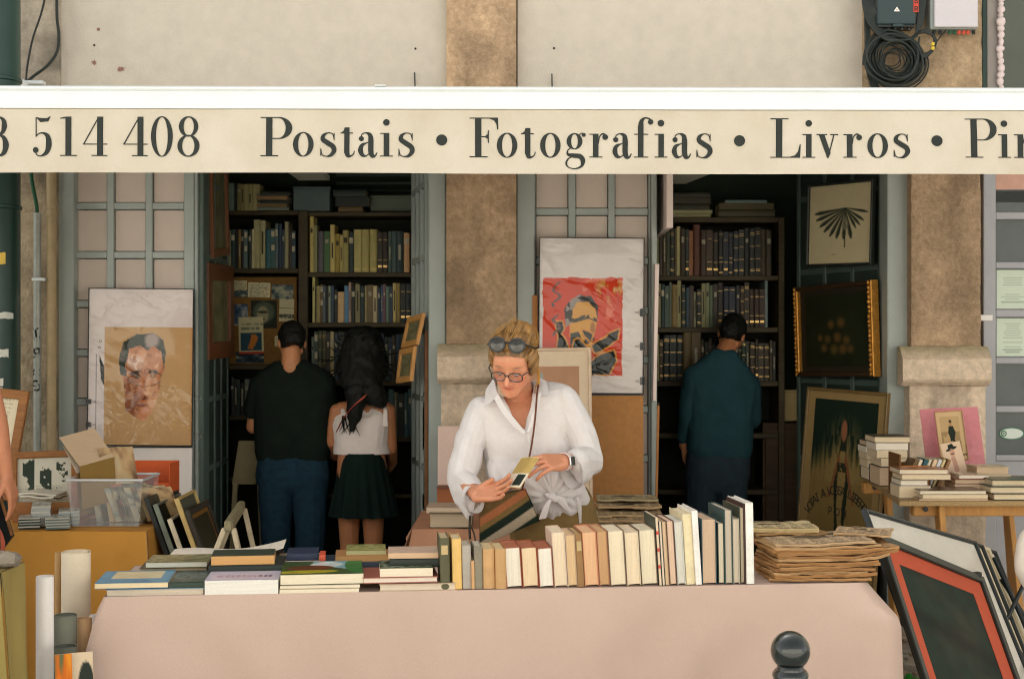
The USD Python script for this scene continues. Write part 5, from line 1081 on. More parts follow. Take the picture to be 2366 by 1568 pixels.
pl_.part("trousers", cloth([hull((L_(-145, 1090), .115), (L_(-90, 1090), .115), (L_(-115, 1140), .12))] + limb((L_(-145, 1110), .10), (np.array([L_(-145, 0)[0], YL, .1]), .07)) + limb((L_(-88, 1110), .10), (np.array([L_(-88, 0)[0], YL, .1]), .07)), m_trou), m_trou, smooth=True)
pl_.part("hair", crumple(hairmesh([moved(p, Rl, hl) for p in hp], .01, [moved(ell((0, -.11, -.06), (.085, .09, .12)), Rl, hl)]), .006, 50, 6), m_darkhair, smooth=True)
# ================================================================== pictures, posters and frames
def framed(name, label, cat_, TL, TR, BL, mw, depth, fcol, pic=None, mat=None, matw=(0, 0, 0, 0), res=(70, 90), group=None, glossy=False, glass=False, back=True, fmat=None, seen=None):
    """a frame from three of its corners: mitred moulding, mount with a window, printed picture, backing"""
    TL, TR, BL = (np.asarray(q, float) for q in (TL, TR, BL)); ex = TR - TL; w = np.linalg.norm(ex); ex /= w; ey = BL - TL; ey = ey - ex * (ey @ ex); h = np.linalg.norm(ey); ey /= h
    n = np.cross(ex, ey); n = n if (n @ (np.array([0, 0, CAMZ]) - TL)) > 0 else -n
    t = thing(name, label, cat_, group); Q = lambda a, b, c: TL + ex * a + ey * b + n * c
    fm = fmat or M("frame_%d_%d_%d" % tuple(fcol), C(*fcol), .4, .15, 18, .2, 60, spec=.5)
    c = min(.004, mw * .3)
    for (a, b) in (((0, 0), (w, 0)), ((w, 0), (w, h)), ((w, h), (0, h)), ((0, h), (0, 0))):
        a, b = np.array(a, float), np.array(b, float); d = unit(b - a); s = np.array([-d[1], d[0]]); V = []
        for p, sg in ((a, 1), (b, -1)):
            for o, z in ((0, 0), (0, depth - c), (c, depth), (mw - c, depth - .001), (mw, depth - c * 1.5), (mw, 0)): q = p + s * o + d * sg * o; V.append(Q(q[0], q[1], z))
        F = [f for k in range(6) for f in ([k, (k + 1) % 6, 6 + (k + 1) % 6], [k, 6 + (k + 1) % 6, 6 + k])] + [[0, k + 1, k] for k in range(1, 5)] + [[6, 6 + k, 7 + k] for k in range(1, 5)]
        t.part("moulding", trimesh.Trimesh(np.array(V), np.array(F), process=False), fm)
    z = depth * .45
    if back: t.part("backing", trimesh.convex.convex_hull(np.array([Q(a, b, c_) for a in (mw * .5, w - mw * .5) for b in (mw * .5, h - mw * .5) for c_ in (.0005, z - .002)])), M("backing_card", C(120, 100, 74), .8, .1))
    a0, a1, b0, b1 = mw, w - mw, mw, h - mw
    if mat is not None:
        l, r, tp, bt = matw; V = [Q(a, b, z) for a, b in ((a0, b0), (a1, b0), (a1, b1), (a0, b1), (a0 + l, b0 + tp), (a1 - r, b0 + tp), (a1 - r, b1 - bt), (a0 + l, b1 - bt))]
        F = [[0, 1, 5], [0, 5, 4], [1, 2, 6], [1, 6, 5], [2, 3, 7], [2, 7, 6], [3, 0, 4], [3, 4, 7]]; V = np.array(V)
        t.part("mount", trimesh.Trimesh(np.vstack([V, V - n * .0012]), np.vstack([F, np.array(F)[:, ::-1] + 8]), process=False), M("mount_%d_%d_%d" % tuple(mat), C(*mat), .8, .05, 20))
        a0, a1, b0, b1 = a0 + l - .002, a1 - r + .002, b0 + tp - .002, b1 - bt + .002
    if pic is not None:
        g, col = prnt(Q(a0, b0, z - .0014), ex * (a1 - a0), ey * (b1 - b0), res[0], res[1], pic); t.part("picture", g, m_gloss if glossy else m_print, color=col)
    if glass: t.part("glass", trimesh.Trimesh([Q(a, b, depth * .6) for a, b in ((mw * .8, mw * .8), (w - mw * .8, mw * .8), (w - mw * .8, h - mw * .8), (mw * .8, h - mw * .8))], [[0, 2, 1], [0, 3, 2]] if np.cross(ex, ey) @ n > 0 and False else [[0, 1, 2], [0, 2, 3]], process=False), film("picture_glass", .05, .012))
    return t, Q, w, h, n
def wrap(t, Q, w, h, z, seed, n, amp=.0085, m=None):
    """crinkled clear film over a picture"""
    def f(a, b):
        x, y = a * w, b * h; wx = .05 * (meshkit.fbm(np.stack([x * 9, y * 9, 0 * a + seed], -1), 3, seed + 1) - .5); wy = .05 * (meshkit.fbm(np.stack([x * 9, y * 9, 0 * a + seed + 9], -1), 3, seed + 2) - .5)
        def ridge(fr, k, ang, st):
            c, s_ = math.cos(ang), math.sin(ang); p1, p2 = (x + wx) * c + (y + wy) * s_, -(x + wx) * s_ + (y + wy) * c
            return np.clip(1 - np.abs(meshkit.noise(np.stack([p1 * fr, p2 * fr * st, 0 * a + seed + k], -1), k) - .5) * 5, 0, 1) ** 1.5
        where = np.clip((meshkit.fbm(np.stack([x * 3, y * 3, 0 * a + seed + 5], -1), 2, seed) - .42) * 5, 0, 1)
        d = amp * where * (.6 * ridge(9, 1, .6, .35) + .5 * ridge(14, 2, -1.0, .3) + .3 * ridge(24, 3, 1.9, .5)) + amp * .25 * ridge(5, 4, 2.4, .15) ** 3
        return Q(0, 0, 0) + a[..., None] * (Q(w, 0, 0) - Q(0, 0, 0)) + b[..., None] * (Q(0, h, 0) - Q(0, 0, 0)) + (z + np.abs(d))[..., None] * n
    t.part("plastic_wrap", grid(f, 150, 210, (.012, .988), (.008, .992)), m or film("plastic_film", .06, .030), smooth=True)
m_clip = M("black_clip", (0.012, 0.013, 0.013), .35, 0, spec=.5); m_wire = M("steel_wire", C(150, 148, 140), .3, 0, metallic=.8)
def clip(t, p, side, w=.028):
    """binder clip: folded body and two wire handles, gripping an edge that lies to the side"""
    x = np.array([side, 0, 0.]); t.part("binder_clip", trimesh.convex.convex_hull(np.array([p + x * a + np.array([0, b, c * w * .5]) for a, b in ((.0, -.012), (.0, .012), (-.028, -.004), (-.028, .004)) for c in (-1, 1)])), m_clip)
    t.part("clip_handle", cat(*[sweep(np.array([p + np.array([-side * .026, -.006, k * .007]), p + np.array([-side * .050, -.012, k * .002]), p + np.array([-side * .056, -.012, k * .006])]), .0011, 5) for k in (-1, 1)]), m_wire)
def face_tan(s, t):
    im = full(s, (224, 212, 208)); im *= (1 + .05 * (nz(s, t, 5, 2) - .5))[..., None]
    body = (s > .15) * (t > .245); im = lay(im, body, (200, 160, 112)); im = lay(im, body * (s > .985), (206, 150, 96))
    im = lay(im, polym(s, t, [(.10, .42), (.15, .50), (.15, .62), (.12, .58)]), (46, 52, 46)); im = lay(im, (np.abs(s - .075) < .004) * (t > .42), (120, 110, 108))
    n = nz(s, t, 16, 7); n2 = nz(s, t, 5, 9); x, y = (s - .15) / .85 + .05 * (nz(s, t, 14, 21) - .5), (t - .245) / .755 + .05 * (nz(s, t, 14, 22) - .5)
    fc = polym(x, y, [(.26, .18), (.34, .10), (.50, .06), (.62, .09), (.68, .2), (.68, .34), (.64, .46), (.60, .62), (.54, .74), (.44, .80), (.34, .76), (.24, .70), (.22, .5), (.19, .36)])
    im = lay(im, fc, (206, 140, 98)); im = lay(im, fc * ellm(x, y, .28, .62, .12, .2, 10, .6), (142, 86, 58)); im = lay(im, fc * ellm(x, y, .52, .28, .14, .1, 0, .6), (232, 176, 142)); im = lay(im, fc * ellm(x, y, .36, .30, .10, .07, 20, .4) * (n > .4), (236, 204, 186))
    im = lay(im, fc * ellm(x, y, .46, .56, .06, .10, 8, .5), (190, 116, 78)); im = lay(im, fc * (n2 > .56) * .5, (176, 108, 72))
    im = lay(im, ellm(x, y, .46, .66, .08, .014, 4, .5) * fc, (128, 66, 52)); im = lay(im, ellm(x, y, .36, .42, .05, .022, 0, .5) * fc, (84, 62, 54)); im = lay(im, ellm(x, y, .55, .42, .04, .02, 0, .5) * fc, (90, 66, 56))
    im = lay(im, fc * ellm(x, y, .58, .62, .10, .20, 0, .8), (216, 158, 116)); im = lay(im, fc * ellm(x, y, .30, .48, .07, .14, 0, .7) * (n > .42), (150, 92, 62)); im = lay(im, fc * ellm(x, y, .50, .50, .035, .10, 6, .5), (224, 170, 134)); im = lay(im, fc * ellm(x, y, .46, .60, .055, .02, 0, .5), (120, 70, 52)); im = lay(im, fc * ellm(x, y, .47, .71, .05, .025, 0, .6), (222, 160, 130)); im = lay(im, ellm(x, y, .36, .39, .065, .016, -6, .5) * fc + ellm(x, y, .56, .385, .055, .016, 5, .5) * fc, (74, 58, 48)); im = lay(im, fc * (np.abs(((x - .46) / .2) ** 2 + ((y - .43) / .07) ** 2 - 1) < .12) * (np.abs(x - .46) > .02) * .5, (90, 74, 66))
    im = lay(im, fc * (nz(s, t, 26, 31) > .6) * .45, (232, 184, 150)); im = lay(im, fc * (nz(s, t, 22, 32) > .62) * .4, (140, 84, 58))
    hair = polym(x, y, [(.18, .40), (.17, .24), (.22, .13), (.36, .06), (.54, .05), (.66, .10), (.70, .22), (.67, .36), (.64, .2), (.56, .15), (.5, .19), (.40, .16), (.28, .18), (.25, .3), (.25, .42)])
    im = lay(im, hair, (92, 88, 82)); im = lay(im, hair * (n > .53), (58, 66, 58)); im = lay(im, hair * ellm(x, y, .54, .11, .08, .06, 0, .5), (172, 156, 150)); return im
def face_red(s, t):
    im = full(s, (222, 213, 208)); im *= (1 + .05 * (nz(s, t, 5, 2) - .5))[..., None]
    x, y = (s - .03) / .77 + .04 * (nz(s, t, 16, 23) - .5), (t - .255) / .635 + .04 * (nz(s, t, 16, 24) - .5); b = (x > 0) * (x < 1) * (y > 0) * (y < 1); im = lay(im, b, (206, 60, 30)); n = nz(s, t, 18, 3); n2 = nz(s, t, 8, 6)
    im = lay(im, b * (x > .5) * (y < .45) * (n > .56) * .8, (228, 128, 108)); im = lay(im, b * ellm(x, y, .84, .12, .16, .12, 0, .6) * (n > .52), (198, 140, 60))
    fc = polym(x, y, [(.32, .34), (.36, .24), (.46, .18), (.58, .19), (.68, .28), (.68, .44), (.65, .56), (.62, .70), (.55, .76), (.46, .72), (.34, .60)]); im = lay(im, b * fc, (214, 156, 70))
    hair = polym(x, y, [(.29, .5), (.28, .32), (.36, .21), (.48, .17), (.60, .19), (.69, .29), (.69, .42), (.66, .32), (.56, .24), (.44, .25), (.38, .32), (.36, .46)]); im = lay(im, b * hair, (40, 42, 40)); im = lay(im, b * hair * (n > .52), (150, 140, 134))
    im = lay(im, b * fc * (np.abs(y - .42 - .02 * np.sin(x * 20)) < .022) * (n > .4), (58, 56, 44)); im = lay(im, b * polym(x, y, [(.34, .56), (.46, .56), (.50, .66), (.42, .74), (.36, .76)]), (40, 50, 42)); im = lay(im, b * ellm(x, y, .58, .64, .07, .03, -20, .4), (56, 50, 42)); im = lay(im, b * ellm(x, y, .62, .52, .03, .06, 0, .4), (170, 112, 56))
    dk, gd = (22, 30, 25), (206, 140, 60)
    for pts in ([(.16, .63), (.25, .63), (.27, .72), (.23, .80), (.30, .9), (.33, 1), (.18, 1), (.20, .85)], [(.38, 1), (.40, .89), (.46, .88), (.56, 1)], [(.62, .96), (.80, .82), (.96, .72), (.94, .86), (.80, .98), (.72, 1.04), (.66, 1.06)], [(.50, .74), (.62, .80), (.60, .9), (.52, .82)], [(.60, 1.2), (.74, 1.08), (.9, 1.04), (.93, 1.18), (.84, 1.36), (.62, 1.38)]):
        pts = [(q[0], q[1] * .72) for q in pts]; p = Polygon(pts); im = lay(im, b * polym(x, y, list(p.buffer(.018).exterior.coords)), gd); im = lay(im, b * polym(x, y, pts) * (n2 > .30), dk)
    im = lay(im, b * (np.abs(x - .17 - .04 * np.sin(y * 40)) < .02) * (y < .6) * (y > .05) * (n > .42), (98, 74, 72)); return im
m_white_card = pag((236, 228, 222), True)
YQ = 8.075
def clipframe(label, u0, u1, v0, v1, fn, seed):
    t, Q, w, h, n = framed("framed_poster", label, "poster", P(u0, v0, YQ), P(u1, v0 + 2, YQ), P(u0 + .5, v1, YQ - .01), .0045, .014, (20, 26, 24), fn, res=(150, 220)); wrap(t, Q, w, h, .0095, seed, n); return t, Q, w, h, n
t, Q, w, h, n = clipframe("plastic-wrapped poster of a painted grey-haired head on tan paper, on the left door", 206, 449, 665, 1028, face_tan, 3)
for v in (927, 980): clip(t, P(200, v, YQ - .012), -1)
for v in (920, 1007):
    t.part("ring", sweep(np.array([P(458 + 7 * math.cos(q), v + 5 * math.sin(q), YQ) for q in np.linspace(0, 6.3, 14)]), .002, 5, False), m_wire)
tm = meshkit.text_mesh("O", .016, .0006); tm.apply_transform(T4(P(229, 791, YQ - .0085), (1, 0, 0), (0, 0, 1), (0, -1, 0))); t.part("lettering", tm, m_ink)
tm = meshkit.text_mesh("RE", .012, .0006); tm.apply_transform(T4(P(226, 805, YQ - .0085), (1, 0, 0), (0, 0, 1), (0, -1, 0))); t.part("lettering", tm, m_ink)
t, Q, w, h, n = clipframe("plastic-wrapped red poster of a dark-bearded face on the middle door above a brown board", 1246, 1489, 548, 908, face_red, 9)
for v in (722, 800, 880): clip(t, P(1490, v, YQ - .012), 1, .044)
for s_, u, v, hh_ in (("A ARMADA", 1362, 889, .012), ("1961/79", 1368, 900, .010)):
    tm = meshkit.text_mesh(s_, hh_ * 1.1, .0006, True); tm.apply_transform(T4(P(u, v, YQ - .0085), (1, 0, 0), (0, 0, 1), (0, -1, 0))); t.part("lettering", tm, m_ink)
def board(name, label, c, u0, u1, v0, v1, Y, th=.012, lean=.05, rgb=None, m=None, cat_="board"):
    o = P(u0, v0, Y); ex = np.array([X(u1, Y) - X(u0, Y), 0, 0]); b = np.array([o[0], Y - lean, Z(v1, Y - lean)]); t = thing(name, label, cat_)
    V = [o, o + ex, b + ex, b]; V += [q + np.array([0, th, 0]) for q in V]; t.part("sheet", trimesh.convex.convex_hull(np.array(V)), m); return t, V
t, V = board("white_board", "plain white board standing against the left door under the tan poster", None, 250, 444, 1034, 1440, 8.07, m=M("white_board", C(232, 224, 216), .7, .03, 8))
t.part("edge_strip", bar(V[0] + [0, -.002, .004], V[1] + [0, -.002, .004], .006, .008, .001), m_frame_dk if 'm_frame_dk' in globals() else m_iron)
t, V = board("brown_board", "orange-brown hardboard panel leaning under the red poster", None, 1352, 1486, 913, 1440, 8.05, m=M("hardboard", C(186, 130, 72), .7, .10, 30, .2, 200)); t.part("top_strip", bar(V[0] + [0, -.002, .003], V[1] + [0, -.002, .003], .005, .007, .001), m_clip)
def tanpic(s, t): im = full(s, (186, 142, 112)); im *= (1 + .1 * (nz(s, t, 9, 1) - .5))[..., None]; return lay(lay(im, ellm(s, t, .42, .08, .05, .035), (150, 168, 172)), ellm(s, t, .42, .17, .11, .08, 0, .4), (206, 176, 150))
framed("mounted_print", "cream-mounted brown print leaning beneath the red poster beside the bowed person's shoulder", "framed print", P(1150, 806, 7.90), P(1366, 803, 7.86), P(1160, 1250, 7.72), .018, .02, (222, 196, 166), tanpic, (226, 204, 176), (.06, .05, .085, .2), (50, 90))
board("plank", "narrow orange-brown wooden slat showing left of the red poster", None, 1230, 1242, 682, 1300, 8.09, .02, .01, m=M("orange_wood", C(182, 120, 62), .6, .12, 16, stretch=(6, 6, .6)))
board("pink_card", "pale pinkish card leaning against the middle pedestal left of the bowed person", None, 1012, 1078, 984, 1320, 7.88, .008, .06, m=M("pink_card", C(226, 196, 182), .7, .04, 10))
hb_ = thing("hanging_board", "pale board hanging edge-on from the top of the right doorway", "board")
hb_.part("sheet", bx(X(1540, 7.97), X(1555, 7.97), 7.97, 8.75, Z(527, 7.97), 2.70, .004), M("pale_board", C(234, 214, 206), .6, .03)); hb_.part("batten", bx(X(1541, 7.97) + .002, X(1555, 7.97) - .002, 7.99, 8.74, 2.702, 2.715), m_frame)
eb = thing("thin_white_board", "thin white board on edge beside the right door post below the hanging board", "board")
eb.part("sheet", trimesh.convex.convex_hull(np.array([P(u, v, Y) for u, v, Y in ((1514, 610, 8.05), (1523, 610, 8.05), (1509, 925, 8.03), (1516, 925, 8.03))] + [P(u, v, Y) + np.array([0, .3, 0]) for u, v, Y in ((1514, 610, 8.05), (1523, 610, 8.05), (1509, 925, 8.03), (1516, 925, 8.03))])), M("pale_board")); eb.part("foot_strip", bar(P(1511, 928, 8.03), P(1513, 928, 8.30), .010, .006), m_frame)
st_ = thing("orange_stick", "thin orange-brown stick leaning at the right doorway's post", "stick"); st_.part("rod", bar(P(1521, 936, 8.08), P(1510, 1440, 7.98), .014, .012), M("orange_wood"))
st_.part("cap", bar(P(1521.2, 930, 8.082), P(1521, 936, 8.08), .015, .013), M("dark_cord"))
# pictures on the right open door
def palm(s, t):
    im = full(s, (196, 184, 148)); im *= (1 + .06 * (nz(s, t, 9, 4) - .5))[..., None]; cx, cy = .58, .30; n = nz(s, t, 30, 2)
    for k, a in enumerate(np.radians([172, 160, 146, 133, 119, 106, 92, 78, 62, 50, 36, 14])):
        L = .40 if a > 1.2 else .30; d, q = (s - cx) * math.cos(a) * .8 + (t - cy) * math.sin(a), -(s - cx) * math.sin(a) * .8 + (t - cy) * math.cos(a)
        wd = (.006 + .135 * np.clip(d, 0, L)) * np.clip((L * 1.08 - d) / .10, 0, 1); im = lay(im, soft(np.abs(q) - wd * .5, .012) * (d > 0) * (d < L * (1 + .1 * (n - .5))) * np.clip(1.25 - (q / wd + .5) * .7, .25, 1), (38, 46, 38))
    im = lay(im, (np.abs(s - .585) < .010) * (t > .36) * (t < .80), (44, 50, 42)); im = lay(im, ellm(s, t, .585, .50, .05, .08, 0, .5) * (n > .45), (120, 116, 92)); im = lay(im, (t > .88) * (t < .895) * (s > .25) * (s < .42) * (n > .5), (110, 100, 80)); return im
framed("palm_print", "framed print of a dark palm leaf on cream paper hanging on the right open door", "framed print", P(1872, 428, 8.72), P(2024, 413, 8.28), P(1875, 617, 8.70), .016, .03, (34, 40, 36), palm, res=(110, 120))
m_gold = M("gilt", C(206, 146, 62), .32, .25, 60, .5, 90, .004, spec=.6, metallic=.55)
def fruit(s, t):
    im = full(s, (38, 42, 26)); im *= (1 + .5 * (nz(s, t, 6, 4) - .5))[..., None]
    for k, (x, y, r) in enumerate(((.42, .42, .05), (.58, .40, .06), (.36, .62, .05), (.52, .60, .06), (.66, .64, .05), (.46, .76, .06), (.60, .76, .06), (.30, .74, .05), (.72, .76, .05), (.24, .6, .04))): im = lay(im, ellm(s, t, x, y, r, r * 1.1, 0, .9) * .8, (118 - 6 * (k % 3), 84, 44))
    return im
tg, Qg, wg_, hg_, ng = framed("gilt_painting", "dark fruit painting in a wide carved gilt frame hanging below the palm print", "painting", P(1849, 664, 8.98), P(2028, 646, 8.24), P(1858, 869, 8.96), .030, .05, (206, 146, 62), fruit, (44, 36, 22), (.05, .05, .03, .03), res=(90, 80), fmat=m_gold)
rg = np.random.default_rng(2)
for q in (0, 2): tg.kids[q].mat = M('dark_carved_wood', C(60, 42, 22), .4, .3, 40, .4, 60, spec=.5)
for sx in (0, 1):   # carved leaf ornament along the two upright sides
    for k in range(20):
        s = trimesh.creation.icosphere(1, 1); c_ = Qg((.004 if sx == 0 else wg_ - .026) + rg.normal(0, .0015), hg_ * (k + .5) / 20, .050); s.apply_transform(np.diag([.009, .009, .013, 1])); s.apply_translation(c_); crumple(s, .003, 120, k); tg.part("carved_leaf", s, m_gold)
def figure(s, t):
    im = full(s, (150, 126, 76)); n = nz(s, t, 14, 3); im *= (1 + .16 * (n - .5))[..., None]; im = lay(im, soft((t - .24) - .20 * np.abs(s - .5) + .05 * (nz(s, t * .2, 40, 5) - .5) - .02 * np.sin(s * 90), .12), (34, 50, 40)); im = lay(im, (t < .42) * ellm(s, t, .5, .36, .30, .22, 0, .9) * (nz(s, t * .3, 46, 8) > .48) * .7, (170, 146, 92))
    for pts, c in (([(.47, .10), (.53, .10), (.56, .30), (.62, .40), (.60, .58), (.57, .74), (.52, .78), (.47, .74), (.43, .58), (.39, .42), (.44, .30)], (46, 54, 40)), ([(.46, .26), (.54, .26), (.57, .40), (.54, .55), (.56, .68), (.50, .66), (.46, .56), (.44, .40)], (164, 138, 86))): im = lay(im, polym(s, t, pts), c)
    im = lay(im, ellm(s, t, .5, .155, .045, .055, 0, .3), (168, 112, 80)); im = lay(im, polym(s, t, [(.44, .27), (.30, .50), (.325, .505), (.47, .30)]) + polym(s, t, [(.56, .27), (.72, .52), (.695, .525), (.53, .30)]), (150, 98, 66)); im = lay(im, (np.abs(t - .34) < .025) * (np.abs(s - .5) < .07) * (n > .46), (58, 60, 44)); im = lay(im, (t > .90) * (((s * 17) % 1) > .35) * (s > .05) * (s < .95), (112, 62, 42)); return im
tv, Qv, wv, hv_, nv_ = framed("liberty_poster", "mounted vintage poster with a raised-arm figure and arched lettering, leaning on the right open door", "framed poster", P(1870, 893, 8.78), P(2058, 908, 8.12), P(1874, 1420, 8.60), .020, .022, (134, 108, 66), figure, (170, 142, 92), (.06, .06, .045, .12), res=(110, 170))
fw = wv - .04 - .12; 
def letter_at(ch, s, t, hgt, ang):
    tm = meshkit.text_mesh(ch, hgt, .0006); tm.apply_translation([-(tm.bounds[0][0] + tm.bounds[1][0]) / 2, 0, 0]); a = math.radians(ang); eX, eY = unit(Qv(1, 0, 0) - Qv(0, 0, 0)), -unit(Qv(0, 1, 0) - Qv(0, 0, 0))
    tm.apply_transform(T4(Qv(wv * s, hv_ * t, .022 * .45 + .0004), eX * math.cos(a) - eY * math.sin(a), eX * math.sin(a) + eY * math.cos(a), nv_)); tv.part("letter", tm, m_ink)
txt = "VOTAI A VOSSA LIBERDADE"; AR = 62
for k, ch in enumerate(txt):
    if ch == " ": continue
    f = (k / (len(txt) - 1) - .5) * 2; a = f * AR; letter_at(ch, .5 + .36 * math.sin(math.radians(a)) / math.sin(math.radians(AR)), .455 + .10 * (1 - math.cos(math.radians(a))) / (1 - math.cos(math.radians(AR))), .052, a * .75)
for k, ch in enumerate("POR"): letter_at(ch, .40 + .09 * k, .545, .046, 0)
# pictures on the left open door, seen edge-on
def dim(s, t): im = full(s, (120, 116, 84)); return im * (1 + .8 * (nz(s, t, 6, 14) - .5))[..., None]
framed("narrow_picture", "orange-framed picture seen edge-on at the top of the left doorway", "framed print", P(478, 380, 8.36), P(517, 386, 8.88), P(479, 597, 8.36), .05, .03, (126, 76, 40), dim, res=(30, 40))
framed("narrow_picture", "brown-framed picture seen edge-on below the orange-framed one in the left doorway", "framed print", P(468, 606, 8.26), P(528, 614, 8.92), P(469, 832, 8.26), .10, .035, (112, 66, 38), dim, res=(30, 40))
# right side of the left doorway: hinged wooden frame and card rack
mw_ = M("light_wood", C(206, 150, 84), .5, .14, 14, .1, 60)
for k, (TLu, TLv, TRu, TRv, BLu, BLv, l) in enumerate(((948, 735, 984, 724, 930, 806, "upper leaf of a narrow wooden double frame hung askew beside the left doorway"), (930, 808, 964, 800, 919, 886, "lower leaf of the narrow wooden double frame hung askew beside the left doorway"))):
    framed("narrow_wood_frame", l, "picture frame", P(TLu, TLv, 8.42), P(TRu, TRv, 8.10), P(BLu, BLv, 8.42), .035, .02, (206, 150, 84), dim, res=(20, 30), fmat=mw_)
rk = thing("card_rack", "dark rack of small postcards with a brown edge strip at the left doorway's right side", "card rack")
rk.part("edge_strip", bx(X(981, 8.14), X(989, 8.14), 8.14, 8.17, .02, Z(765, 8.14), .002), M("brown_strip", C(132, 86, 48), .6, .15, 16)); rk.part("back", bx(X(985, 8.14), X(988, 8.14), 8.18, 8.75, .02, Z(880, 8.14)), m_board_dk)
rc_ = np.random.default_rng(6)
for i in range(9):
    z = Z(905 + 34 * i, 8.3); y = 8.22 + rc_.uniform(0, .3); g, col = prnt(np.array([X(984, 8.14) - .03, y, z]), np.array([.005, .12, 0]), np.array([0, 0, -.085]), 10, 10, cov_photo([(60, 66, 52), (120, 112, 80), (80, 74, 54), (170, 156, 120)], 5, 30 + i)); rk.part("postcard", g, m_gloss, color=col)
# things glimpsed inside
m_card = M("cardboard", C(168, 142, 96), .8, .10, 14)
def carton(label, u0, u1, v0, v1, Y, dep, m, name="carton"):
    t = thing(name, label, "box"); x0, x1, z0, z1 = X(u0, Y), X(u1, Y), Z(v1, Y), Z(v0, Y); t.part("body", bx(x0, x1, Y, Y + dep, z0, z1 - .002, .003), m); t.part("lid", bx(x0 - .004, x1 + .004, Y - .004, Y + dep + .004, z1 - .0015, z1 + .012, .002), m); return t
carton("pale cardboard box on a dark cabinet behind the right open door", 1800, 1880, 905, 972, 9.30, .2, M("pale_cardboard", C(198, 176, 124), .8, .1, 14))
cb2 = thing("dark_cabinet", "dark wooden cabinet under the pale box in the right doorway", "cabinet"); m_dkwood = M("dark_shelf_wood", C(74, 54, 30), .6, .25, 9, .2, 60, stretch=(.6, 5, 5))
cb2.part("body", bx(X(1760, 9.28), X(1900, 9.28), 9.25, 9.60, .013, Z(976, 9.28), .004), m_dkwood); cb2.part("door", bx(X(1766, 9.28), X(1860, 9.28), 9.235, 9.249, .06, Z(990, 9.28), .003), m_dkwood)
ch_ = thing("folding_stool", "grey-beige folded stool standing inside the left doorway beside the person in jeans", "stool"); m_can = M("canvas_beige", C(150, 138, 104), .8, .1, 16)
ch_.part("seat", trimesh.convex.convex_hull(np.array([P(u, v, 8.75) + np.array([0, d, 0]) for u, v in ((552, 1018), (612, 1018), (590, 1118), (536, 1118)) for d in (0, .03)])), m_can)
for a, b in (((545, 1110), (530, 1440)), ((600, 1110), (612, 1440))): ch_.part("leg", bar(P(*a, 8.76), np.array([X(b[0], 8.76), 8.76, .02]), .03, .03), m_can)

# ================================================================== left corner: post, pipes, cables
gp = thing("green_post", "dark green painted iron post with torn stickers at the left picture edge", "post")
m_gp = M("green_post_paint", C(15, 54, 46), .35, .15, 8, .1, 60, spec=.5); YGp = 7.55; cx, rp_ = X(-12, YGp), 57 * YGp / KF
gp.part("shaft", lathe([(0, 0), (rp_, 0), (rp_, 4.4), (0, 4.4)], (cx, YGp, 0), 40), m_gp, smooth=40)
for v in (186, 480): gp.part("collar", lathe([(rp_ + .001, -.012), (rp_ + .009, -.008), (rp_ + .009, .008), (rp_ + .001, .012)], (cx, YGp, Z(v, YGp)), 40), m_gp, smooth=30)
def sticker(u0, u1, v0, v1, rgb, seed, name="sticker"):
    r_s = rp_ + .0016
    def f(a, b):
        x = X(u0, YGp) + a * (X(u1, YGp) - X(u0, YGp)); x = np.clip(x, cx - r_s, cx + r_s * .97); e = .006 * (meshkit.fbm(np.stack([a * 5, b * 5, 0 * a + seed], -1), 3, seed) - .5); z = Z(v0, YGp) + b * (Z(v1, YGp) - Z(v0, YGp)) + e * 2
        return np.stack([x, YGp - np.sqrt(np.maximum(r_s ** 2 - (x - cx) ** 2, 0)), z], -1)
    gp.part(name, grid(f, 10, 10), M("sticker_%d_%d_%d" % rgb, C(*rgb), .6, .15, 60))
sticker(5, 28, 586, 612, (230, 196, 92), 1); sticker(9, 24, 592, 606, (224, 214, 200), 2) if False else None
sticker(4, 40, 722, 737, (214, 216, 206), 3); sticker(14, 33, 806, 824, (220, 220, 210), 4); sticker(-4, 14, 842, 860, (214, 216, 208), 5); sticker(-6, 24, 872, 889, (226, 224, 214), 6); sticker(-6, 23, 892, 914, (222, 220, 210), 7)
dp = thing("grey_conduit", "grey metal conduit with graffiti running down the left wall", "pipe"); m_con = M("galvanised", C(152, 156, 148), .4, .15, 18, spec=.5, metallic=.2)
xr = X(86.5, 7.96); dp.part("tube", sweep(np.array([[xr, 7.96, 0], [xr, 7.96, 1.2], [xr, 7.96, Z(492, 7.96)]]), 9 * 7.96 / KF, 14), m_con, smooth=40); dp.part("feed_cable", sweep(spline([P(86, 492, 7.96), P(84, 470, 7.96), P(76, 430, 7.98), P(72, 390, 8.0), P(72, 300, 8.0)], 14), .011, 8), M("green_cable", C(30, 84, 54), .5, .1), smooth=True)
dp.part("clamp", bx(X(76, 7.95), X(106, 7.95), 7.93, 7.97, Z(649, 7.95), Z(642, 7.95), .003), m_bar)
for ch, v, a in (("I", 770, 8), ("9", 815, -20), ("n", 860, 90), ("S", 890, 30)):
    tm = meshkit.text_mesh(ch, .06, .001, True); tm.apply_translation(-tm.bounds.mean(0)); q = math.radians(a); tm.apply_transform(T4(P(86.5, v, 7.96) + np.array([0, -.0235, 0]), (math.cos(q), 0, math.sin(q)), (-math.sin(q), 0, math.cos(q)), (0, -1, 0))); vt = np.asarray(tm.vertices); vt[:, 0] = np.clip(vt[:, 0], xr - .018, xr + .018); vt[:, 1] = 7.96 - np.sqrt(np.maximum((9 * 7.96 / KF + .001) ** 2 - (vt[:, 0] - xr) ** 2, 1e-6)) - .0004; tm.vertices = vt; dp.part("graffiti_mark", tm, m_ink)
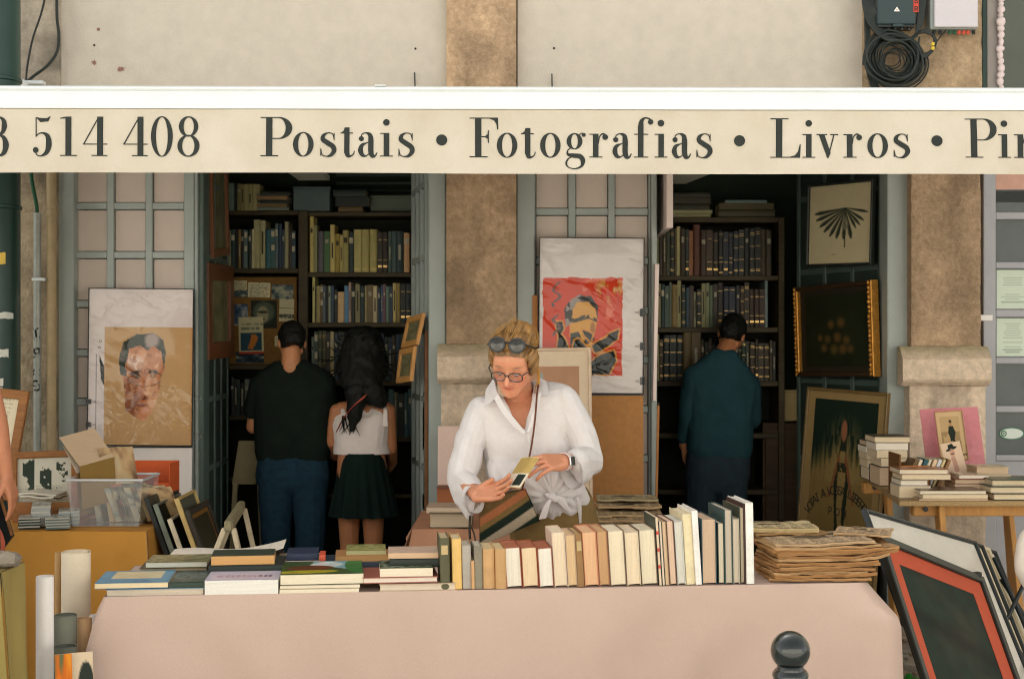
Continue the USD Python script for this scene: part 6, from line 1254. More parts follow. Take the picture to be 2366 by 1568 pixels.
bp = thing("beige_pipe", "beige painted rain pipe between the grey conduit and the left door frame", "pipe"); xr = X(119, 7.98); m_bp = M("beige_pipe_paint", C(178, 156, 118), .5, .12, 12, .2, 50)
bp.part("tube", sweep(np.array([[xr, 7.98, 0], [xr, 7.98, 1.2], [xr, 7.98, 2.75]]), 11 * 7.98 / KF, 16), m_bp, smooth=40); bp.part("joint", lathe([(.028, -.02), (.031, -.016), (.031, .016), (.028, .02)], (xr, 7.98, Z(492, 7.98)), 20), m_bp, smooth=30)
m_rub = M("black_cable", (0.014, 0.020, 0.017), .45, .1, 40, spec=.4)
lc_ = thing("cable_loop", "dark cable looping down the upper left corner of the wall", "cable")
lc_.part("cable", sweep(spline([P(112, -40, 8.0), P(96, 30, 8.0), P(76, 90, 8.0), P(64, 150, 8.0), P(60, 190, 8.0)], 30), .006, 8), m_rub, smooth=True)
lc_.part("cable", sweep(spline([P(131, -40, 8.03), P(132, 40, 8.03), P(136, 80, 8.03), P(132, 120, 8.03), P(110, 152, 8.02), P(80, 175, 8.01), P(62, 190, 8.0)], 40), .0085, 8), m_rub, smooth=True)
# upper right: junction boxes and the coil
jb = thing("dark_junction_box", "dark grey cable junction box with a red label and warning triangle, upper right", "junction box"); Yj = 7.93; m_jb = M("dark_box_plastic", C(44, 62, 64), .45, .06, 10, spec=.4)
jb.part("case", bx(X(2026, Yj), X(2117, Yj), Yj, 8.05, Z(57, Yj), Z(-90, Yj), .008), m_jb); jb.part("latch", bx(X(2062, Yj), X(2086, Yj), Yj - .008, Yj + .02, Z(63, Yj), Z(55, Yj), .003), m_jb); jb.part("lip", bx(X(2028, Yj), X(2115, Yj), Yj + .01, 8.05, Z(62, Yj), Z(57.5, Yj), .002), m_clip)
for u in (2036, 2052, 2068, 2084, 2100): jb.part("cable_gland", lathe([(0, 0), (.010, 0), (.012, .012), (.009, .024), (0, .024)], P(u, 71, Yj + .04), 10), m_clip)
lb = jb.part("red_label", bx(X(2110, Yj), X(2122, Yj), Yj - .003, Yj - .0005, Z(29, Yj), Z(-26, Yj)), M("red_label", C(206, 72, 52), .5, .1, 40))
for ch, v in (("R", 26), ("S", 8), ("E", -8)):
    tm = meshkit.text_mesh(ch, .026, .001, True); tm.apply_transform(T4(P(2111.5, v, Yj - .004), (1, 0, 0), (0, 0, 1), (0, -1, 0))); lb.part("letter", tm, m_ink)
tri = extrude(Polygon([(-.017, 0), (.017, 0), (0, .026)]), .001, T4(P(2072, 27, Yj - .002), (1, 0, 0), (0, 0, 1), (0, -1, 0))); wt_ = jb.part("warning_triangle", tri, M("sticker_white", C(238, 236, 228), .5, 0))
wt_.part("symbol", extrude(Polygon([(-.004, .006), (.005, .006), (0, .016)]), .001, T4(P(2072, 27, Yj - .0032), (1, 0, 0), (0, 0, 1), (0, -1, 0))), M("red_label"))
wb = thing("pale_meter_box", "pale grey meter box with coloured cable glands, top right beside the dark junction box", "junction box"); m_wb = M("pale_box", C(206, 200, 204), .45, .03, 10)
wb.part("case", bx(X(2152, Yj), X(2262, Yj), Yj + .02, 8.05, Z(66, Yj), Z(-90, Yj), .006), M("grey_box_side", C(152, 160, 156), .5, .05)); wb.part("door", bx(X(2159, Yj), X(2260, Yj), Yj, Yj + .0195, Z(63, Yj), Z(-90, Yj), .005), m_wb)
for u, c in ((2158, (20, 24, 24)), (2172, (20, 24, 24)), (2194, (26, 84, 54)), (2205, (26, 84, 54)), (2215, (206, 78, 54)), (2226, (206, 78, 54)), (2236, (206, 78, 54)), (2249, (18, 22, 22))): wb.part("cable_gland", lathe([(0, 0), (.009, 0), (.010, .006), (.010, .02), (0, .02)], P(u, 80, Yj + .05), 10), M("gland_%d_%d_%d" % c, C(*c), .4, 0))
co = thing("cable_coil", "tangle of coiled black cables hanging below the dark junction box", "cable coil"); rcx = np.random.default_rng(12); cables = 0
for k in range(26):
    a0 = rcx.uniform(0, 6.28); R_ = rcx.uniform(40, 68) if k < 16 else rcx.uniform(18, 40); cu, cv = 2068 + rcx.normal(0, 5), 138 + rcx.normal(0, 5); sq = rcx.uniform(.85, 1.08); y = 7.96 + rcx.uniform(-.03, .06); th = np.linspace(a0, a0 + rcx.uniform(5.0, 7.5), 40)
    co.part("cable", sweep(np.array([P(cu + R_ * math.cos(q) * (1 + .05 * math.sin(3 * q + k)), cv + R_ * sq * math.sin(q) * (1 + .04 * math.sin(2 * q)), y + .01 * math.sin(q * 2 + k)) for q in th]), rcx.choice([.0045, .007, .0095]) if k < 16 else .0035, 7), m_rub, smooth=True)
for k in range(9):
    o = k * 3.0; co.part("cable", sweep(spline([P(1992 + o * .8, -40, 7.95 + .008 * k), P(1996 + o, 20, 7.94), P(2012 + o * 1.3, 62, 7.93 + .006 * k), P(2046 + o, 92, 7.93), P(2090 + o, 96 - o * .4, 7.94), P(2128 - o * .4, 60, 7.95), P(2142 - o * .6, -40, 7.97)], 40), .0075, 7), m_rub, smooth=True)
for k in range(4): co.part("cable", sweep(spline([P(1994 + 2 * k, -40, 7.99), P(1999 + 3 * k, 60, 7.98), P(2000 + 3 * k, 120, 7.98), P(2004 + 4 * k, 170, 7.98), P(2018 + 6 * k, 215, 7.99)], 24), .006, 7), m_rub, smooth=True)
for k in range(5): co.part("cable", sweep(spline([P(2122 - k, 78, 7.94), P(2140, 68 + 2 * k, 7.92), P(2158 + k, 90, 7.93), P(2156, 112 + k, 7.92), P(2134, 126 + 2 * k, 7.93), P(2122, 112, 7.94), P(2124, 86, 7.94)], 30), .006, 7), m_rub, smooth=True)
co.part("cable", sweep(spline([P(2158, 80, 7.95), P(2160, 100, 7.93), P(2186, 70, 7.97), P(2196, 74, 7.98)], 20), .004, 6), m_rub, smooth=True)
for v in (102, 112): co.part("yellow_tape", sweep(np.array([P(2156, v - 3, 7.915), P(2154, v + 4, 7.915)]), .010, 8), M("yellow_tape", C(214, 186, 60), .5, 0))
# ================================================================== the shelves inside
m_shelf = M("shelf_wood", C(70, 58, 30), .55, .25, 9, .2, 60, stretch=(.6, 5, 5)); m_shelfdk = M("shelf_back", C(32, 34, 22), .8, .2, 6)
YS = 9.22
def shelfcase(label, posts, boards, vt, vb, depth=.34):
    t = thing("bookcase", label, "bookcase"); 
    u0, u1 = posts[0], posts[-1]
    for (a, b) in posts if isinstance(posts[0], tuple) else []: t.part("side_post", bx(X(a, YS), X(b, YS), YS - .012, YS + depth, .013, Z(vt, YS), .003), m_shelf)
    for (a, b, va, vb_) in boards: t.part("shelf_board", bx(X(a, YS) + .001, X(b, YS) - .001, YS - .006, YS + depth - .011, Z(vb_, YS), Z(va, YS), .003), m_shelf)
    t.part("back_panel", bx(X(posts[0][0], YS), X(posts[-1][1], YS), YS + depth - .010, YS + depth, .013, Z(vt, YS)), m_shelfdk); return t
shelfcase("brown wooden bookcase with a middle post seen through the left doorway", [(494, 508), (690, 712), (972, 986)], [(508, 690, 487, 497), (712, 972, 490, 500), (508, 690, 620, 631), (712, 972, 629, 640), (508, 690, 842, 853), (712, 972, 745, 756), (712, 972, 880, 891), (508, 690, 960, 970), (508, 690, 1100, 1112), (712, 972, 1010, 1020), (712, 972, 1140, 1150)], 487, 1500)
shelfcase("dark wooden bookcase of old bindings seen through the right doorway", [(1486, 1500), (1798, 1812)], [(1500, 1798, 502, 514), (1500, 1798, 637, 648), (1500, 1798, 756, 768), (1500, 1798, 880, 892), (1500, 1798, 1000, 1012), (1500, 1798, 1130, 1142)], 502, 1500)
COLN = lambda c: ("dark green" if c[1] > max(c[0], c[2]) and sum(c) < 210 else "green" if c[1] > max(c[0], c[2]) + 8 else "black-brown" if sum(c) < 130 else "dark brown" if c[0] > c[2] + 12 and sum(c) < 240 else "orange" if c[0] > c[2] + 90 and c[0] > 150 else "cream" if sum(c) > 520 else "pale yellow" if c[0] > c[2] + 45 and sum(c) > 380 else "tan" if c[0] > c[2] + 30 and sum(c) > 300 else "blue" if c[2] > c[0] + 25 and sum(c) > 230 else "dark blue" if c[2] > c[0] + 10 else "grey" if sum(c) > 280 else "dark grey")
def shelfrow(where, u0, u1, vb, items, group, Yf=YS + .012):
    """items: (width in pixels, top row, colour[, gilt bands])"""
    u = u0; n = 0
    for it in items:
        wpx, vt, c = it[:3]; bands = it[3] if len(it) > 3 else 0
        if wpx < 0: u += -wpx; continue
        if u + wpx > u1: break
        yo = Yf + .004 * ((n * 5) % 4); t = wpx * yo / KF * .97; h = (vb - vt) * yo / KF - .001; o = np.array([X(u, yo), yo, Z(vb, YS) + .0008])
        hard = n % 3 != 1
        b = book(T4(o, (1, 0, 0), (0, 1, 0), (0, 0, 1)), t, .17 + .03 * ((n * 7) % 3) / 2, h, c, (206, 190, 156), f"{COLN(c)}-spined book, {ORD[n]} from the left on {where}", group, hard, bulge=.35)
        sp = .35 * t * .5 if hard else 0
        if bands:
            m_b = M("gold_tooling", C(226, 184, 104), .28, .3, 120, spec=.6, metallic=.4) if bands > 0 else M("pale_label", C(200, 190, 160), .6, .2, 80)
            zs = {1: (.12, .30, .80), 2: (.06, .08, .30, .40, .92), 3: (.10, .13, .35, .62, .86, .9), -1: (.72,), -2: (.45, .8)}[bands]
            for z in zs: b.part("spine_band", bx(o[0] + t * .12, o[0] + t * .88, yo - sp * .93 - .0022, yo - sp * .6, o[2] + h * z, o[2] + h * (z + (.008 if bands > 0 else .14)) + (.012 if (bands == 1 and z == .12) else 0)), m_b)
        elif t > .012 and (n * 5 + int(vt)) % 8 < 5:
            lt_ = sum(c) < 330; k1 = .16 + .1 * ((n * 3) % 5) / 4; b.part("spine_title", bx(o[0] + t * (.34 if n % 2 else .22), o[0] + t * (.66 if n % 2 else .78), yo - sp * .93 - .0016, yo - sp * .6, o[2] + h * (.30 if n % 2 else .70), o[2] + h * (.30 + k1 * 2 if n % 2 else .70 + k1 * .5)), M("pale_title", C(190, 184, 156), .6, .45, 150) if lt_ else M("dark_title", C(70, 62, 46), .6, .4, 150))
        u += wpx; n += 1
rs = np.random.default_rng(17)
def auto(n, vt, pal, wr=(6, 14), vr=8, bands=()):
    return [(rs.uniform(*wr), vt + rs.uniform(-vr, vr), pal[rs.integers(len(pal))], (bands[rs.integers(len(bands))] if len(bands) else 0)) for _ in range(n)]
G1, G2 = "books on the left doorway's shelves", "books on the right doorway's shelves"
k_, dg, db, cr, gy, br, yl, og, tl = (26, 32, 26), (34, 58, 44), (38, 60, 80), (206, 196, 150), (130, 136, 116), (84, 62, 38), (190, 172, 106), (206, 138, 62), (46, 98, 104)
shelfrow("the left bookcase's top", 518, 690, 487, [(24, 423, (96, 118, 104)), (6, 424, k_), (9, 424, (126, 116, 70)), (8, 425, (150, 140, 88)), (9, 425, (160, 150, 98)), (9, 425, (156, 148, 96)), (9, 425, (166, 156, 104)), (9, 425, (158, 150, 100))], G1)
shelfrow("the left bookcase's upper left shelf", 515, 689, 620, [(4, 526, (150, 156, 130)), (8, 530, k_), (7, 533, (150, 146, 112)), (10, 530, (50, 76, 70), -1), (7, 529, k_), (6, 530, (142, 112, 62)), (7, 530, k_), (9, 531, (96, 118, 116), -2), (9, 530, (30, 44, 34)), (5, 529, cr), (14, 507, (176, 168, 120)), (13, 509, (186, 178, 128)), (12, 530, tl), (10, 528, (60, 100, 96), -2), (7, 516, (96, 112, 112), -1), (9, 516, db), (6, 530, (40, 60, 70)), (9, 512, (166, 160, 118)), (7, 532, (58, 46, 30)), (9, 533, (40, 70, 78), -2), (17, 533, og, -1)], G1)
shelfrow("the left bookcase's upper right shelf", 716, 958, 629, [(9, 499, (206, 186, 110)), (8, 520, (150, 150, 98)), (2, 530, k_), (14, 534, (96, 92, 96)), (14, 534, (70, 110, 62)), (11, 519, (216, 196, 120)), (12, 540, (166, 146, 62)), (6, 542, (196, 180, 110)), (14, 532, (170, 158, 90)), (12, 536, (34, 54, 50), -1), (17, 530, (186, 176, 104), 2), (19, 530, (180, 170, 100), 2), (18, 530, (176, 166, 98), 2), (12, 536, (48, 38, 22), 1), (13, 536, (46, 38, 22), 1), (9, 534, (70, 92, 84)), (9, 534, (64, 88, 84)), (18, 534, (36, 60, 62)), (14, 538, (206, 160, 112), -1), (13, 533, tl)], G1)
shelfrow("the left bookcase's middle right shelf", 722, 968, 745, [(6, 640, (196, 188, 116)), (3, 660, k_), (9, 660, (166, 150, 96)), (7, 657, (110, 92, 62), -2), (5, 660, (90, 106, 120)), (7, 662, k_), (5, 660, (156, 166, 140)), (8, 660, (40, 66, 84)), (8, 668, k_), (16, 674, (216, 180, 130)), (10, 660, (88, 136, 170)), (6, 652, (190, 160, 140)), (9, 662, (28, 36, 30), -1), (11, 656, (140, 132, 92)), (11, 660, (34, 54, 54)), (5, 660, (170, 156, 108)), (14, 658, (116, 98, 60)), (10, 660, (206, 190, 146)), (8, 664, (36, 58, 74)), (5, 658, (60, 90, 120)), (7, 656, (120, 84, 98)), (7, 661, (100, 130, 110)), (9, 661, (38, 60, 76)), (8, 654, (210, 190, 120)), (9, 654, (146, 126, 66)), (12, 656, (24, 32, 28), 1), (14, 656, (24, 32, 28), 1), (16, 660, (30, 40, 34))], G1)
shelfrow("the left bookcase's lower right shelf", 720, 968, 880, [(6, 778, (110, 124, 116)), (9, 766, (70, 84, 76), -2), (10, 764, (76, 82, 62), 3), (9, 764, (86, 84, 60), 3), (9, 768, (60, 52, 40)), (9, 766, (200, 182, 130), -1), (10, 770, (54, 70, 84))] + auto(22, 772, [k_, dg, (46, 52, 44), (66, 58, 36), db, (54, 48, 34)]), G1)
shelfrow("the shelf below the pin board", 532, 689, 960, auto(4, 880, [k_, dg]) + [(9, 876, (104, 116, 100)), (8, 880, (92, 104, 96)), (7, 882, (150, 146, 112)), (8, 876, (110, 112, 92))] + auto(12, 882, [k_, dg, (50, 56, 44)]), G1)
shelfrow("the left bookcase's lowest right shelf", 880, 970, 1010, auto(12, 905, [(60, 90, 92), (70, 104, 104), dg, (110, 110, 84), k_]), G1)
shelfrow("the right bookcase's top shelf", 1504, 1797, 637, [(9, 530, (140, 138, 92)), (9, 528, (130, 132, 92)), (9, 532, (64, 52, 34)), (9, 530, (78, 62, 32)), (8, 530, (66, 70, 46)), (10, 529, (40, 48, 42), 3), (6, 528, (90, 74, 40)), (8, 523, (196, 186, 130)), (11, 528, (62, 48, 32)), (9, 530, (46, 56, 46), 1), (9, 532, (150, 96, 54)), (17, 519, (96, 52, 32)), (14, 532, (66, 48, 32)), (15, 531, (70, 52, 34), 1), (13, 536, (44, 34, 26), 1), (11, 533, (36, 36, 34), 2), (12, 535, (38, 44, 54), 1), (11, 536, (34, 40, 50), 2), (13, 534, (38, 48, 56), 3), (13, 530, (42, 46, 40), 3), (11, 527, (30, 34, 30)), (14, 528, (40, 46, 42), 3), (13, 525, (36, 38, 32), 3), (12, 530, (70, 58, 36)), (13, 531, (62, 52, 34))], G2)
shelfrow("the right bookcase's middle shelf", 1506, 1797, 756, [(6, 646, (170, 156, 108)), (7, 650, (160, 150, 110), -2), (8, 655, (150, 140, 98)), (9, 656, (36, 60, 58), -1), (10, 660, (80, 100, 88)), (6, 652, (100, 110, 92)), (13, 657, (140, 118, 66)), (9, 648, (160, 154, 104)), (10, 658, (36, 48, 42), 3), (9, 664, (50, 74, 86)), (10, 660, (62, 50, 34)), (6, 674, (150, 150, 120)), (12, 668, (40, 46, 40), 3), (9, 655, (146, 142, 96)), (9, 654, (136, 140, 104)), (9, 659, (96, 112, 86)), (10, 656, (52, 42, 30)), (13, 652, (44, 36, 28), 1), (14, 662, (30, 40, 58), 2), (15, 662, (30, 40, 58), 2), (10, 660, (40, 38, 40)), (10, 660, (60, 44, 26), 3), (11, 652, (50, 42, 24), 3), (12, 668, (56, 38, 24), 1), (12, 668, (56, 38, 24), 1), (12, 668, (58, 36, 24), 1), (7, 645, (120, 136, 132))], G2)
shelfrow("the right bookcase's lower shelf", 1504, 1797, 880, [(9, 775, (120, 122, 84)), (10, 772, (150, 144, 98)), (9, 784, (70, 58, 34), 3), (16, 774, (32, 44, 44), 3), (15, 774, (32, 44, 44), 3), (15, 774, (32, 44, 44), 3), (20, 767, (112, 92, 54)), (21, 766, (106, 86, 50))] + auto(18, 790, [k_, (46, 50, 38), (60, 50, 32), dg], bands=(0, 0, 3, 1)), G2)
def flatpile(where, u0, u1, items, vbase, Y, group):
    z = Z(vbase, Y) + .001
    for n, (hpx, a, b, c) in enumerate(items):
        th = hpx * Y / KF; w = X(b, Y) - X(a, Y); o = np.array([X(a, Y), Y + .003 * (n % 3), z]); book(T4(o, (0, 0, 1), (0, 1, 0), (1, 0, 0)), th, .20, w, c, (200, 184, 150), f"{COLN(c)} book lying flat, {ORD[n]} from below {where}", group, n % 2 == 0, True); z += th + .0008
flatpile("atop the left bookcase near the light panel", 0, 0, [(8, 596, 668, (120, 130, 116)), (8, 594, 662, (130, 104, 58)), (8, 596, 664, (34, 42, 34)), (9, 592, 664, (150, 120, 76)), (10, 600, 670, (46, 50, 36))], 487, YS + .02, "books lying on the left bookcase")
flatpile("atop the left bookcase's middle", 0, 0, [(12, 782, 838, (110, 86, 46)), (22, 775, 852, (24, 32, 26)), (18, 770, 846, (36, 50, 40))], 490, YS + .02, "books lying on the left bookcase")
flatpile("atop the right bookcase beside the hanging board", 0, 0, [(9, 1552, 1642, (150, 146, 100)), (7, 1552, 1646, (160, 156, 112)), (14, 1552, 1640, (54, 50, 26)), (14, 1550, 1642, (58, 50, 28)), (13, 1552, 1640, (46, 42, 24))], 502, YS + .02, "books lying on the right bookcase")
flatpile("atop the right bookcase's right half", 0, 0, [(18, 1660, 1790, (70, 62, 32)), (14, 1662, 1788, (84, 72, 38)), (7, 1676, 1772, (110, 130, 126))], 502, YS + .02, "books lying on the right bookcase")
m_gcrate = M("grey_crate", C(96, 112, 112), .6, .1, 8)
carton("grey box on top of the left bookcase behind the light panel", 678, 762, 436, 488, YS + .03, .2, m_gcrate)
carton("long grey box on top of the left bookcase at the right", 856, 968, 456, 488, YS + .10, .2, M("grey_board", C(112, 122, 106), .7, .1, 8))
# pin board with papers
pb = thing("pin_board", "cork pin board covered with notes and photographs in the left bookcase", "pin board"); Yb = YS + .02
pb.part("cork", bx(X(530, Yb), X(686, Yb), Yb, Yb + .012, Z(841, Yb), Z(640, Yb), .002), M("cork", C(134, 98, 48), .9, .2, 60))
def note(label, u0, u1, v0, v1, fn, dy, tilt=0.0, name="pinned_note"):
    o = P(u0, v0, Yb - dy); ex = P(u1, v0 + tilt * (u1 - u0), Yb - dy) - o; ey = P(u0 - tilt * (v1 - v0), v1, Yb - dy - .004) - o; t = thing(name, label, "note", "papers pinned to the cork board")
    g, col = prnt(o, ex, ey, 36, 40, fn); t.part("sheet", g, m_print, color=col); p = trimesh.creation.icosphere(1, .004); p.apply_translation(o + ex * .5 + ey * .05 + [0, -.002, 0]); t.part("pin", p, m_wire)
def nt(seed, base=(210, 200, 158), n=7): return lambda s, t: lay(full(s, base), lines((s - .08) / .84, t, n, seed, .5) * (s > .08) * (s < .92) * (t > .08), (90, 90, 76))
def ph(seed, cols=((36, 50, 58), (90, 106, 108), (180, 178, 150))): return cov_photo(list(cols), 4, seed)
note("pale note with lines pinned at the board's upper left", 532, 571, 648, 670, nt(1), .002); note("narrow photo strip pinned below the upper left note", 532, 573, 671, 686, ph(3), .002)
note("white handwritten note pinned at the board's top middle", 574, 625, 652, 686, nt(2, (222, 212, 172)), .002, .03); note("blue and white photograph pinned at the board's upper right", 628, 678, 657, 690, ph(5), .002, .02)
note("blue patterned picture pinned at the board's left", 531, 573, 703, 752, ph(7, ((50, 70, 96), (96, 112, 130), (186, 184, 164))), .002)
def portrait(s, t): im = full(s, (42, 48, 38)); im = lay(im, ellm(s, t, .5, .42, .42, .38, 0, .3), (86, 96, 80)); im = lay(im, ellm(s, t, .46, .5, .22, .30, 0, .3), (156, 150, 116)); im = lay(im, ellm(s, t, .46, .42, .2, .05, 0, .6), (66, 64, 48)); im = lay(im, ellm(s, t, .46, .68, .09, .03, 0, .6), (84, 70, 54)); return im * (1 + .4 * (nz(s, t, 10, 2) - .5))[..., None]
note("dark portrait photograph pinned in the board's middle", 580, 640, 694, 758, portrait, .003); note("two white cards with bold print pinned at the right of the board", 646, 680, 690, 742, lambda s, t: lay(full(s, (206, 198, 160)), ((np.abs(t - .42) < .012) + (t > .68) * (t < .86) * (nz(s, t, 18, 3) > .46)) * 1.0, (70, 74, 62)), .002, .03)
def cover_orange(s, t):
    im = full(s, (202, 194, 152)); b = (s > .07) * (s < .93) * (t > .42) * (t < .92); im = lay(im, b, (44, 74, 88)); im = lay(im, b * (polym(s, t, [(.35, .85), (.48, .62), (.5, .48), (.7, .48), (.78, .56), (.7, .7), (.55, .88)]) > 0), (190, 116, 48)); im = lay(im, (t > .94), (170, 62, 44)); return lay(im, lines((s - .1) / .8, (t - .16) / .24, 2, 4, .7) * (t > .16) * (t < .4) * (s > .1), (86, 96, 86))
note("magazine with a blue and orange cover clipped to the front of the pin board", 551, 608, 733, 818, cover_orange, .012, -.02, "pinned_magazine"); note("dark group photograph at the foot of the pin board", 545, 610, 812, 838, ph(11, ((24, 36, 46), (50, 66, 76), (150, 150, 128))), .005); note("small white paper at the lower right of the pin board", 635, 662, 776, 800, nt(6), .003)

# ================================================================== second table behind the reader, with newspapers
sc_ = thing("rear_table", "low table under a dusty pink cloth behind the reader", "table"); m_cl2 = M("dusty_pink_cloth", C(204, 150, 116), .9, .08, 9, .3, 400, .001)
rx0, rx1, ry0, ry1, rz = X(953, 6.2), X(1548, 6.2), 6.2, 6.85, .775
sc_.part("top_cloth", slab(lambda a, b: np.stack([rx0 + a * (rx1 - rx0), ry0 + b * (ry1 - ry0), rz + .003 * np.sin(a * 20)], -1), 30, 8, (0, 0, -.004)), m_cl2, smooth=True)
sc_.part("hanging_edge", slab(lambda a, b: np.stack([rx0 - .02 * b + a * (rx1 - rx0 + .04 * b), ry0 - .004 - .03 * b + .010 * np.sin(a * 34) * b, rz - b * (.085 + .02 * np.sin(a * 17 + 1))], -1), 90, 6, (0, .003, 0)), m_cl2, smooth=True)
sc_.part("hanging_side", slab(lambda a, b: np.stack([rx0 - .004 - .04 * b - .008 * np.sin(a * 16) * b, ry0 + a * (ry1 - ry0), rz - b * (.10 + .02 * np.sin(a * 9))], -1), 30, 6, (.003, 0, 0)), m_cl2, smooth=True)
for x in (rx0 + .06, rx1 - .06):
    for y in (ry0 + .06, ry1 - .06): sc_.part("leg", bar((x, y, 0), (x, y, rz - .006), .04, .04), m_shelf)
def rbook(u0, u1, v1, v0, Y, dep, c, pg, label, hard=True, group="books on the table behind the reader", turn=0.0, pr=None):
    """book lying flat at depth Y, fore-edge to the viewer"""
    cc, ss = math.cos(turn), math.sin(turn); ex, ey = np.array([cc, ss, 0]), np.array([-ss, cc, 0]); o = P(u0, v0, Y); w = (u1 - u0) * Y / KF; th = (v0 - v1) * Y / KF
    b = book(T4(o + ey * dep, (0, 0, 1), -ey, ex), th, dep, w, c, pg, label, group, hard, True)
    if pr is not None: g, col = prnt(o + [0, 0, th + .0009] + ey * dep * .98 + ex * w * .015, ex * w * .97, -ey * dep * .96, 30, 24, pr); b.part("cover_print", g, m_gloss, color=col)
zb = lambda z, Y: CV - (z - CAMZ) * KF / Y
rbook(992, 1090, 1185, zb(rz + .002, 6.22), 6.22, .22, (60, 62, 46), (206, 186, 156), "thick book with pale top, nearest at the left of the rear table", pr=cov_photo([(206, 180, 150), (190, 160, 120), (216, 196, 160)], 6, 2)); rbook(985, 1075, 1172, 1184.5, 6.28, .2, (216, 190, 166), (216, 196, 170), "pale book on top of the thick book at the rear table's left", False)
rbook(1008, 1062, 1128, 1170, 6.55, .16, (140, 74, 46), (160, 100, 66), "reddish-brown box-like book at the back left of the rear table")
for i, (u, Y, w, d, dz, tn, lab) in enumerate(((1385, 6.42, .42, .34, 0, .02, "lowest newspaper under the others on the table behind the reader"), (1400, 6.44, .36, .32, .014, -.03, "wide newspaper second from below on the table behind the reader"), (1352, 6.45, .20, .26, .028, .12, "small cream newspaper close to the reader's hip on the rear table"), (1450, 6.50, .30, .26, .028, -.05, "printed newspaper with photographs on the rear table"), (1452, 6.58, .29, .22, .052, .03, "newspaper with large pictures second from the top of the rear pile"), (1448, 6.66, .28, .18, .074, -.02, "topmost greyish newspaper at the back of the rear table"))):
    newspaper(np.array([X(u, Y), Y, 0]), w, d, rz + .014 + dz, .010, tn, 100 + i, lab, "newspapers on the table behind the reader", tone=(206, 176, 134) if i != 5 else (186, 170, 132))

# ================================================================== left: ochre table, bin, prints, frames, trestle, rolls
oc = thing("ochre_table", "small table under an ochre yellow cloth at the left", "table"); m_oc = M("ochre_cloth", C(206, 146, 62), .9, .06, 5, .3, 500, .001)
ox1, oy0, oy1, oz = X(338, 6.30), 6.30, 7.00, .752; ox0 = -2.75
oc.part("top_cloth", slab(lambda a, b: np.stack([ox0 + a * (ox1 - ox0), oy0 + b * (oy1 - oy0), oz + .003 * np.sin(a * 16) * np.cos(b * 8)], -1), 30, 10, (0, 0, -.004)), m_oc, smooth=True)
oc.part("hanging_front", slab(lambda a, b: np.stack([ox0 + a * (ox1 - ox0 + .05 * b), oy0 - .004 - .05 * b + (.010 * np.sin(a * 22) + .008 * np.sin(a * 47 + 1)) * b, oz - .66 * b], -1), 90, 12, (0, .003, 0)), m_oc, smooth=True)
oc.part("hanging_side", slab(lambda a, b: np.stack([ox1 + .003 + .05 * b + .022 * np.sin(a * 11) * b, oy0 + .002 - .05 * b * (1 - a) ** 6 + a * (oy1 - oy0), oz - .66 * b], -1), 40, 10, (-.003, 0, 0)), m_oc, smooth=True)
for x in (ox0 + .1, ox1 - .07):
    for y in (oy0 + .07, oy1 - .07): oc.part("leg", bar((x, y, 0), (x, y, oz - .006), .04, .04), m_shelf)
# clear bin
m_clear = usdkit.material(stage, "/World/Looks/clear_plastic", {"lw": ("layer_weight", {"blend": .5}), "f": ("math", {"math_type": "power", "value2": 3.0}), "t": ("transparent_bsdf", {"color": (.95, .96, .96)}), "g": ("glossy_bsdf", {"color": (1, 1, 1), "roughness": .1}), "d": ("diffuse_bsdf", {"color": (.8, .82, .82)}), "m1": ("mix_closure", {"fac": .14}), "m2": ("mix_closure", {})}, [("t.BSDF", "m1.closure1"), ("d.BSDF", "m1.closure2"), ("lw.facing", "f.value1"), ("f.value", "m2.fac"), ("m1.closure", "m2.closure1"), ("g.BSDF", "m2.closure2")], surface="m2.closure"); bn = thing("clear_bin", "clear plastic bin full of prints on the ochre table", "bin"); bz0, bz1 = oz + .004, Z(1108, 6.42)
def binwall(a, b):   # a round the rim, b upwards
    t4 = (a * 4) % 4; k = np.floor(t4).astype(int) % 4; f = t4 - np.floor(t4); cs = np.array([[-1, -1], [1, -1], [1, 1], [-1, 1.]]); q = cs[k] * (1 - f)[..., None] + cs[(k + 1) % 4] * f[..., None]
    hw, hd = .150 + .022 * b, .130 + .022 * b; return np.stack([X(255, 6.5) + q[..., 0] * hw, 6.56 + q[..., 1] * hd, bz0 + b * (bz1 - bz0)], -1)
bn.part("walls", grid(binwall, 97, 8), m_clear); rim = binwall(np.linspace(0, 1, 97), np.ones(97)); bn.part("rim", sweep(rim, .006, 6, False), M("clear_rim", C(206, 208, 208), .25, 0, spec=.6)); bn.part("floor", bx(X(255, 6.5) - .148, X(255, 6.5) + .148, 6.432, 6.688, bz0, bz0 + .003), m_clear)
rb_ = np.random.default_rng(9)
for i in range(9):
    u = 196 + i * 15; tall = i < 3; c = [[(70, 84, 84), (206, 196, 170)], [(176, 120, 66), (64, 58, 40)], [(120, 88, 60), (206, 170, 120)], [(90, 100, 96), (190, 184, 160)], [(190, 110, 84), (70, 66, 50)], [(50, 60, 56), (150, 140, 110)]][i % 6]
    o = P(u, 1035 if tall else 1120 + rb_.uniform(-6, 10), 6.52 + .0 * i); w = .17; t = thing("loose_print", f"picture print standing in the clear bin, {ORD[i]} from the left", "print", "prints in the clear bin")
    ex = unit([.75, .62, 0]) * w; H_ = o[2] - bz0 - .006; ey = np.array([.05, .02, -H_]); g, col = prnt(o, ex, ey, 24, 30, cov_photo(c + [(206, 190, 150)], 4, 60 + i)); t.part("face", g, m_gloss, color=col); nn = unit(np.cross(ex, ey)); nn = nn if nn[1] > 0 else -nn; t.part("card", slab(lambda a, b: o + a[..., None] * ex + b[..., None] * ey + nn * .001, 2, 2, nn * .003), pag((214, 198, 170), False))
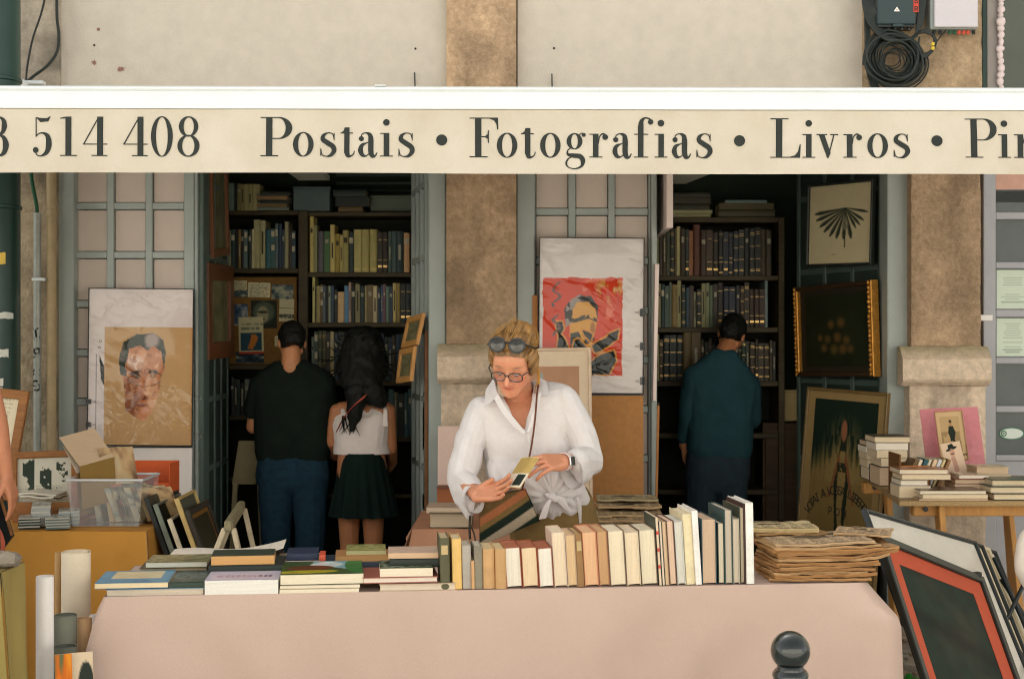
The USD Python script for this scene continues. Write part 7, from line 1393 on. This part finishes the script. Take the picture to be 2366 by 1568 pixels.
for k, (pts, rgb, l) in enumerate(((((137, 1010), (200, 992), (250, 1058), (184, 1076)), (206, 180, 148), "beige folded card leaning out of the clear bin at its left"), (((146, 1030), (160, 1024), (205, 1082), (178, 1092)), (224, 210, 190), "pale folded card under the beige one in the clear bin"))):
    o, a, c, b = [P(u, v, 6.46 + .02 * k) for u, v in pts]; t = thing("folded_card", l, "card"); bpt = b + np.array([0, -.02, 0]); a2 = a + np.array([0, .12, 0]); t.part("upper_fold", slab(lambda p, q: (1 - p[..., None]) * ((1 - q[..., None]) * o + q[..., None] * b) + p[..., None] * ((1 - q[..., None]) * a2 + q[..., None] * (c + np.array([0, .10, 0]))), 4, 4, (0, 0, -.002)), pag(rgb, True))
    t.part("lower_fold", slab(lambda p, q: (1 - p[..., None]) * ((1 - q[..., None]) * (b + [0, .002, -.003]) + q[..., None] * (b + [.01, .01, -.20])) + p[..., None] * ((1 - q[..., None]) * (c + [0, .10, -.003]) + q[..., None] * (c + [.01, .10, -.20])), 4, 4, (0, .002, 0)), pag((150, 120, 66), False))
# orange box
ob = thing("orange_box", "open orange cardboard box behind the clear bin", "box"); m_ob = M("orange_card", C(214, 96, 44), .6, .08, 10); bx0, bx1, by0, by1, bz, bt_ = X(270, 6.78), X(392, 6.78), 6.78, 6.98, oz + .004, Z(1100, 6.78)
for q in (bx(bx0, bx1, by0, by0 + .004, bz, bt_ - .03), bx(bx0, bx1, by1 - .004, by1, bz, bt_ + .06), bx(bx0, bx0 + .004, by0 + .004, by1 - .004, bz, bt_), bx(bx1 - .004, bx1, by0 + .004, by1 - .004, bz, bt_ + .06)): ob.part("wall", q, m_ob)
ob.part("bottom", bx(bx0 + .004, bx1 - .004, by0 + .004, by1 - .004, bz, bz + .003), m_ob)
# postcard piles, wooden tray with photographs
m_wood = M("tray_wood", C(156, 104, 56), .6, .2, 12, .2, 60, stretch=(.7, 6, 6))
for i, (u0, u1, vt, vb, Y, d, c, l) in enumerate(((34, 82, 1196, 1224, 6.33, .13, (70, 84, 78), "dark pile of postcards nearest the hand on the ochre table"), (62, 104, 1168, 1200, 6.40, .16, (186, 190, 186), "tall pale pile of patterned postcards on the ochre table"), (96, 150, 1196, 1226, 6.33, .14, (120, 138, 134), "bluish pile of postcards beside the clear bin"), (126, 172, 1180, 1200, 6.45, .14, (176, 184, 184), "light blue pile of postcards behind the bluish one"))):
    t = thing("postcard_pile", l, "postcards"); x0, x1 = X(u0, Y), X(u1, Y); z = oz + .005; top = Z(vt, Y); n_ = 8
    for k in range(n_): t.part("postcard", obox(((x0 + x1) / 2 + rb_.normal(0, .002), Y + d / 2 + rb_.normal(0, .003), z + (top - z) * (k + .5) / n_), ((x1 - x0) / 2, d / 2, (top - z) / n_ / 2 - .0004), np.array([[math.cos(.3), -math.sin(.3), 0], [math.sin(.3), math.cos(.3), 0], [0, 0, 1]]), 0), pag((206, 204, 190) if k % 2 else c, True))
    a = .3; ex = np.array([math.cos(a), math.sin(a), 0]); ey = np.array([-math.sin(a), math.cos(a), 0]); g, col = prnt(np.array([(x0 + x1) / 2, Y + d / 2, top + .001]) - ex * (x1 - x0) / 2 + ey * d / 2, ex * (x1 - x0), -ey * d, 20, 20, cov_photo([c, (206, 206, 196), (70, 80, 76)], 5, 80 + i)); t.part("top_print", g, m_gloss, color=col)
def bwprints(s, t): im = full(s, (214, 210, 192)); n = nz(s, t, 7, 5); im = lay(im, (n > .55) * (((s * 3.2) % 1) > .3) * (t < .62), (58, 68, 58)); return lay(im, lines(s, t, 24, 8, .3) * (t > .5), (110, 108, 100))
framed("framed_engraving", "wide wood-framed sheet of black and white engravings standing behind the postcards", "framed print", P(26, 1046, 6.80), P(182, 1040, 6.86), P(28, 1205, 6.72), .032, .025, (150, 98, 56), bwprints, res=(70, 60), fmat=m_wood)
def docu(s, t): return lay(full(s, (226, 214, 184)), lines((s - .1) / .8, t, 22, 3, .35) * (s > .12) * (s < .8), (96, 96, 80))
framed("framed_document", "wood-framed cream document leaning on the green post at the left edge", "framed print", P(-40, 893, 7.05), P(71, 905, 7.05), P(-40, 1150, 6.95), .045, .025, (168, 104, 56), docu, res=(40, 70), fmat=m_wood)
tr_ = thing("wooden_tray", "low wooden tray edge behind the postcard piles", "tray"); tr_.part("front", bx(X(30, 6.58), X(176, 6.58), 6.58, 6.60, oz + .004, Z(1160, 6.58), .002), m_wood); tr_.part("side", bx(X(176, 6.58) + .0005, X(180, 6.58), 6.58, 6.9, oz + .004, Z(1160, 6.58), .002), m_wood)
for k, (u0, u1, v) in enumerate(((40, 132, 1140), (48, 126, 1146))):
    t = thing("paper_sheaf", "white sheaf of papers lying in the wooden tray" if k else "uppermost white sheaf of papers in the wooden tray", "papers"); t.part("sheets", slab(lambda a, b: np.stack([X(u0, 6.62) + a * (X(u1, 6.62) - X(u0, 6.62)), 6.61 + b * .16, Z(v, 6.62) + .006 * np.sin(a * 5 + k) + .004 * a], -1), 14, 6, (0, 0, -.008)), pag((226, 220, 204), True), smooth=40); t.part("under_sheet", slab(lambda a, b: np.stack([X(u0 + 6, 6.62) + a * (X(u1, 6.62) - X(u0, 6.62)), 6.615 + b * .16, Z(v, 6.62) - .010 + .005 * np.sin(a * 4)], -1), 10, 4, (0, 0, -.003)), pag((200, 190, 160), True), smooth=40)
fh = thing("dark_frame_edge", "dark framed picture edge leaning beside the hanging hand at the left", "picture frame"); fh.part("frame", trimesh.convex.convex_hull(np.array([P(u, v, 6.18) + np.array([0, d, 0]) for u, v in ((-40, 1130), (0, 1140), (30, 1238), (-10, 1290)) for d in (0, .02)])), m_clip); fh.part("inner_edge", bar(P(2, 1150, 6.165), P(28, 1236, 6.165), .012, .006, .001), m_wood)
# frames leaning against the ochre table's end
def leanframe(label, uA, vA, uB, vB, YA_, YB_, slope, mw, col, pic, zbot=.02, fm=None, matc=None):
    A, B = P(uA, vA, YA_), P(uB, vB, YB_); B[2] = A[2]; hgt = A[2] - zbot; C_ = A + np.array([slope * hgt, 0, -hgt]); framed("leaning_frame", label, "picture frame", A, B, C_, mw, .022, col, pic, matc, (.02,) * 4 if matc is not None else (0,) * 4, res=(20, 60), fmat=fm, group="frames leaning against the ochre table")
def dkp(s, t): return full(s, (40, 48, 40)) * (1 + .5 * (nz(s, t, 5, 2) - .5))[..., None]
leanframe("wide black frame leaning nearest the ochre table", 332, 1151, 398, 1128, 6.42, 6.95, .36, .045, (18, 24, 20), dkp)
leanframe("grey-edged dark frame second from the ochre table", 353, 1166, 408, 1146, 6.42, 6.88, .36, .012, (120, 128, 112), dkp)
leanframe("thin cream frame edge, third in the leaning row", 386, 1200, 412, 1186, 6.42, 6.66, .36, .012, (226, 210, 180), dkp)
leanframe("narrow gold-cream frame, fourth in the leaning row", 402, 1153, 442, 1136, 6.42, 6.80, .36, .014, (206, 176, 110), lambda s, t: full(s, (96, 98, 82)) * (1 + .4 * (nz(s, t, 6, 4) - .5))[..., None])
leanframe("dark frame with a gilt inner edge, last of the leaning row", 426, 1180, 472, 1156, 6.42, 6.85, .36, .030, (44, 36, 24), lambda s, t: lay(full(s, (70, 66, 46)), ellm(s, t, .5, .5, .22, .24, 0, .5), (40, 62, 74)), matc=(150, 108, 44))
# white little trestle
tw = thing("white_trestle", "small cream painted wooden trestle behind the flat books", "trestle"); m_cream = M("chipped_cream_paint", C(222, 206, 172), .6, .12, 26, .3, 60); f0, f1 = P(530, 1214, 6.05), P(556, 1186, 6.75); f1[2] = f0[2]; tw.part("top_beam", bar(f0 + [0, -.02, 0], f1 + [0, .02, 0], .036, .05, .008), M("weathered_cream", C(160, 150, 116), .7, .25, 30))
for (p, s) in ((f0, -1), (f0, 1), (f1, -1), (f1, 1)): tw.part("leg", bar(p + np.array([s * .018, 0, -.01]), np.array([p[0] + s * (.34 if s < 0 else .20), p[1], 0.0]), .022, .024, .004), m_cream)
# rolls in the foreground left
m_roll = M("white_roll", C(238, 232, 226), .6, .03, 6); m_roll2 = M("cream_roll", C(234, 218, 192), .7, .06, 8); m_roll3 = M("grey_green_roll", C(120, 122, 108), .7, .1, 8); m_roll4 = M("tan_roll", C(206, 168, 126), .7, .1, 8)
def roll(label, u, r_px, vt, Y, m, lean=0.0, inner=.8):
    r = r_px * Y / KF; top = P(u, vt, Y); b = np.array([top[0] + lean, Y, .02]); t = thing("poster_roll", label, "poster roll"); n = 28
    t.part("tube", cat(sweep(np.array([b, (b + top) / 2, top]), r, n, False), sweep(np.array([top + [0, 0, 0], (b + top) / 2, b]), r * inner, n, False)), m, smooth=40)
    a = np.linspace(0, 2 * np.pi, 60); sp = np.stack([top[0] + r * (.98 - .16 * a / 6.28) * np.cos(a), Y + r * (.98 - .16 * a / 6.28) * np.sin(a), np.full(60, top[2] + .0005)], 1); t.part("paper_end", sweep(sp, .0016, 5, False), m)
roll("tall smooth white poster tube at the lower left", 104, 20, 1331, 4.62, m_roll, .0, .9); roll("wide cream poster roll standing behind the white tube", 176, 33, 1274, 4.95, m_roll2); roll("narrow brown-edged roll pressed against the wide cream roll", 136, 9, 1276, 4.98, M("brown_roll", C(196, 156, 104), .7, .1, 8))
roll("grey-green roll below the wide cream roll", 151, 26, 1420, 4.72, m_roll3, 0, .7); roll("tan roll beside the grey-green roll", 194, 18, 1428, 4.78, m_roll4, 0, .7); roll("thin white roll half hidden by the table cloth", 220, 12, 1420, 4.85, m_roll); roll("short grey roll with a pale rim at the lower left", 151, 25, 1492, 4.55, M("dark_grey_roll", C(92, 96, 86), .7, .1, 8), 0, .7)
for l, u0, u1, v, Y, fn in (("curled poster with an orange and yellow picture at the lower left", 126, 166, 1512, 4.45, cov_photo([(230, 150, 50), (214, 110, 40), (90, 110, 80)], 2.5, 3)), ("cream card with a dark oval picture at the lower left", 160, 214, 1508, 4.50, lambda s, t: lay(full(s, (222, 200, 170)), ellm(s, t, .7, .30, .34, .22), (52, 58, 52)))):
    o = P(u0, v, Y); ex = P(u1, v - 4, Y + .03) - o; t = thing("standing_print", l, "print"); g, col = prnt(o, ex, np.array([0, .03, -.36]), 24, 40, fn); t.part("face", g, m_print, color=col); t.part("card", slab(lambda a, b: o + a[..., None] * ex + b[..., None] * np.array([0, .03, -.36]) + np.array([0, .001, 0]), 2, 2, (0, .003, 0)), pag((214, 198, 170), False))
bk_ = thing("roll_bin", "dark wire bin holding the poster rolls at the lower left", "bin"); 
for z in (.12, .34): bk_.part("hoop", sweep(np.array([[X(165, 4.72) + .16 * math.cos(q), 4.74 + .26 * math.sin(q), z] for q in np.linspace(0, 6.2832, 40)]), .006, 6, False), m_iron)
for q in np.linspace(0, 6.2832, 9)[:-1]: bk_.part("wire", sweep(np.array([[X(165, 4.72) + .16 * math.cos(q), 4.74 + .26 * math.sin(q), z] for z in (0, .34)]), .005, 6), m_iron)
kt = thing("khaki_table", "table corner under an olive khaki cloth at the lower left edge", "table"); m_kh = M("khaki_cloth", C(150, 132, 74), .9, .08, 5, .3, 400, .001); kY, kx1, kz = 4.30, X(2, 4.30), Z(1322, 4.30)
def khf(a, b): x = kx1 - 1.0 + a * 1.0; e = np.clip((a - .75) / .25, 0, 1); return np.stack([x + e * (.03 * b ** .8) + .012 * np.sin(b * 3) * e, kY - .01 - .05 * b + .034 * np.sin(a * 31 + b * 2.5) * np.clip(b * 2, 0, 1), kz - .02 * (1 - a) - b * (kz - .06)], -1)
kt.part("hanging_front", slab(khf, 60, 24, (0, .003, 0)), m_kh, smooth=True)
kt.part("hanging_side", slab(lambda a, b: np.stack([kx1 + .004 + .03 * b ** .8 + .026 * np.sin(a * 9 + 1 + b) * b, kY + .0 + a * .2, kz - b * (kz - .06)], -1), 30, 16, (-.003, 0, 0)), m_kh, smooth=True); kt.part("top_cloth", slab(lambda a, b: np.stack([kx1 - 1.0 + a, kY - .008 + b * .21, kz - .02 * (1 - a) + .004 * np.sin(a * 20)], -1), 24, 8, (0, 0, -.004)), m_kh, smooth=True)
for x in (kx1 - .9, kx1 - .08):
    for y in (kY + .04, kY + .16): kt.part("leg", bar((x, y, 0), (x, y, kz - .03), .04, .04), m_shelf)
gt = thing("grey_pouch", "crumpled pale grey pouch lying on the khaki table at the left edge", "pouch"); s = trimesh.creation.icosphere(3, 1); s.apply_transform(np.diag([.044, .05, .026, 1])); s.apply_translation(P(16, 1292, 4.40)); crumple(s, .022, 26, 4); gt.part("body", s, M("grey_pouch_cloth", C(132, 122, 108), .8, .15, 20), smooth=True); gt.part("flap", ribbon([P(-6, 1282, 4.33), P(16, 1272, 4.34), P(38, 1278, 4.35)], [.03, .04, .03], [(0, -.3, -1)] * 3, .004), M("grey_pouch_cloth"), smooth=True)
rc2 = thing("red_bag_edge", "dark red bag edge at the left picture border above the khaki cloth", "bag"); s = trimesh.creation.icosphere(3, 1); s.apply_transform(np.diag([.05, .05, .09, 1])); s.apply_translation(P(-26, 1262, 4.55)); crumple(s, .01, 16, 7); rc2.part("body", s, M("red_fabric", C(166, 78, 54), .8, .1, 14), smooth=True); rc2.part("seam", sweep(np.array([P(-2, 1222, 4.51), P(0, 1262, 4.50), P(-4, 1300, 4.51)]), .003, 6), M("dark_cord"))

# ================================================================== right: trestle table with books
rt = thing("trestle_table", "chipboard table on wooden trestles covered with books at the right", "table"); m_chip = M("chipboard", C(176, 146, 100), .8, .25, 120, .2, 200); m_pine = M("pine_wood", C(206, 150, 82), .55, .14, 10, .15, 60, stretch=(5, 5, .7)); tz = .862
c4 = [P(2078, 1166, 6.50), np.array([2.9, 6.50, tz]), np.array([2.9, 7.72, tz]), P(1997, 1098, 7.72)]; c4[0][2] = tz; c4[3][2] = tz
V = np.array([q for q in c4] + [q - np.array([0, 0, .022]) for q in c4]); rt.part("board", trimesh.convex.convex_hull(V), m_chip)
for Y, ue in ((6.62, 2106), (7.58, 1993)):
    x0 = X(ue, Y); bmz = tz - .052; br_ = rt.part("trestle_beam", bx(x0, 2.85, Y - .03, Y + .03, bmz - .028, tz - .0225, .004), m_pine); bo = trimesh.creation.cylinder(.012, .01, sections=12); bo.apply_transform(T4((x0 + .055, Y - .032, bmz + .005), (1, 0, 0), (0, 0, 1), (0, 1, 0))); br_.part("bolt", bo, m_iron)
    for xx, dx in ((x0 + .12, .03), (2.50 if Y < 7 else 2.62, .06)):
        for s in (-1, 1): rt.part("trestle_leg", bar((xx + (.02 if s > 0 else 0), Y + s * .032, tz - .03), (xx + dx + (.05 if s > 0 else 0), Y + s * (.14 if Y < 7 else .12), .0), .075, .028, .003, up=(1, 0, 0)), m_pine)
GR = "books on the trestle table"
def tbook(u0, u1, v1, v0, Y, dep, c, pg, l, hard=False, turn=0.0, pr=None, z=None):
    pg = [(226, 206, 172), (236, 224, 204), (216, 188, 156), (228, 214, 186)][int(u1 + v1) % 4]
    rbook(u0, u1, v1, v0 if z is None else zb(z, Y), Y, dep, c, pg, l, hard, GR, turn, pr)
cw, cp = (206, 196, 170), (238, 226, 204)
for i, (u0, u1, v1, v0, c) in enumerate(((2006, 2052, 1080, 1098, (40, 44, 38)), (2004, 2050, 1062, 1079.5, cw), (2002, 2046, 1046, 1061.5, (190, 176, 132)), (2000, 2046, 1031, 1045.5, (176, 168, 130)), (2003, 2044, 1018, 1030.5, (60, 60, 44)))): tbook(u0, u1, v1, v0 if i else zb(tz + .001, 7.45), 7.45, .17, c, cp, f"pale-paged book, {ORD[i]} from below in the leftmost pile on the trestle table", i % 2 == 0)
for i, (u0, u1, v1, v0, c) in enumerate(((2032, 2100, 1078, 1112, (34, 36, 32)), (2036, 2098, 1058, 1077.5, (150, 140, 104)), (2026, 2096, 1040, 1057.5, (200, 190, 160)), (2024, 2098, 1023, 1039.5, (214, 206, 190)), (2020, 2104, 1008, 1022.5, (70, 66, 44)))): tbook(u0, u1, v1, v0 if i else zb(tz + .001, 7.15), 7.15, .20, c, cp, f"thick book, {ORD[i]} from below in the second pile on the trestle table", i in (0, 4))
sb = thing("book_crate", "brown wooden crate of slanting small books on the trestle table", "crate"); m_cr = M("crate_brown", C(120, 84, 46), .6, .15, 12); m_cr2 = M("crate_orange", C(190, 118, 62), .6, .12, 12); cx0, cx1, cy0, cy1 = X(2056, 6.95), X(2150, 6.78), 6.78, 6.98
sb.part("side", bx(cx0, cx0 + .008, cy0, cy1, tz + .001, Z(1043, 6.95), .001), m_cr); sb.part("side", bx(cx1 - .008, cx1, cy0, cy1, tz + .001, Z(1072, 6.9), .001), m_cr); sb.part("front", bx(cx0 + .0085, cx1 - .0085, cy0, cy0 + .008, tz + .001, Z(1075, 6.78), .001), m_cr2); sb.part("back", bx(cx0 + .0085, cx1 - .0085, cy1 - .008, cy1, tz + .001, Z(1066, 6.98), .001), m_cr); sb.part("bottom", bx(cx0 + .0085, cx1 - .0085, cy0 + .0085, cy1 - .0085, tz + .001, tz + .006), m_cr)
for i, (c, w) in enumerate((((110, 84, 50), .018), ((230, 216, 186), .014), ((40, 92, 96), .020), ((214, 204, 180), .012), ((226, 196, 156), .017), ((206, 206, 206), .016), ((206, 182, 130), .012), ((140, 100, 60), .014))):
    a = math.radians(24); ez = np.array([math.sin(a), 0, math.cos(a)]); ex = np.array([math.cos(a), 0, -math.sin(a)]); o = np.array([cx0 + .012 + i * .0225, cy0 + .012, tz + .012]); book(T4(o, ex, (0, 1, 0), ez), w, .14, .17, c, cp, f"{COLN(c)} small book slanting in the brown crate, {ORD[i]} from the left", GR, True)
FL_ = [(2078, 2150, 1122, None, 6.62, .16, (206, 204, 212), "white-lilac book at the left corner of the trestle table", 0), (2080, 2145, 1108, 1121.5, 6.62, .16, (150, 140, 110), "grey-tan book on the white-lilac book", 1), (2084, 2196, 1096, 1107.5, 6.64, .17, (214, 196, 170), "cream book third in the corner pile of the trestle table", 0), (2078, 2192, 1083, 1095.5, 6.66, .18, (150, 92, 56), "russet-covered book topmost in the corner pile", 1),
       (2124, 2282, 1152, None, 6.51, .17, (190, 160, 130), "wide pink-beige paperback at the front edge of the trestle table", 0), (2132, 2282, 1142, 1151.5, 6.52, .17, (214, 186, 156), "second wide paperback at the trestle table's front edge", 0), (2126, 2278, 1133, 1141.5, 6.52, .18, (84, 60, 44), "dark-covered paperback on the two wide paperbacks", 0),
       (2206, 2296, 1118, None, 6.72, .16, (206, 180, 160), "pink-paged book behind the wide paperbacks", 0), (2206, 2292, 1106, 1117.5, 6.72, .16, (140, 84, 62), "reddish book on the pink-paged book", 1), (2216, 2284, 1097, 1105.5, 6.74, .15, (206, 186, 156), "thin cream book on the reddish book", 0),
       (2262, 2336, 1096, 1112, 6.85, .15, (216, 206, 186), "lower white book under the cream-topped book", 0), (2256, 2332, 1078, 1095.5, 6.85, .15, (206, 190, 150), "thick white-paged book at the back right of the trestle table", 1), (2296, 2420, 1140, None, 6.53, .17, (34, 50, 44), "dark green book at the trestle table's right front edge", 1), (2288, 2420, 1124, 1139.5, 6.56, .17, (40, 58, 52), "dark teal book above the dark green one", 1), (2292, 2420, 1108, 1123.5, 6.62, .17, (60, 70, 46), "olive-covered book topmost at the right edge", 1), (2260, 2340, 1112.5, None, 6.85, .15, (190, 176, 150), "beige book at the bottom of the back right pile", 0)]
for (u0, u1, v1, v0, Y, d, c, l, h) in FL_: tbook(u0, u1, v1, v0 if v0 else zb(tz + .001, Y), Y, d, c, cp, l + (", trestle table" if "table" not in l and len(l.split()) < 14 else ""), bool(h), pr=cov_photo([c, tuple(min(255, q + 36) for q in c), tuple(int(q * .7) for q in c)], 6, int(u0)))
pk = thing("pink_wrapped_picture", "pink picture in crinkled plastic leaning on the right pedestal", "picture"); pT, pR, pB = P(2124, 946, 7.50), P(2258, 940, 7.46), P(2140, 1078, 7.38)
def Qp(a, b, c=0): return pT + a * (pR - pT) + b * (pB - pT) + c * unit(np.cross(pR - pT, pB - pT)) * (-1 if np.cross(pR - pT, pB - pT)[1] > 0 else 1)
pk.part("card", trimesh.convex.convex_hull(np.array([Qp(a, b, c) for a in (0, 1) for b in (0, 1) for c in (0, .006)])), M("pink_paper", C(222, 140, 146), .6, .1, 14))
def fw_(a, b):
    r = 1 - np.abs(meshkit.fbm(np.stack([a * 5, b * 5 + a * 3, 0 * a], -1), 3, 6) - .5) * 2; return pT + a[..., None] * (pR - pT) + b[..., None] * (pB - pT) + (.008 + .006 * r ** 5)[..., None] * (Qp(0, 0, 1) - pT)
pk.part("plastic_wrap", grid(fw_, 50, 50), film("plastic_film", .06, .030), smooth=True)
def oldphoto(s, t):
    im = full(s, (214, 182, 138)); b = (s > .12) * (s < .86) * (t > .10) * (t < .84); im = lay(im, b, (196, 164, 118)); n = nz(s, t, 7, 4); im = lay(im, b * (t > .42) * (n > .5) * .5, (130, 106, 74)); im = lay(im, b * ellm(s, t, .52, .24, .05, .055), (178, 136, 98)); im = lay(im, b * ellm(s, t, .52, .20, .055, .03), (58, 50, 38))
    im = lay(im, b * polym(s, t, [(.44, .30), (.60, .30), (.68, .42), (.64, .52), (.62, .56), (.66, .80), (.58, .80), (.55, .60), (.46, .62), (.44, .52), (.40, .42)]), (44, 50, 42)); return lay(im, (t > .87) * (t < .92) * (s > .55) * (n > .4) * 1.0, (140, 116, 84))
framed("old_photograph", "sepia mounted photograph of a seated figure leaning on the pink wrapped picture", "photograph", P(2158, 952, 7.36), P(2222, 948, 7.34), P(2176, 1066, 7.26), .004, .012, (190, 150, 104), oldphoto, res=(60, 70))
def hatman(s, t): im = full(s, (226, 196, 166)); im = lay(im, ellm(s, t, .5, .20, .30, .05, -8) + polym(s, t, [(.34, .18), (.36, .06), (.6, .04), (.66, .17)]), (36, 44, 38)); im = lay(im, ellm(s, t, .5, .33, .13, .13, 0, .5), (206, 158, 132)); im = lay(im, ellm(s, t, .5, .36, .10, .02, 0, .5), (90, 66, 56)); im = lay(im, polym(s, t, [(.38, .46), (.6, .46), (.66, .9), (.5, .98), (.4, .9)]), (196, 150, 130)); return im
hbk = thing("caricature_booklet", "small booklet with a drawn face under a black hat standing before the sepia photograph", "booklet"); o = P(2172, 1026, 7.12); ex = P(2216, 1018, 7.14) - o; ey = P(2190, 1098, 7.06) - o; g, col = prnt(o, ex, ey, 40, 60, hatman); hbk.part("cover", g, m_print, color=col); hbk.part("pages", slab(lambda a, b: o + a[..., None] * ex + b[..., None] * ey + np.array([0, .001, 0]), 2, 2, (.004, .008, 0)), pag((226, 206, 180), False))

# ================================================================== frames stacked in a rack at the right
m_bf = M("black_frame", (0.010, 0.014, 0.013), .3, .1, 12, spec=.5)
def darkpic(s, t): im = full(s, (34, 46, 37)); im = lay(im, np.clip(1 - np.abs(t - .55 - .25 * (s - .5)) / .12, 0, 1) * .8, (20, 26, 22)); im = lay(im, np.clip((nz(s, t, 3, 16) - .5) * 4, 0, 1) * .5, (66, 56, 44)); return im * (1 + .5 * (nz(s, t, 9, 6) - .5))[..., None]
A1, B1 = [np.array([0, 0, CAMZ]) + (q - np.array([0, 0, CAMZ])) * .967 for q in (np.array([1.428, 5.607, .8305]), np.array([2.010, 6.120, .573]))]; ey1 = unit([.092, -.377, -.542]); n1_ = unit(np.cross(B1 - A1, ey1)); n1_ = n1_ if n1_[1] < 0 else -n1_
def onplane(u, v, off):
    """the point at column u, row v on the plane off metres behind the foremost frame"""
    d = np.array([(u - CU) / KF, 1, -(v - CV) / KF]); o = np.array([0, 0, CAMZ]); return o + d * (((A1 - n1_ * off - o) @ n1_) / (d @ n1_))
def rackframe(label, A, B, h, mw, pic, mat, mats, fm=m_bf, glass=True):
    return framed("large_frame", label, "picture frame", A, B, A + ey1 * h, mw, .024, (20, 24, 22), pic, mat, mats, res=(60, 60), fmat=fm, glass=glass, group="large frames stacked in the rack")[0]
rackframe("large black frame with an orange mount around a dark picture, foremost in the rack", A1, B1, .69, .034, darkpic, (190, 84, 54), (.07, .095, .07, .09), M("olive_black_frame", C(30, 33, 26), .35, .15, 12, spec=.5), glass=False)
rackframe("large black frame with a pale grey mount rising behind the orange-mounted one", onplane(1988, 1178, .035), onplane(2246, 1254, .035), .74, .016, darkpic, (214, 208, 194), (.16, .16, .22, .16))
for k, (ln, mt_) in enumerate((("third large frame from the front in the rack, cream edge showing", (226, 210, 176)), ("fourth large frame from the front in the rack, thin black edge", (206, 190, 160)), ("rearmost large frame in the rack with white edge", (232, 224, 208)))):
    rackframe(ln, onplane(2040 + 20 * k, 1196 + 6 * k, .065 + .03 * k), onplane(2262 + 15 * k, 1262 + 7 * k, .065 + .03 * k), .70, .016, darkpic, mt_, (.05, .05, .05, .05), glass=False, fm=m_bf if k != 1 else M("cream_edge_frame", C(206, 192, 160), .5, .1, 16))
rkk = thing("frame_rack", "black metal rod rack holding the large frames at the right edge", "rack")
for a, b in (((2296, 1288, 6.25), (2440, 1600, 5.85)), ((2312, 1336, 6.2), (2430, 1520, 6.1)), ((2380, 1316, 6.15), (2316, 1452, 6.05)), ((2318, 1448, 6.05), (2420, 1600, 5.7))): rkk.part("rod", sweep(np.array([P(*a), P(*b)], float), .009, 10), m_bf, smooth=40)
rkk.part("foot_rod", sweep(np.array([[1.50, 5.25, .012], [2.3, 5.8, .012], [2.5, 6.3, .012]]), .010, 10), m_bf, smooth=40); rkk.part("foot_rod", sweep(np.array([[1.55, 5.24, .02], [1.56, 5.22, .25], [1.62, 5.30, .27]]), .010, 10), m_bf, smooth=40)
rkk.part("corner_joint", lathe([(0, -.02), (.018, -.016), (.018, .016), (0, .02)], onplane(2258, 1330, -.012), 14), m_bf)
wbg = thing("white_cloth_bag", "white cloth bag hanging at the right picture edge above the rack", "bag"); s = trimesh.creation.icosphere(3, 1); s.apply_transform(np.diag([.075, .05, .13, 1])); s.apply_translation(P(2388, 1290, 5.45)); crumple(s, .012, 12, 3); wbg.part("body", s, M("white_bag_cloth", C(232, 222, 208), .85, .05, 12), smooth=True); wbg.part("handle", sweep(spline([P(2378, 1215, 5.45), P(2392, 1150, 5.45), P(2404, 1215, 5.45)], 14), .006, 6), M("white_bag_cloth"), smooth=True)
gl_ = thing("plastic_plate", "bright green plastic lid lying on the pavement at the lower right", "lid"); gl_.part("plate", lathe([(0, .02), (.055, .02), (.06, .014), (.06, 0), (0, 0)], P(2100, 1578, 6.62) * [1, 1, 0] + [0, 0, .004], 24), M("bright_green_plastic", C(50, 150, 50), .4, .05, 10)); gl_.part("knob", lathe([(0, .045), (.014, .042), (.014, .02), (0, .02)], P(2100, 1578, 6.62) * [1, 1, 0] + [0, 0, .004], 14), M("bright_green_plastic"))

# ================================================================== bollard in front of the table
bo_ = thing("bollard", "dark ball-topped metal bollard in the foreground", "bollard"); Yb_ = 4.20; cxb = X(1826, Yb_); k = Yb_ / KF; m_bol = M("bollard_paint", C(20, 30, 29), .10, .25, 26, .08, 80, .002, spec=.6, coat=.5)
cz = Z(1502, Yb_); R_ = 45.5 * k; prof = [(0, R_ + cz)] + [(R_ * math.sin(a), cz + R_ * math.cos(a)) for a in np.linspace(.12, 2.42, 22)] + [(32 * k, Z(1541, Yb_)), (33 * k, Z(1546, Yb_))]
bo_.part("ball", lathe(prof + [(0, Z(1546, Yb_))], (cxb, Yb_, 0), 40), m_bol, smooth=50); bo_.part("neck", lathe([(0, Z(1546.2, Yb_)), (36 * k, Z(1546.2, Yb_)), (41 * k, Z(1552, Yb_)), (42 * k, Z(1560, Yb_)), (0, Z(1560, Yb_))], (cxb, Yb_, 0), 36), m_bol, smooth=40)
bo_.part("shaft", lathe([(0, Z(1560.2, Yb_)), (40 * k, Z(1560.2, Yb_)), (38 * k, Z(1640, Yb_)), (44 * k, .06), (60 * k, .03), (62 * k, 0), (0, 0)], (cxb, Yb_, 0), 36), m_bol, smooth=40)
flush()
